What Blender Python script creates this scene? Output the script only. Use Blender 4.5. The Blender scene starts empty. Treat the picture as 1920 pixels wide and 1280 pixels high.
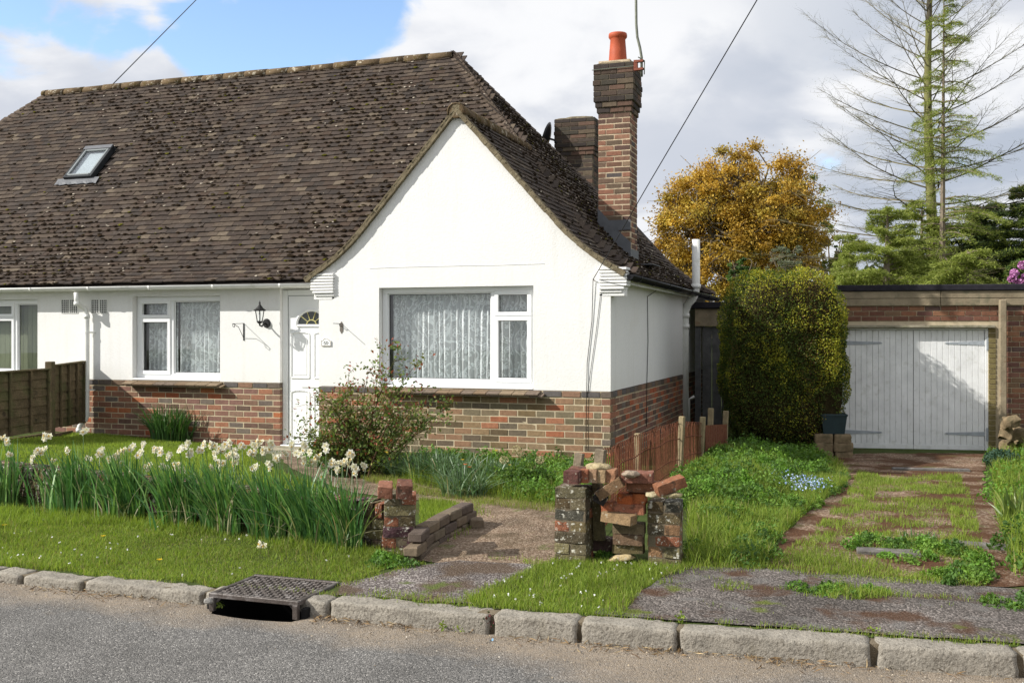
import bpy, bmesh, math, random
import numpy as np
from mathutils import Vector, Matrix, noise
from mathutils.geometry import delaunay_2d_cdt
rng = np.random.default_rng(7)
random.seed(7)
PI = math.pi
scene = bpy.context.scene
# ------------------------------------------------------------------ camera
F, CX, HY, CAMZ = 1900.0, 960.0, 622.0, 1.65
TH = math.radians(18.9)
CO, SI = math.cos(TH), math.sin(TH)
cd = bpy.data.cameras.new('camera')
cam = bpy.data.objects.new('camera', cd)
scene.collection.objects.link(cam)
cam.location = (0, 0, CAMZ)
cam.rotation_euler = (PI/2, 0, TH)
cd.sensor_width = 36.0
cd.lens = F/1920*36
cd.shift_y = (HY-640)/1920
cd.clip_start = 0.05
cd.clip_end = 3000
scene.camera = cam
# ------------------------------------------------------------------ light
SUNV = Vector((.31, .20, -.25)).normalized()
world = bpy.data.worlds.new("World")
scene.world = world
world.use_nodes = True
def build_sky():
    nt = world.node_tree
    nt.nodes.clear()
    N = nt.nodes.new
    L = nt.links.new
    out = N('ShaderNodeOutputWorld'); bg = N('ShaderNodeBackground')
    sky = N('ShaderNodeTexSky'); sky.sky_type = 'NISHITA'; sky.sun_disc = False
    sky.sun_elevation = math.asin(-SUNV.z)
    sky.sun_rotation = math.atan2(-SUNV.x, -SUNV.y) % (2*PI)
    sky.air_density = 1.0; sky.dust_density = .6; sky.ozone_density = 1.0
    tc = N('ShaderNodeTexCoord')
    sep = N('ShaderNodeSeparateXYZ'); L(tc.outputs['Generated'], sep.inputs[0])
    def math_(op, a, b=None, clamp=False):
        m = N('ShaderNodeMath'); m.operation = op; m.use_clamp = clamp
        for i, v in enumerate((a, b)):
            if v is None: continue
            if isinstance(v, (int, float)): m.inputs[i].default_value = v
            else: L(v, m.inputs[i])
        return m.outputs[0]
    zz = math_('ADD', math_('MAXIMUM', sep.outputs[2], 0.0), .30)
    cx = math_('DIVIDE', sep.outputs[0], zz); cy = math_('DIVIDE', sep.outputs[1], zz)
    comb = N('ShaderNodeCombineXYZ'); L(cx, comb.inputs[0]); L(cy, comb.inputs[1]); L(sep.outputs[2], comb.inputs[2])
    def nz(scale, det, off, dist=0.0, rough=.5):
        mp = N('ShaderNodeMapping'); mp.inputs['Location'].default_value = off
        L(comb.outputs[0], mp.inputs[0])
        n = N('ShaderNodeTexNoise'); n.inputs['Scale'].default_value = scale
        n.inputs['Detail'].default_value = det; n.inputs['Distortion'].default_value = dist
        n.inputs['Roughness'].default_value = rough
        L(mp.outputs[0], n.inputs['Vector']); return n.outputs[0]
    def ramp(f, a, b, ca=(0, 0, 0, 1), cb=(1, 1, 1, 1)):
        r = N('ShaderNodeValToRGB'); r.color_ramp.interpolation = 'EASE'
        r.color_ramp.elements[0].position = a; r.color_ramp.elements[1].position = b
        r.color_ramp.elements[0].color = ca; r.color_ramp.elements[1].color = cb
        L(f, r.inputs[0]); return r.outputs[0]
    # openings in the cloud
    hole = None
    for px, py, rad, amt in HOLES:
        d = Vector(((px-CX)/F*CO-SI, (px-CX)/F*SI+CO, (HY-py)/F)).normalized()
        vm = N('ShaderNodeVectorMath'); vm.operation = 'DOT_PRODUCT'
        L(tc.outputs['Generated'], vm.inputs[0]); vm.inputs[1].default_value = d
        c = math.cos(math.radians(rad))
        v = math_('MULTIPLY', math_('DIVIDE', math_('SUBTRACT', vm.outputs['Value'], c), 1-c, clamp=True), amt)
        hole = v if hole is None else math_('ADD', hole, v)
    n1 = nz(4.2, 10, (3.1, 1.7, 0), .4, .55)
    cover = math_('SUBTRACT', math_('ADD', n1, .22), math_('MULTIPLY', hole, .38))
    mask = ramp(cover, .40, .58)
    shade = ramp(nz(2.4, 9, (8.3, 4.4, 2.0), .3, .52), .40, .60, CLOUD_DARK, CLOUD_LIGHT)
    # heavier, bluer cloud low in the east
    d = Vector((.30, .95, .12)).normalized()
    vm = N('ShaderNodeVectorMath'); vm.operation = 'DOT_PRODUCT'
    L(tc.outputs['Generated'], vm.inputs[0]); vm.inputs[1].default_value = d
    east = math_('MULTIPLY', ramp(vm.outputs['Value'], .84, .995), ramp(nz(2.6, 8, (1.3, 9.4, 0), .3), .36, .58))
    m0 = N('ShaderNodeMix'); m0.data_type = 'RGBA'
    L(east, m0.inputs[0]); L(shade, m0.inputs[6]); m0.inputs[7].default_value = CLOUD_GREY
    mx = N('ShaderNodeMix'); mx.data_type = 'RGBA'
    L(mask, mx.inputs[0])
    sk = N('ShaderNodeMix'); sk.data_type = 'RGBA'; sk.blend_type = 'MULTIPLY'; sk.inputs[0].default_value = 1
    L(sky.outputs[0], sk.inputs[6]); sk.inputs[7].default_value = SKY_TINT
    L(sk.outputs[2], mx.inputs[6]); L(m0.outputs[2], mx.inputs[7])
    L(mx.outputs[2], bg.inputs[0]); bg.inputs[1].default_value = .12
    L(bg.outputs[0], out.inputs[0])
HOLES = [(600, 35, 5.0, 1.0), (440, 80, 4.2, .9), (20, 10, 4.0, .9), (740, 0, 4.0, .8), (200, 70, 2.6, .6), (330, 20, 3, .5)]
CLOUD_DARK = (4.6, 4.85, 5.4, 1); CLOUD_LIGHT = (6.7, 6.75, 6.9, 1); CLOUD_GREY = (3.5, 3.9, 4.6, 1); SKY_TINT = (1.55, 1.62, 1.72, 1)
build_sky()
sl = bpy.data.lights.new('sun', 'SUN'); sun = bpy.data.objects.new('sun', sl)
scene.collection.objects.link(sun)
sl.energy = 5.0; sl.angle = math.radians(.5); sl.color = (1.0, .965, .90)
sun.rotation_euler = SUNV.to_track_quat('-Z', 'Y').to_euler()
sun.location = (-20, -12, 18)
vs = scene.view_settings
vs.view_transform = 'Standard'; vs.look = 'None'; vs.gamma = 1; vs.exposure = 0.27
vs.use_curve_mapping = False
# ------------------------------------------------------------------ placing helpers (metres from the camera axis)
def CW(px, zc):
    xc = (px-CX)/F*zc
    return xc*CO-zc*SI, xc*SI+zc*CO
def at_zc(px, py, zc):
    X, Y = CW(px, zc); return Vector((X, Y, CAMZ+(HY-py)/F*zc))
def at_Y(px, py, Y):
    t = (px-CX)/F; return at_zc(px, py, Y/(t*SI+CO))
def at_X(px, py, X):
    t = (px-CX)/F; return at_zc(px, py, X/(t*CO-SI))
def at_z(px, py, z):
    return at_zc(px, py, (CAMZ-z)*F/(py-HY))
def XatY(px, Y):
    return at_Y(px, 0, Y).x
def zc_of(X, Y): return -X*SI+Y*CO
def px_of(X, Y, Z):
    zc = zc_of(X, Y); return CX+F*(X*CO+Y*SI)/zc, HY-F*(Z-CAMZ)/zc, zc
# ------------------------------------------------------------------ object helpers
ORG = {}
def _org(p):
    return ORG[p.name] if p is not None else Vector((0, 0, 0))
def tag(o, label=None, cat=None, group=None, kind=None):
    if label: o['label'] = label
    if cat: o['category'] = cat
    if group: o['group'] = group
    if kind: o['kind'] = kind
    return o
def empty(name, loc, parent=None, **kw):
    o = bpy.data.objects.new(name, None); o.empty_display_size = .2
    scene.collection.objects.link(o)
    loc = Vector(loc)
    if parent is not None: o.parent = parent
    o.location = loc-_org(parent)
    ORG[o.name] = loc
    return tag(o, **kw)
def fast(name, V, Fa, tint=None, smooth=False):
    """mesh from numpy arrays; Fa is a list of (n,k) index arrays"""
    me = bpy.data.meshes.new(name)
    V = np.asarray(V, dtype=np.float32).reshape(-1, 3)
    me.vertices.add(len(V)); me.vertices.foreach_set('co', V.ravel())
    if not isinstance(Fa, list): Fa = [Fa]
    Fa = [np.asarray(f, dtype=np.int32) for f in Fa if len(f)]
    nl = sum(f.size for f in Fa); npoly = sum(len(f) for f in Fa)
    me.loops.add(nl); me.polygons.add(npoly)
    me.loops.foreach_set('vertex_index', np.concatenate([f.ravel() for f in Fa]))
    tot = np.concatenate([np.full(len(f), f.shape[1], dtype=np.int32) for f in Fa])
    st = np.concatenate([[0], np.cumsum(tot)[:-1]]).astype(np.int32)
    me.polygons.foreach_set('loop_start', st)
    try: me.polygons.foreach_set('loop_total', tot)
    except Exception: pass
    me.polygons.foreach_set('use_smooth', np.full(npoly, bool(smooth)))
    if tint is not None:
        T = np.ones((len(V), 4), dtype=np.float32); T[:, :3] = tint
        a = me.attributes.new('tint', 'FLOAT_COLOR', 'POINT'); a.data.foreach_set('color', T.ravel())
    me.update(calc_edges=True); me.validate()
    return me
def put(name, me, mat, parent=None, center=True, **kw):
    """link a mesh whose vertices are in world space, with its origin at its own base"""
    o = bpy.data.objects.new(name, me); scene.collection.objects.link(o)
    n = len(me.vertices); co = np.empty(n*3, dtype=np.float32); me.vertices.foreach_get('co', co)
    co = co.reshape(-1, 3)
    c = Vector([float(v) for v in (co.min(0)+co.max(0))/2]); c.z = float(co[:, 2].min())
    co -= np.array(c, dtype=np.float32); me.vertices.foreach_set('co', co.ravel()); me.update()
    if parent is not None: o.parent = parent
    o.location = c-_org(parent); ORG[o.name] = c
    if mat is not None and not me.materials: me.materials.append(mat)
    return tag(o, **kw)
class MB:
    def __init__(s): s.V = []; s.F = []; s.T = []; s.n = 0; s.col = None
    def add(s, V, Fs, col=None):
        V = [tuple(v) for v in V]
        s.V += V; s.F += [tuple(i+s.n for i in f) for f in Fs]; s.n += len(V)
        c = col if col is not None else (s.col or (.5, .5, .5))
        s.T += [c]*len(V); return s
    def box(s, c, size, R=None, bev=0.0, col=None, jit=0.0):
        hx, hy, hz = size[0]/2, size[1]/2, size[2]/2
        if bev <= 0:
            V = [(x, y, z) for x in (-hx, hx) for y in (-hy, hy) for z in (-hz, hz)]
            Fs = [(0, 1, 3, 2), (4, 6, 7, 5), (0, 4, 5, 1), (2, 3, 7, 6), (0, 2, 6, 4), (1, 5, 7, 3)]
        else:
            V, Fs = BEV(hx, hy, hz, bev)
        if jit: V = [(x+random.uniform(-jit, jit), y+random.uniform(-jit, jit), z+random.uniform(-jit, jit)) for x, y, z in V]
        M3 = R if R is not None else Matrix.Identity(3)
        c = Vector(c)
        return s.add([M3 @ Vector(v)+c for v in V], Fs, col)
    def bar(s, p, q, w, h, up=(0, 0, 1), bev=0.0, col=None):
        p, q = Vector(p), Vector(q); d = q-p; L = d.length; x = d/L
        y = Vector(up).cross(x)
        if y.length < 1e-5: y = Vector((0, 1, 0)).cross(x)
        y.normalize(); z = x.cross(y)
        R = Matrix((x, y, z)).transposed()
        return s.box((p+q)/2, (L, w, h), R, bev, col)
    def tube(s, pts, r, n=8, col=None, cap=True):
        pts = [Vector(p) for p in pts]
        rs = r if isinstance(r, (list, tuple)) else [r]*len(pts)
        V = []; Fs = []; prev = None
        for i, p in enumerate(pts):
            d = (pts[min(i+1, len(pts)-1)]-pts[max(i-1, 0)]).normalized()
            if prev is None:
                a = Vector((0, 0, 1)) if abs(d.z) < .9 else Vector((1, 0, 0))
                prev = d.cross(a).normalized()
            prev = (prev-d*prev.dot(d)).normalized(); b = d.cross(prev)
            for k in range(n):
                an = 2*PI*k/n
                V.append(p+(prev*math.cos(an)+b*math.sin(an))*rs[i])
        for i in range(len(pts)-1):
            for k in range(n):
                Fs.append((i*n+k, i*n+(k+1) % n, (i+1)*n+(k+1) % n, (i+1)*n+k))
        if cap: Fs.append(tuple(range(n-1, -1, -1))); Fs.append(tuple((len(pts)-1)*n+k for k in range(n)))
        return s.add(V, Fs, col)
    def lathe(s, c, prof, n=20, col=None):
        V = []; Fs = []
        for r, z in prof:
            for k in range(n): V.append((c[0]+r*math.cos(2*PI*k/n), c[1]+r*math.sin(2*PI*k/n), c[2]+z))
        for i in range(len(prof)-1):
            for k in range(n): Fs.append((i*n+k, i*n+(k+1) % n, (i+1)*n+(k+1) % n, (i+1)*n+k))
        return s.add(V, Fs, col)
    def extrude(s, poly, vec, col=None):
        """closed prism from a planar polygon (3d points) and a vector"""
        P = [Vector(p) for p in poly]; v = Vector(vec); n = len(P)
        Fs = [tuple(range(n-1, -1, -1)), tuple(range(n, 2*n))]+[(i, (i+1) % n, n+(i+1) % n, n+i) for i in range(n)]
        return s.add(P+[p+v for p in P], Fs, col)
    def mesh(s, name, smooth=False):
        me = bpy.data.meshes.new(name); me.from_pydata(s.V, [], s.F)
        T = np.ones((len(s.V), 4), dtype=np.float32); T[:, :3] = np.array(s.T, dtype=np.float32)
        a = me.attributes.new('tint', 'FLOAT_COLOR', 'POINT'); a.data.foreach_set('color', T.ravel())
        if smooth: me.polygons.foreach_set('use_smooth', [True]*len(me.polygons))
        me.update(); return me
    def put(s, name, mat, parent=None, smooth=False, **kw):
        return put(name, s.mesh(name, smooth), mat, parent, **kw)
_bev = {}
def BEV(hx, hy, hz, b):
    key = (round(hx, 5), round(hy, 5), round(hz, 5), b)
    if key not in _bev:
        bm = bmesh.new(); bmesh.ops.create_cube(bm, size=1)
        for v in bm.verts: v.co = Vector((v.co.x*2*hx, v.co.y*2*hy, v.co.z*2*hz))
        bmesh.ops.bevel(bm, geom=bm.edges[:], offset=min(b, hx*.9, hy*.9, hz*.9), segments=1, affect='EDGES', profile=.5)
        bm.verts.index_update()
        _bev[key] = ([tuple(v.co) for v in bm.verts], [tuple(v.index for v in f.verts) for f in bm.faces])
        bm.free()
    return _bev[key]
# ------------------------------------------------------------------ materials
def node_kit(name):
    m = bpy.data.materials.new(name); m.use_nodes = True
    nt = m.node_tree; nt.nodes.clear()
    return m, nt, nt.nodes.new, nt.links.new
def MAT(name, col=None, rough=.8, var=.2, scale=6, bump=0., bscale=60, spec=.3, spots=(), trans=0., metal=0., var2=0., scale2=60, bdist=.01, tcol=None, up=None):
    m, nt, N, L = node_kit(name)
    out = N('ShaderNodeOutputMaterial'); b = N('ShaderNodeBsdfPrincipled')
    geo = N('ShaderNodeNewGeometry'); pos = geo.outputs['Position']
    if col is None:
        at = N('ShaderNodeAttribute'); at.attribute_name = 'tint'; c = at.outputs['Color']
    else:
        rgb = N('ShaderNodeRGB'); rgb.outputs[0].default_value = (*col, 1); c = rgb.outputs[0]
    def noi(sc, det=5, off=0, rg=.6):
        n = N('ShaderNodeTexNoise'); n.inputs['Scale'].default_value = sc; n.inputs['Detail'].default_value = det
        n.inputs['Roughness'].default_value = rg
        if off:
            mp = N('ShaderNodeMapping'); mp.inputs['Location'].default_value = (off, off*1.7, -off)
            L(pos, mp.inputs[0]); L(mp.outputs[0], n.inputs['Vector'])
        else: L(pos, n.inputs['Vector'])
        return n.outputs[0]
    def mul(c, f, lo, hi):
        mr = N('ShaderNodeMapRange'); mr.inputs['From Min'].default_value = .28; mr.inputs['From Max'].default_value = .72
        mr.inputs['To Min'].default_value = lo; mr.inputs['To Max'].default_value = hi; L(f, mr.inputs[0])
        mx = N('ShaderNodeMix'); mx.data_type = 'RGBA'; mx.blend_type = 'MULTIPLY'; mx.inputs[0].default_value = 1
        L(c, mx.inputs[6]); L(mr.outputs[0], mx.inputs[7]); return mx.outputs[2]
    if var: c = mul(c, noi(scale), 1-var, 1+var)
    if var2: c = mul(c, noi(scale2, 4, 3.3), 1-var2, 1+var2)
    for i, (scol, ssc, lo, hi, amt) in enumerate(spots):
        r = N('ShaderNodeMapRange'); r.inputs['From Min'].default_value = lo; r.inputs['From Max'].default_value = hi
        r.inputs['To Max'].default_value = amt; L(noi(ssc, 6, 5.1*(i+1)), r.inputs[0])
        mx = N('ShaderNodeMix'); mx.data_type = 'RGBA'; L(r.outputs[0], mx.inputs[0]); L(c, mx.inputs[6])
        mx.inputs[7].default_value = (*scol, 1); c = mx.outputs[2]
    L(c, b.inputs['Base Color']); b.inputs['Roughness'].default_value = rough
    b.inputs['Specular IOR Level'].default_value = spec; b.inputs['Metallic'].default_value = metal
    if bump:
        bn = N('ShaderNodeBump'); bn.inputs['Strength'].default_value = bump; bn.inputs['Distance'].default_value = bdist
        L(noi(bscale, 6, 1.1), bn.inputs['Height']); L(bn.outputs[0], b.inputs['Normal'])
    sh = b.outputs[0]
    if trans:
        t = N('ShaderNodeBsdfTranslucent')
        mt = N('ShaderNodeMix'); mt.data_type = 'RGBA'; mt.blend_type = 'MULTIPLY'; mt.inputs[0].default_value = 1
        L(c, mt.inputs[6]); mt.inputs[7].default_value = (*(tcol or (1.3, 1.35, .7)), 1)
        L(mt.outputs[2], t.inputs[0])
        ms = N('ShaderNodeMixShader'); ms.inputs[0].default_value = trans
        L(b.outputs[0], ms.inputs[1]); L(t.outputs[0], ms.inputs[2]); sh = ms.outputs[0]
    L(sh, out.inputs[0]); return m
def glass_mat(name, tint=(.98, .99, .99), refl=1.0):
    m, nt, N, L = node_kit(name)
    out = N('ShaderNodeOutputMaterial'); tr = N('ShaderNodeBsdfTransparent'); tr.inputs[0].default_value = (*tint, 1)
    gl = N('ShaderNodeBsdfGlossy'); gl.inputs['Roughness'].default_value = .01
    geo = N('ShaderNodeNewGeometry'); vd = N('ShaderNodeVectorMath'); vd.operation = 'DOT_PRODUCT'; L(geo.outputs['Normal'], vd.inputs[0]); L(geo.outputs['Incoming'], vd.inputs[1])
    def mt(op, a, b=None):
        n = N('ShaderNodeMath'); n.operation = op
        for i, v in enumerate((a, b)):
            if v is None: continue
            if isinstance(v, (int, float)): n.inputs[i].default_value = v
            else: L(v, n.inputs[i])
        return n.outputs[0]
    f5 = mt('POWER', mt('SUBTRACT', 1.0, mt('ABSOLUTE', vd.outputs['Value'])), 5.0)
    mu = N('ShaderNodeMath'); mu.operation = 'MULTIPLY'; mu.use_clamp = True; L(mt('ADD', mt('MULTIPLY', f5, .9), .05), mu.inputs[0]); mu.inputs[1].default_value = refl
    ms = N('ShaderNodeMixShader'); L(mu.outputs[0], ms.inputs[0]); L(tr.outputs[0], ms.inputs[1]); L(gl.outputs[0], ms.inputs[2])
    L(ms.outputs[0], out.inputs[0]); return m
def lace_mat():
    m, nt, N, L = node_kit('lace')
    out = N('ShaderNodeOutputMaterial'); geo = N('ShaderNodeNewGeometry')
    uv = N('ShaderNodeAttribute'); uv.attribute_name = 'flat'
    def mt(op, a, b=None, cl=False):
        n = N('ShaderNodeMath'); n.operation = op; n.use_clamp = cl
        for i, v in enumerate((a, b)):
            if v is None: continue
            if isinstance(v, (int, float)): n.inputs[i].default_value = v
            else: L(v, n.inputs[i])
        return n.outputs[0]
    def band(v, c, w, s):   # 1 inside |v-c|<w with soft edge
        return mt('SUBTRACT', 1.0, mt('DIVIDE', mt('MAXIMUM', mt('SUBTRACT', mt('ABSOLUTE', mt('SUBTRACT', v, c)), w), 0.0), s), True)
    nd = N('ShaderNodeTexNoise'); nd.inputs['Scale'].default_value = 9; nd.inputs['Detail'].default_value = 2; L(uv.outputs['Vector'], nd.inputs['Vector'])
    ad = N('ShaderNodeVectorMath'); ad.operation = 'MULTIPLY_ADD'; L(nd.outputs['Color'], ad.inputs[0]); ad.inputs[1].default_value = (.05, .05, 0); L(uv.outputs['Vector'], ad.inputs[2])
    v1 = N('ShaderNodeTexVoronoi'); v1.inputs['Scale'].default_value = 13; v1.inputs['Randomness'].default_value = .75; L(ad.outputs[0], v1.inputs['Vector'])
    v2 = N('ShaderNodeTexVoronoi'); v2.inputs['Scale'].default_value = 24; v2.inputs['Randomness'].default_value = 1; L(ad.outputs[0], v2.inputs['Vector'])
    wv = N('ShaderNodeTexWave'); wv.wave_type = 'BANDS'; wv.bands_direction = 'X'; wv.inputs['Scale'].default_value = 1.5
    wv.inputs['Distortion'].default_value = 7; wv.inputs['Detail'].default_value = 1; wv.inputs['Detail Scale'].default_value = 2.2; L(uv.outputs['Vector'], wv.inputs['Vector'])
    ring = band(v1.outputs['Distance'], .40, .045, .03)
    blob = band(v1.outputs['Distance'], .0, .17, .04)
    leaf = band(v2.outputs['Distance'], .0, .27, .05)
    vine = band(wv.outputs['Fac'], .5, .12, .08)
    gate = mt('GREATER_THAN', nd.outputs[0], .47)
    pat = mt('MAXIMUM', mt('MAXIMUM', ring, blob), mt('MAXIMUM', mt('MULTIPLY', leaf, gate), vine))
    dif = N('ShaderNodeBsdfDiffuse'); dif.inputs[0].default_value = (.90, .93, .93, 1)
    tl = N('ShaderNodeBsdfTranslucent'); tl.inputs[0].default_value = (.8, .84, .84, 1)
    md = N('ShaderNodeMixShader'); md.inputs[0].default_value = .12; L(dif.outputs[0], md.inputs[1]); L(tl.outputs[0], md.inputs[2])
    tr = N('ShaderNodeBsdfTransparent')
    ms = N('ShaderNodeMixShader'); L(mt('ADD', mt('MULTIPLY', pat, .34), .64), ms.inputs[0]); L(tr.outputs[0], ms.inputs[1]); L(md.outputs[0], ms.inputs[2])
    L(ms.outputs[0], out.inputs[0]); return m
m = {}
def render_mat():
    mm = MAT('white_render', (.78, .775, .755), .88, .03, 1.3, .6, 55, .15, [((.66, .63, .55), 1.1, .60, .85, .4), ((.60, .60, .56), 16, .66, .74, .35)], bdist=.006, var2=.03, scale2=30)
    # faint rain streaks running down the wall and splash dirt just above the brick
    nt = mm.node_tree; N = nt.nodes.new; L = nt.links.new
    b = [n for n in nt.nodes if n.type == 'BSDF_PRINCIPLED'][0]; src = b.inputs['Base Color'].links[0].from_socket
    geo = N('ShaderNodeNewGeometry'); mp = N('ShaderNodeMapping'); mp.inputs['Scale'].default_value = (7, 7, .55); L(geo.outputs['Position'], mp.inputs[0])
    n = N('ShaderNodeTexNoise'); n.inputs['Scale'].default_value = 1.6; n.inputs['Detail'].default_value = 7; L(mp.outputs[0], n.inputs['Vector'])
    r = N('ShaderNodeMapRange'); r.inputs['From Min'].default_value = .54; r.inputs['From Max'].default_value = .80; r.inputs['To Max'].default_value = .16; L(n.outputs[0], r.inputs[0])
    sep = N('ShaderNodeSeparateXYZ'); L(geo.outputs['Position'], sep.inputs[0])
    z = N('ShaderNodeMapRange'); z.inputs['From Min'].default_value = 1.25; z.inputs['From Max'].default_value = .97; z.inputs['To Max'].default_value = .22; L(sep.outputs[2], z.inputs[0])
    n3 = N('ShaderNodeTexNoise'); n3.inputs['Scale'].default_value = 6; n3.inputs['Detail'].default_value = 5; L(geo.outputs['Position'], n3.inputs['Vector'])
    zz = N('ShaderNodeMath'); zz.operation = 'MULTIPLY'; L(z.outputs[0], zz.inputs[0]); L(n3.outputs[0], zz.inputs[1])
    ad = N('ShaderNodeMath'); ad.operation = 'ADD'; ad.use_clamp = True; L(r.outputs[0], ad.inputs[0]); L(zz.outputs[0], ad.inputs[1])
    mx = N('ShaderNodeMix'); mx.data_type = 'RGBA'; L(ad.outputs[0], mx.inputs[0]); L(src, mx.inputs[6]); mx.inputs[7].default_value = (.56, .53, .43, 1); L(mx.outputs[2], b.inputs['Base Color'])
    return mm
m['render'] = render_mat()
m['render_side'] = m['render']
m['upvc'] = MAT('white_upvc', (.82, .83, .83), .28, .02, 3, spec=.5)
m['white_paint'] = MAT('white_paint', (.75, .75, .72), .5, .06, 5, .2, 60)
m['gutter_white'] = MAT('gutter_white', (.76, .76, .72), .4, .08, 4, spots=[((.35, .36, .25), 5, .6, .75, .5)])
m['black_plastic'] = MAT('black_plastic', (.012, .012, .014), .35, .1)
m['tile'] = MAT('roof_tile', None, .9, .18, 9, .25, 160, .15, [((.34, .29, .22), 30, .66, .70, .8), ((.035, .025, .015), 14, .60, .68, .7)], var2=.2, scale2=90, bdist=.004)
m['ridge'] = MAT('ridge_tile_clay', (.12, .085, .05), .95, .35, 8, 1., 45, .1, [((.40, .36, .28), 14, .57, .62, .8), ((.08, .06, .015), 9, .55, .65, .7)], bdist=.008)
m['moss'] = MAT('roof_moss', None, 1, .3, 40, .8, 120, .05, bdist=.01)
m['underlay'] = MAT('roof_underlay', (.03, .025, .02), .95, .2)
m['verge'] = MAT('verge_mortar', (.17, .14, .09), .95, .35, 10, .8, 60, .1, [((.30, .27, .18), 22, .56, .66, .6), ((.05, .04, .03), 12, .56, .66, .7)])
m['brick'] = MAT('brick', None, .92, .2, 22, .8, 130, .15, [((.05, .045, .04), 18, .64, .75, .6), ((.30, .27, .20), 26, .70, .76, .5)], var2=.22, scale2=150, bdist=.004)
m['brick_old'] = MAT('brick_lichen', None, .95, .3, 20, 1., 90, .1, [((.58, .56, .48), 28, .585, .625, .85), ((.50, .47, .38), 75, .62, .66, .7), ((.03, .026, .02), 13, .57, .68, .8)], var2=.3, scale2=120, bdist=.008)
m['mortar'] = MAT('mortar', (.48, .39, .26), .95, .2, 12, .7, 140, .1, bdist=.004)
m['mortar_dark'] = MAT('mortar_weathered', (.16, .13, .09), .95, .3, 14, .7, 140, .1)
m['mortar_chim'] = MAT('mortar_sandy', (.56, .45, .31), .95, .25, 12, .7, 140, .1, [((.08, .06, .05), 3, .5, .6, .6)])
m['lead'] = MAT('lead_flashing', (.10, .105, .115), .5, .25, 6, .3, 30, .5)
m['clay'] = MAT('terracotta_pot', (.42, .085, .035), .6, .15, 8, .2, 50)
m['steel'] = MAT('galvanised_mast', (.17, .18, .14), .5, .25, 20, .2, 60, .4, metal=.3)
m['rust'] = MAT('rust', (.15, .055, .03), .85, .4, 25, .5, 120, .2, [((.25, .12, .06), 30, .55, .65, .6)])
m['iron'] = MAT('black_iron', (.02, .02, .02), .5, .2, 20)
m['cast_iron'] = MAT('cast_iron', (.075, .06, .052), .45, .25, 12, .4, 90, .5, [((.20, .18, .17), 9, .52, .62, .7)], metal=.2)
m['wood_grey'] = MAT('weathered_wood', (.21, .17, .12), .9, .35, 15, .7, 60, .1, [((.10, .08, .05), 20, .55, .7, .6)])
m['fence_wood'] = MAT('fence_wood', (.125, .095, .055), .9, .35, 6, .6, 60, .1, [((.09, .10, .04), 3.5, .5, .62, .6), ((.03, .025, .02), 7, .62, .7, .6)], var2=.3, scale2=50)
m['timber_fascia'] = MAT('timber_fascia', (.27, .22, .15), .85, .3, 5, .6, 40, .1, [((.12, .12, .08), 6, .55, .66, .6), ((.20, .09, .05), 11, .62, .7, .5)])
m['door_white'] = MAT('garage_white', (.77, .775, .77), .65, .1, 5, .4, 60, .2, [((.50, .50, .45), 9, .56, .72, .5), ((.20, .22, .10), 4, .70, .8, .3)])
m['hinge'] = MAT('painted_hinge', (.36, .39, .42), .5, .15, 15)
m['roof_felt'] = MAT('roof_felt', (.028, .026, .032), .9, .25, 15, .5, 120, .1)
m['concrete'] = MAT('concrete_lintel', (.30, .27, .20), .9, .25, 10, .6, 60, .1, [((.12, .12, .07), 7, .52, .62, .6)])
m['dark_wood'] = MAT('dark_boards', (.10, .10, .10), .8, .3, 8, .4, 40)
m['planter'] = MAT('dark_plastic_tub', (.018, .035, .04), .5, .15, 12)
m['granite'] = MAT('granite_kerb', (.27, .245, .205), .9, .25, 9, 1.0, 60, .2, [((.11, .095, .075), 60, .53, .62, .7), ((.42, .39, .33), 130, .56, .64, .5), ((.14, .12, .08), 5, .60, .72, .5)], var2=.25, scale2=200, bdist=.012)
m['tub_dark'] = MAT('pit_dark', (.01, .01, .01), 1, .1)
m['void'] = MAT('unlit_room', (.34, .34, .33), .9, .1)
m['curtain_green'] = MAT('vertical_blind', (.36, .39, .26), .7, .08, 5, trans=.3, tcol=(1, 1, .9))
m['glass'] = glass_mat('window_glass')
m['lace'] = lace_mat()
m['grass'] = MAT('grass_blades', None, .65, .18, 1.2, spec=.25, trans=.38)
m['leaf'] = MAT('leaves', None, .6, .12, 2, spec=.3, trans=.32)
m['leaf_strap'] = MAT('strap_leaves', None, .42, .12, 6, spec=.5, trans=.22)
m['oak_leaf'] = MAT('oak_leaves', None, .6, .12, 2, spec=.3, trans=.3, tcol=(1.25, 1.05, .6))
m['petal'] = MAT('petals', None, .6, .05, 20, spec=.2, trans=.3, tcol=(1, 1, .9))
m['bark'] = MAT('bark', (.15, .125, .085), .95, .35, 6, .8, 40, .1, [((.16, .17, .06), 2.5, .5, .62, .6)])
m['bark_grey'] = MAT('bark_grey', (.22, .18, .14), .95, .35, 8, .8, 40, .1)
m['twig'] = MAT('twigs', None, .9, .25, 3)
m['lawn_soil'] = MAT('lawn_ground', (.055, .075, .02), .95, .35, 5, .8, 90, .1, [((.10, .075, .04), 2.2, .56, .68, .7)])
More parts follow.
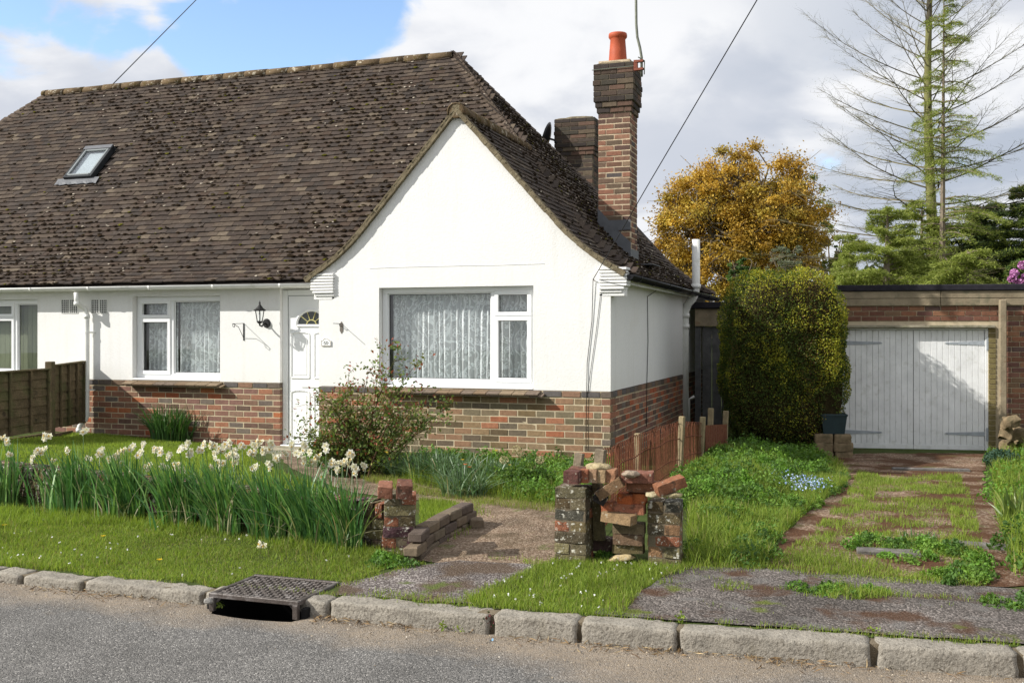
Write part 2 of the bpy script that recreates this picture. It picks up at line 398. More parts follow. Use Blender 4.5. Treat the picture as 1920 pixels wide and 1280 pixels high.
# ------------------------------------------------------------------ terrain
def sst(a, b, x):
    t = np.clip((np.asarray(x, dtype=float)-a)/(b-a), 0, 1); return t*t*(3-2*t)
def kerb_y(X): X = np.asarray(X, dtype=float); return 5.19+np.where(X > -2.5, .017, .006)*(X+2.5)**2*(np.abs(X) < 14)+np.where(np.abs(X) >= 14, 1.2, 0)
def kerb_h(X): return .06+.05*sst(-5.2, -1.2, X)
def wall_y(X): return 6.38+(-3.0-np.asarray(X, dtype=float))*.1875
def ground_z(X, Y):
    X = np.asarray(X, dtype=float); Y = np.asarray(Y, dtype=float)
    zk = kerb_h(X)-.004
    base = zk+(.145-zk)*sst(5.5, 8.0, Y)
    dx, dy = -4.4, 3.8; L = math.hypot(dx, dy)          # path line from the gap to the door
    d = ((X+2.4)*dy-(Y-7.5)*dx)/L
    left = sst(.25, 2.0, -d+0*X)
    r = .27*sst(-3.3, -5.2, X)*left*(1-.85*sst(0, 5.2, Y-wall_y(X)))*sst(.0, .16, Y-wall_y(X)-.05)
    garden = base+r
    drive = .105-.19*sst(6.2, 16.0, Y)
    w = sst(-2.2, -.6, X)
    z = garden*(1-w)+(drive*(1-sst(-1, -.2, -Y*0-1))+0)*w if False else garden*(1-w)+np.where(Y < 6.2, base, drive)*w
    xr = .95+(Y-7.6)*.12
    z = z+.42*sst(.05, 1.1, X-xr)*sst(6.7, 8.2, Y)
    z = z+.10*sst(-1.9, -1.2, X)*sst(-.1, -.7, X-(-.55+(Y-7)*.06))*sst(7, 8.5, Y)*(1-sst(12.5, 14.5, Y))
    return z
def gz(X, Y): return float(ground_z(X, Y))
def G(px, py, z=.12):
    """ground point seen at a pixel: a few steps down onto the terrain"""
    for _ in range(4):
        p = at_z(px, py, z); z = .5*z+.5*gz(p.x, p.y)
    return Vector((p.x, p.y, gz(p.x, p.y)))
PIT = (-3.66, -3.05, 5.0, 5.62)
def build_ground():
    xs = np.concatenate([[-600, -200, -80, -40, -25], np.arange(-18, -3.70, .12), [-3.66, -3.55, -3.45, -3.35, -3.25, -3.15, -3.05], np.arange(-2.95, 5, .12), [6, 8, 12, 20, 40, 80, 200, 600]])
    ys = np.concatenate([[0], np.arange(5.44, 5.60, .06), [5.62], np.arange(5.70, 19, .12), [20, 24, 30, 45, 70, 120, 250, 700]])
    X, Y = np.meshgrid(xs, ys); Y = Y.copy(); Y[0] = kerb_y(X[0])+.14
    Y[1] = np.maximum(Y[1], Y[0]+.03); 
    for k in range(2, 5): Y[k] = np.maximum(Y[k], Y[k-1]+.02)
    m5 = (X[4] >= -3.67) & (X[4] <= -3.04); Y[4][m5] = 5.62
    Z = ground_z(X, Y)
    n, k = X.shape
    idx = np.arange(n*k).reshape(n, k)
    q = np.stack([idx[:-1, :-1], idx[:-1, 1:], idx[1:, 1:], idx[1:, :-1]], -1)
    cx = (X[:-1, :-1]+X[1:, 1:])/2; cy = (Y[:-1, :-1]+Y[1:, 1:])/2
    hole = (cx > PIT[0]) & (cx < PIT[1]) & (np.arange(n-1)[:, None] < 4)
    q = q[~hole].reshape(-1, 4)
    put('ground', fast('ground', np.stack([X, Y, Z], -1).reshape(-1, 3), q, smooth=True), m['lawn_soil'], kind='structure')
build_ground()
def inpoly(P, poly):
    x, y = P[:, 0], P[:, 1]; c = np.zeros(len(P), dtype=bool); n = len(poly); j = n-1
    for i in range(n):
        xi, yi = poly[i][:2]; xj, yj = poly[j][:2]
        cond = ((yi > y) != (yj > y)); xx = (xj-xi)*(y-yi)/((yj-yi) if yj != yi else 1e-9)+xi
        c ^= cond & (x < xx); j = i
    return c
def sheet(name, pts, mat, off=.012, jit=.03, step=.12, **kw):
    """a surface lying on the terrain inside an outline (world xy), with an uneven edge"""
    O = []
    for i, p in enumerate(pts):
        q = pts[(i+1) % len(pts)]; n = max(1, int((Vector(q[:2])-Vector(p[:2])).length/.09))
        for k in range(n):
            a = Vector(p[:2]).lerp(Vector(q[:2]), k/n)
            d = noise.noise_vector(Vector((a.x*3, a.y*3, 1.3)))*jit*1.6+noise.noise_vector(Vector((a.x*11, a.y*11, 4.3)))*jit
            O.append(a+Vector((d.x, d.y)))
    A = np.array([tuple(v) for v in O]); x0, y0 = A.min(0); x1, y1 = A.max(0)
    gx, gy = np.meshgrid(np.arange(x0, x1, step), np.arange(y0, y1, step))
    P = np.stack([gx.ravel(), gy.ravel()], 1); P = P[inpoly(P, A)]
    verts = [Vector(v) for v in A]+[Vector(v) for v in P]; n = len(A)
    res = delaunay_2d_cdt(verts, [(i, (i+1) % n) for i in range(n)], [list(range(n))], 1, 1e-5)
    co = np.array([tuple(v) for v in res[0]]); z = ground_z(co[:, 0], co[:, 1])+off
    me = fast(name, np.column_stack([co, z]), np.array([f for f in res[2] if len(f) == 3]), smooth=True)
    return put(name, me, mat, **kw)
# road
def road_mat():
    mm, nt, N, L = node_kit('asphalt')
    out = N('ShaderNodeOutputMaterial'); b = N('ShaderNodeBsdfPrincipled'); geo = N('ShaderNodeNewGeometry'); pos = geo.outputs['Position']
    def noi(sc, det=5, rg=.6):
        n = N('ShaderNodeTexNoise'); n.inputs['Scale'].default_value = sc; n.inputs['Detail'].default_value = det; n.inputs['Roughness'].default_value = rg
        L(pos, n.inputs['Vector']); return n.outputs[0]
    v = N('ShaderNodeTexVoronoi'); v.inputs['Scale'].default_value = 140; L(pos, v.inputs['Vector'])
    sepc = N('ShaderNodeSeparateColor'); L(v.outputs['Color'], sepc.inputs[0])
    r = N('ShaderNodeValToRGB'); els = r.color_ramp.elements
    els[0].position = 0; els[0].color = (.06, .058, .055, 1); els[1].position = 1; els[1].color = (.40, .38, .35, 1)
    for p_, c_ in ((.35, (.115, .11, .103, 1)), (.75, (.17, .162, .15, 1)), (.93, (.22, .21, .20, 1))):
        e = els.new(p_); e.color = c_
    L(sepc.outputs[0], r.inputs[0])
    def mth(op, a, b_=None, cl=False):
        n = N('ShaderNodeMath'); n.operation = op; n.use_clamp = cl
        for i, q in enumerate((a, b_)):
            if q is None: continue
            if isinstance(q, (int, float)): n.inputs[i].default_value = q
            else: L(q, n.inputs[i])
        return n.outputs[0]
    sep = N('ShaderNodeSeparateXYZ'); L(pos, sep.inputs[0])
    # washed-down silt lies along the kerb, widest where the road dips
    dip = mth('MULTIPLY', mth('ABSOLUTE', mth('ADD', sep.outputs[0], 1.1)), .34)
    edge = mth('ADD', mth('SUBTRACT', sep.outputs[1], 4.45), mth('MULTIPLY', mth('MINIMUM', dip, .30), -1.0))
    silt = mth('ADD', mth('MULTIPLY', edge, 3.2), mth('MULTIPLY', mth('SUBTRACT', noi(1.7, 6, .65), .5), 2.6), True)
    silt = mth('MULTIPLY', silt, mth('ADD', mth('MULTIPLY', noi(35, 4), 1.1), .05), True)
    mx = N('ShaderNodeMix'); mx.data_type = 'RGBA'; L(silt, mx.inputs[0]); L(r.outputs[0], mx.inputs[6]); mx.inputs[7].default_value = (.30, .235, .165, 1)
    mr = N('ShaderNodeMapRange'); mr.inputs['From Min'].default_value = .3; mr.inputs['From Max'].default_value = .7; mr.inputs['To Min'].default_value = .82; mr.inputs['To Max'].default_value = 1.18
    L(noi(2.2, 6), mr.inputs[0])
    m2 = N('ShaderNodeMix'); m2.data_type = 'RGBA'; m2.blend_type = 'MULTIPLY'; m2.inputs[0].default_value = 1; L(mx.outputs[2], m2.inputs[6]); L(mr.outputs[0], m2.inputs[7])
    L(m2.outputs[2], b.inputs['Base Color']); b.inputs['Roughness'].default_value = .85; b.inputs['Specular IOR Level'].default_value = .3
    bn = N('ShaderNodeBump'); bn.inputs['Strength'].default_value = .8; bn.inputs['Distance'].default_value = .007
    hh = mth('ADD', mth('MULTIPLY', v.outputs['Distance'], -1.0), mth('MULTIPLY', noi(60, 3), .8)); L(hh, bn.inputs['Height'])
    L(bn.outputs[0], b.inputs['Normal']); L(b.outputs[0], out.inputs[0]); return mm
def stone_mat(name, cols, vscale, extra=(), bump=.8, bd=.008, var=.3, vs=2.5):
    """loose or bound aggregate: a cell per stone, colours drawn from a list"""
    mm, nt, N, L = node_kit(name)
    out = N('ShaderNodeOutputMaterial'); b = N('ShaderNodeBsdfPrincipled'); geo = N('ShaderNodeNewGeometry'); pos = geo.outputs['Position']
    v = N('ShaderNodeTexVoronoi'); v.inputs['Scale'].default_value = vscale; L(pos, v.inputs['Vector'])
    sepc = N('ShaderNodeSeparateColor'); L(v.outputs['Color'], sepc.inputs[0])
    r = N('ShaderNodeValToRGB'); els = r.color_ramp.elements
    els[0].position = 0; els[0].color = (*cols[0], 1); els[1].position = 1; els[1].color = (*cols[-1], 1)
    for i, c_ in enumerate(cols[1:-1]):
        e = els.new((i+1)/(len(cols)-1)); e.color = (*c_, 1)
    L(sepc.outputs[0], r.inputs[0]); c = r.outputs[0]
    def noi(sc, det=5, off=0.):
        n = N('ShaderNodeTexNoise'); n.inputs['Scale'].default_value = sc; n.inputs['Detail'].default_value = det
        mp = N('ShaderNodeMapping'); mp.inputs['Location'].default_value = (off, -off, off*.3); L(pos, mp.inputs[0]); L(mp.outputs[0], n.inputs['Vector']); return n.outputs[0]
    mr = N('ShaderNodeMapRange'); mr.inputs['From Min'].default_value = .3; mr.inputs['From Max'].default_value = .7; mr.inputs['To Min'].default_value = 1-var; mr.inputs['To Max'].default_value = 1+var
    L(noi(vs), mr.inputs[0])
    m2 = N('ShaderNodeMix'); m2.data_type = 'RGBA'; m2.blend_type = 'MULTIPLY'; m2.inputs[0].default_value = 1; L(c, m2.inputs[6]); L(mr.outputs[0], m2.inputs[7]); c = m2.outputs[2]
    for i, (scol, ssc, lo, hi, amt) in enumerate(extra):
        q = N('ShaderNodeMapRange'); q.inputs['From Min'].default_value = lo; q.inputs['From Max'].default_value = hi; q.inputs['To Max'].default_value = amt
        L(noi(ssc, 7, 3.7*(i+1)), q.inputs[0])
        mx = N('ShaderNodeMix'); mx.data_type = 'RGBA'; L(q.outputs[0], mx.inputs[0]); L(c, mx.inputs[6]); mx.inputs[7].default_value = (*scol, 1); c = mx.outputs[2]
    L(c, b.inputs['Base Color']); b.inputs['Roughness'].default_value = .92; b.inputs['Specular IOR Level'].default_value = .15
    bn = N('ShaderNodeBump'); bn.inputs['Strength'].default_value = bump; bn.inputs['Distance'].default_value = bd; bn.invert = True
    L(v.outputs['Distance'], bn.inputs['Height']); L(bn.outputs[0], b.inputs['Normal']); L(b.outputs[0], out.inputs[0]); return mm
m['road'] = road_mat()
m['path'] = stone_mat('gravel_path', [(.10, .065, .042), (.17, .12, .08), (.23, .165, .115), (.34, .27, .20)], 80, [((.075, .055, .03), 2.8, .50, .66, .75), ((.10, .13, .03), 5, .62, .72, .6)])
m['tarmac'] = stone_mat('old_tarmac', [(.06, .05, .048), (.10, .085, .078), (.15, .13, .12), (.32, .29, .27)], 95, [((.085, .055, .032), 2.6, .50, .62, .75), ((.09, .12, .025), 5, .60, .68, .85)])
m['apron'] = stone_mat('patched_tarmac', [(.05, .043, .038), (.085, .074, .066), (.12, .105, .095), (.24, .21, .19)], 95, [((.17, .16, .15), 5, .55, .63, .5), ((.075, .035, .016), 3.3, .53, .64, .8), ((.10, .12, .02), 4, .63, .70, .9)], vs=1.4)
m['drive'] = stone_mat('mossy_gravel', [(.09, .05, .03), (.15, .09, .06), (.22, .15, .10), (.36, .29, .22)], 65, [((.075, .032, .014), 2.4, .43, .55, .9), ((.09, .11, .03), 4, .60, .68, .6)])
def build_road():
    xs = np.concatenate([[-60, -30, -18], np.arange(-14, -3.8, .25), [-3.70, -3.62, -3.55, -3.45, -3.35, -3.25, -3.15, -3.08, -3.0], np.arange(-2.8, 6, .25), [8, 14, 30, 60]])
    V = []; n = len(xs)
    for X in xs: V.append((X, (5.105-.05*math.sin(PI*(X+3.70)/.70) if -3.69 < X < -3.02 else float(kerb_y(X))+.045), -.012 if -3.69 < X < -3.02 else -.004))
    for X in xs: V.append((X, 3.2, .012))
    for X in xs: V.append((X, 0, .05))
    for X in xs: V.append((X, -9, 0))
    Fs = [(r*n+i+1, r*n+i, (r+1)*n+i, (r+1)*n+i+1) for r in range(3) for i in range(n-1)]
    put('road', fast('road', V, np.array(Fs), smooth=True), m['road'], kind='structure')
    V = [(-60, -9, .05), (60, -9, .05), (60, -60, .05), (-60, -60, .05)]
    put('far_verge', fast('far_verge', V, np.array([(0, 3, 2, 1)])), m['lawn_soil'], kind='structure')
build_road()
W2 = lambda L_, z=.12: [tuple(G(x, y, z))[:2] for x, y in L_]
# footway crossing and garden path
kx = lambda px: XatY(px, 5.36)
tar = sheet('footway', [(kx(622)+.02, float(kerb_y(kx(622)))+.172), (kx(890), float(kerb_y(kx(890)))+.172)]+W2([(868, 1128), (905, 1108), (985, 1082), (1000, 1058), (860, 1052), (765, 1062), (700, 1082), (640, 1092)]), m['tarmac'], .008, .02, kind='structure')
sheet('garden_path', W2([(770, 1050), (862, 1060), (998, 1060), (1045, 1052), (1045, 1000), (1045, 955), (1020, 942), (1000, 930), (900, 905), (790, 880), (700, 870), (612, 852), (540, 842), (520, 850), (545, 880), (600, 905), (660, 925), (730, 935), (800, 938), (870, 950), (880, 985), (840, 1010)]), m['path'], .006, .03, kind='structure')
sheet('driveway', W2([(1420, 1066), (1560, 1075), (1700, 1082), (1880, 1100), (1960, 1100), (1900, 1000), (1850, 930), (1845, 880), (1858, 846), (1700, 846), (1570, 846), (1500, 846), (1580, 885), (1585, 905), (1520, 950), (1460, 1010)]), m['drive'], .007, .04, kind='structure')
ap = [(float(x), float(kerb_y(x))+.172) for x in np.linspace(kx(1110), 5.5, 24)]
sheet('apron', ap+[(6, 6.6)]+W2([(1960, 1112), (1800, 1095), (1600, 1078), (1450, 1066), (1290, 1062), (1260, 1075), (1220, 1100), (1175, 1125)], .105), m['apron'], .010, .02, kind='structure')
# ------------------------------------------------------------------ kerb
def stone_mesh(name, L, D, H, seed, bev=.012, amp=.006, n=(14, 4, 4)):
    bm = bmesh.new(); V = {}
    nx, ny, nz = n
    r = random.Random(seed)
    def vert(i, j, k):
        key = (i, j, k)
        if key in V: return V[key]
        x, y, z = (i/nx-.5)*L, (j/ny-.5)*D, k/nz*H
        # round the edges: pull towards an inset box
        ix, iy, iz = max(-L/2+bev, min(L/2-bev, x)), max(-D/2+bev, min(D/2-bev, y)), min(H-bev, z)
        d = Vector((x-ix, y-iy, z-iz)); 
        if d.length > bev: d = d.normalized()*bev
        p = Vector((ix, iy, iz))+d
        nn = noise.noise_vector(Vector((p.x*5+seed*7, p.y*9, p.z*9)))*amp*1.1+noise.noise_vector(Vector((p.x*19+seed*3, p.y*19, p.z*19)))*amp*.8+noise.noise_vector(Vector((p.x*50+seed*3, p.y*50, p.z*50)))*amp*.35
        p += nn
        V[key] = bm.verts.new(p); return V[key]
    for i in range(nx):
        for j in range(ny):
            bm.faces.new([vert(i, j, nz), vert(i+1, j, nz), vert(i+1, j+1, nz), vert(i, j+1, nz)])
        for k in range(nz):
            bm.faces.new([vert(i, 0, k), vert(i+1, 0, k), vert(i+1, 0, k+1), vert(i, 0, k+1)])
            bm.faces.new([vert(i, ny, k), vert(i, ny, k+1), vert(i+1, ny, k+1), vert(i+1, ny, k)])
    for j in range(ny):
        for k in range(nz):
            bm.faces.new([vert(0, j, k), vert(0, j, k+1), vert(0, j+1, k+1), vert(0, j+1, k)])
            bm.faces.new([vert(nx, j, k), vert(nx, j+1, k), vert(nx, j+1, k+1), vert(nx, j, k+1)])
    me = bpy.data.meshes.new(name); bm.to_mesh(me); bm.free()
    for p in me.polygons: p.use_smooth = True
    return me
def build_kerb():
    K = empty('kerb', (-2.5, 5.25, 0), kind='structure')
    spans = [(-420, -200), (-194, -20), (-16, 33), (41, 153), (158, 384), (388, 404), (566, 619), (622, 918), (927, 1081), (1088, 1266), (1273, 1633), (1642, 1916), (1922, 2190), (2197, 2400)]
    for i, (a, b) in enumerate(spans):
        Y = 5.22
        xa, xb = XatY(a, Y), XatY(b, Y); xm = (xa+xb)/2
        ya, yb = float(kerb_y(xa)), float(kerb_y(xb)); h = float(kerb_h(xm))
        me = stone_mesh('kerb_stone', xb-xa-.004, .165, h+.16, i, amp=.009 if xb-xa > .2 else .012, n=(max(3, int((xb-xa)/.028)), 7, 14))
        o = bpy.data.objects.new('kerb_stone', me); scene.collection.objects.link(o); o.parent = K
        me.materials.append(m['granite'])
        o.location = Vector((xm, (ya+yb)/2+.082, -.16))-ORG[K.name]
        o.rotation_euler = (random.uniform(-.012, .012), random.uniform(-.004, .004), math.atan2(yb-ya, xb-xa))
build_kerb()
xk = [x for x in np.arange(-14, 6, .25) if not (PIT[0]-.3 < x < PIT[1]+.05)]
mb = MB()
for xa in xk: mb.box((xa+.125, float(kerb_y(xa+.125))+.1, float(kerb_h(xa))-.108), (.249, .13, .20))
mb.put('kerb_bedding', m['mortar_dark'], kind='structure')
# ------------------------------------------------------------------ kerb drain
def build_drain():
    x0, x1, y0, y1 = -3.66, -3.05, 5.115, 5.62
    zt = .098
    D = empty('storm_drain', (-3.35, 5.35, 0), label='rusty iron gully cover over a dark kerb opening, silvery worn patches on its top', cat='drain cover')
    mb = MB()   # frame round the top
    for a, b in (((x0, y0+.015), (x1, y0+.015)), ((x0, y1-.02), (x1, y1-.02))): mb.bar((a[0], a[1], zt-.012), (b[0], b[1], zt-.012), .03, .03, bev=.005)
    for x in (x0+.015, x1-.015): mb.bar((x, y0+.03, zt-.0125), (x, y1-.035, zt-.0125), .03, .028, bev=.004)
    mb.put('frame', m['cast_iron'], D)
    mb = MB(); mb.box(((x0+x1)/2, (y0+y1)/2, zt-.02), (x1-x0-.062, y1-y0-.07, .012))
    nx, ny = 15, 11
    for i in range(nx):
        for j in range(ny):
            x = x0+.05+(x1-x0-.10)*i/(nx-1); y = y0+.055+(y1-y0-.11)*j/(ny-1)
            if (i+j) % 2: mb.box((x, y, zt-.008), (.036, .020, .013), bev=.003)
            else: mb.box((x, y, zt-.008), (.020, .034, .013), bev=.003)
    mb.put('cover_plate', m['cast_iron'], D)
    for x in (x0+.022, x1-.022):
        MB().box((x, y0+.012, .035), (.035, .03, .085), bev=.004).put('leg', m['cast_iron'], D)
    for x, s in ((x0+.055, 1), (x1-.055, -1)):
        mb = MB(); mb.extrude([(x-.012*s, y0+.02, zt-.028), (x+.022*s, y0+.02, zt-.028), (x-.012*s, y0+.02, zt-.060)], (0, .015, 0)); mb.put('bracket', m['cast_iron'], D)
    mb = MB(); t = .03      # pit under it, walls coloured near-black to paint in the darkness
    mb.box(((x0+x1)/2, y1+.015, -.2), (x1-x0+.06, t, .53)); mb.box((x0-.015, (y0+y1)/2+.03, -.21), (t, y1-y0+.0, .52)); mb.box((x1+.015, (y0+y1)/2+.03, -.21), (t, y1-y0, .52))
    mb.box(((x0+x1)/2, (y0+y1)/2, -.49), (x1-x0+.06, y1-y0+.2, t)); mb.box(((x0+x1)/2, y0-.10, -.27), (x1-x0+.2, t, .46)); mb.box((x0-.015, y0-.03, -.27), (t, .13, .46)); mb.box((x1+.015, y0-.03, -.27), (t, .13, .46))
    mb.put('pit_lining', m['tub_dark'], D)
build_drain()
# ------------------------------------------------------------------ repeated small pieces: the largest 300 are objects, the rest one mesh
def view_score(loc, n=None, area=1.0):
    X, Y, Z = loc; zc = zc_of(X, Y)
    if zc < .5: return 0
    px = CX+F*(X*CO+Y*SI)/zc; py = HY-F*(Z-CAMZ)/zc
    if not (-40 < px < 1960 and -30 < py < 1310): return area/zc**2*.001
    s = area/zc**2
    if n is not None:
        v = Vector((-X, -Y, CAMZ-Z)).normalized(); s *= max(.02, n.dot(v))
    return s
def pieces(name, variants, T, parent, mat, limit=300, n=None, rest=None):
    """T: list of (loc, R 3x3 Matrix, scale tuple, variant, score)"""
    T = sorted(T, key=lambda t: -t[4]); org = _org(parent)
    for me in variants:
        if not me.materials: me.materials.append(mat)
    for loc, R, sc, v, s in T[:limit]:
        o = bpy.data.objects.new(name, variants[v]); scene.collection.objects.link(o); o.parent = parent
        o.matrix_local = Matrix.Translation(Vector(loc)-org) @ R.to_4x4() @ Matrix.Diagonal((*sc, 1))
    if len(T) > limit:
        VV = []; FF = []; TT = []; off = 0; cache = []
        for me in variants:
            co = np.empty(len(me.vertices)*3, dtype=np.float32); me.vertices.foreach_get('co', co); co = co.reshape(-1, 3)
            ti = np.empty(len(me.vertices)*4, dtype=np.float32); me.attributes['tint'].data.foreach_get('color', ti)
            d = {}
            for p in me.polygons: d.setdefault(len(p.vertices), []).append(list(p.vertices))
            cache.append((co, ti.reshape(-1, 4)[:, :3], {k: np.array(v) for k, v in d.items()}))
        F3, F4 = {}, None; acc = {}
        for loc, R, sc, v, s in T[limit:]:
            co, ti, d = cache[v]
            M = np.array(R)*np.array(sc)[None, :]
            VV.append(co @ M.T+np.array(loc)); TT.append(ti)
            for k, f in d.items(): acc.setdefault(k, []).append(f+off)
            off += len(co)
        me = fast(rest or name+'_rest', np.concatenate(VV), [np.concatenate(v) for v in acc.values()], np.concatenate(TT))
        put(rest or name, me, mat, parent, kind='stuff')
def brick_variants(name, palette, n=16, L=.2145, D=.1025, H=.065, bev=.004, jit=.0015, seed=1, rough=0):
    r = random.Random(seed); out = []
    for i in range(n):
        c = palette[i % len(palette)]; f = r.uniform(.8, 1.2); c = tuple(x*f for x in c)
        mb = MB(); st = random.getstate(); random.seed(seed*100+i); mb.box((0, 0, 0), (L, D, H), None, bev, c, jit)
        if rough:
            V = []
            for v in mb.V:
                nn = noise.noise_vector(Vector((v[0]*18+i*5, v[1]*18, v[2]*18)))*rough; V.append((v[0]+nn.x, v[1]+nn.y, v[2]+nn.z))
            mb.V = V
        random.setstate(st); out.append(mb.mesh(name))
    return out
def coursing(o, u, nrm, L, z0, n, variants, weights=None, g=.075, start=0, corner0=False, corner1=False, proud=0., jit=.002, skip=None, lim_top=None, unit=.225):
    """stretcher-bond bricks on a wall face: o point on the face, u along, nrm outward"""
    u = Vector(u).normalized(); nrm = Vector(nrm).normalized(); up = Vector((0, 0, 1))
    R0 = Matrix((u, nrm, up)).transposed()
    if R0.determinant() < 0: R0 = Matrix((-u, nrm, up)).transposed()
    T = []; r = random.Random(start+11)
    BL = unit-.0105
    for k in range(n):
        odd = (k+start) % 2
        a0 = .1125 if (corner0 and odd) else 0.; a1 = L-(.1125 if (corner1 and odd) else 0.)
        a = a0-(unit/2 if (odd and not corner0) else 0)
        while a < a1-.03:
            s = max(a, a0); e = min(a+BL, a1)
            if e-s > .03:
                c = Vector(o)+u*((s+e)/2)-nrm*(.05125-proud+r.uniform(-jit, jit)); c.z = z0+g*(k+.5)
                if skip is None or not skip((s+e)/2, c.z):
                    vi = r.choices(range(len(variants)), weights(c) if weights else None)[0] if weights else r.randrange(len(variants))
                    Rj = R0 @ Matrix.Rotation(r.uniform(-.008, .008), 3, 'Z') @ Matrix.Rotation(r.uniform(-.006, .006), 3, 'Y')
                    T.append((c, Rj, ((e-s)/BL*BL/.2145, 1, 1), vi, view_score(c, nrm, (e-s)*.065)))
            a += unit
    return T
# ------------------------------------------------------------------ the bungalow
H = empty('bungalow', (-6.5, 13, .14), label='white rendered brick bungalow with dark mossy tiled roof, front gable and two chimneys', cat='house')
XL, XR, YW, YM, ZP = -6.30, -2.62, 11.05, 11.55, .985     # wing left/right, wing front, main front, plinth top
EF, EX, RY, ZE, ZR = 11.33, -2.45, 14.95, 2.30, 6.05       # eaves, ridge
RUN = RY-EF; RXR = EX-RUN; RXL = -14.15; WLX = 2*-4.46-EX; VY = 11.0
HXL = RXL-RUN; BY = RY+RUN
def make_profile():
    def integ(p):
        s = np.arange(0, 6.5, .01); a = math.radians(31)+(p-math.radians(31))*sst(.05, 1.15, s)
        return s, np.concatenate([[0], np.cumsum(np.cos(a)*.01)[:-1]]), np.concatenate([[0], np.cumsum(np.sin(a)*.01)[:-1]]), a
    lo, hi = math.radians(35), math.radians(60)
    for _ in range(40):
        p = (lo+hi)/2; s, R_, Z_, a = integ(p)
        if np.interp(RUN, R_, Z_) < ZR-ZE: lo = p
        else: hi = p
    return integ(p)
PS, PR, PZ, PA = make_profile()
prof = lambda run: ZE+np.interp(run, PR, PZ)-np.maximum(0, -np.asarray(run))*.6
def roof_h(X, Y):
    main = np.minimum(np.minimum(prof(Y-EF), prof(BY-Y)), np.minimum(prof(EX-X), prof(X-HXL)))
    main = np.minimum(main, ZR)
    wing = np.minimum(prof(EX-X), prof(X-WLX))
    wing = np.where((Y > VY) & (X > WLX) & (Y < BY), wing, -9)
    main = np.where((Y > EF-.001), main, -9)
    return np.maximum(main, wing)
# roof deck under the tiles
def deck():
    xs = np.concatenate([np.arange(HXL, WLX-.2, .35), np.arange(WLX, EX+.001, (EX-WLX)/24)]); ys = np.concatenate([np.arange(VY+.03, EF, .10), np.arange(EF, BY+.01, RUN/18)])
    X, Y = np.meshgrid(xs, ys); Z = roof_h(X, Y)-.03; n, k = X.shape; idx = np.arange(n*k).reshape(n, k)
    q = np.stack([idx[:-1, :-1], idx[:-1, 1:], idx[1:, 1:], idx[1:, :-1]], -1).reshape(-1, 4)
    q = q[(Z.ravel()[q] > 1).all(1)]; us, q = np.unique(q, return_inverse=True); q = q.reshape(-1, 4)
    return put('roof', fast('roof', np.stack([X, Y, Z], -1).reshape(-1, 3)[us], q), m['underlay'], H)
ROOF = deck()
# plain tiles
TP0 = [(.088, .072, .062), (.075, .062, .055), (.100, .082, .068), (.068, .056, .050), (.084, .066, .056), (.115, .095, .078), (.060, .052, .048), (.092, .078, .070), (.080, .060, .048), (.17, .145, .115)]
def tile_mesh(c, i):
    mb = MB(); w, l, t = .162, .185, .015
    # camber: three columns across, low end ragged
    r = random.Random(i*3+1); V = []; j = [r.uniform(-.005, .005) for _ in range(4)]
    for a, cz in ((-w/2, 0), (0, .0015), (w/2, 0)):
        jj = r.uniform(-.004, .004)
        V += [(a, jj, cz), (a, l, cz), (a, l, cz-t), (a, jj, cz-t)]
    Fs = []
    for k in range(2):
        b = k*4; n_ = b+4
        Fs += [(b, n_, n_+1, b+1), (b+3, b+2, n_+2, n_+3), (b, b+3, n_+3, n_)]
    Fs += [(0, 1, 2, 3), (8, 11, 10, 9)]
    mb.add(V, Fs, c); return mb.mesh('roof_tile')
TP = [(c[0]*.72, c[1]*.665, c[2]*.61) for c in TP0]
TV = [tile_mesh(TP[i % len(TP)], i) for i in range(18)]
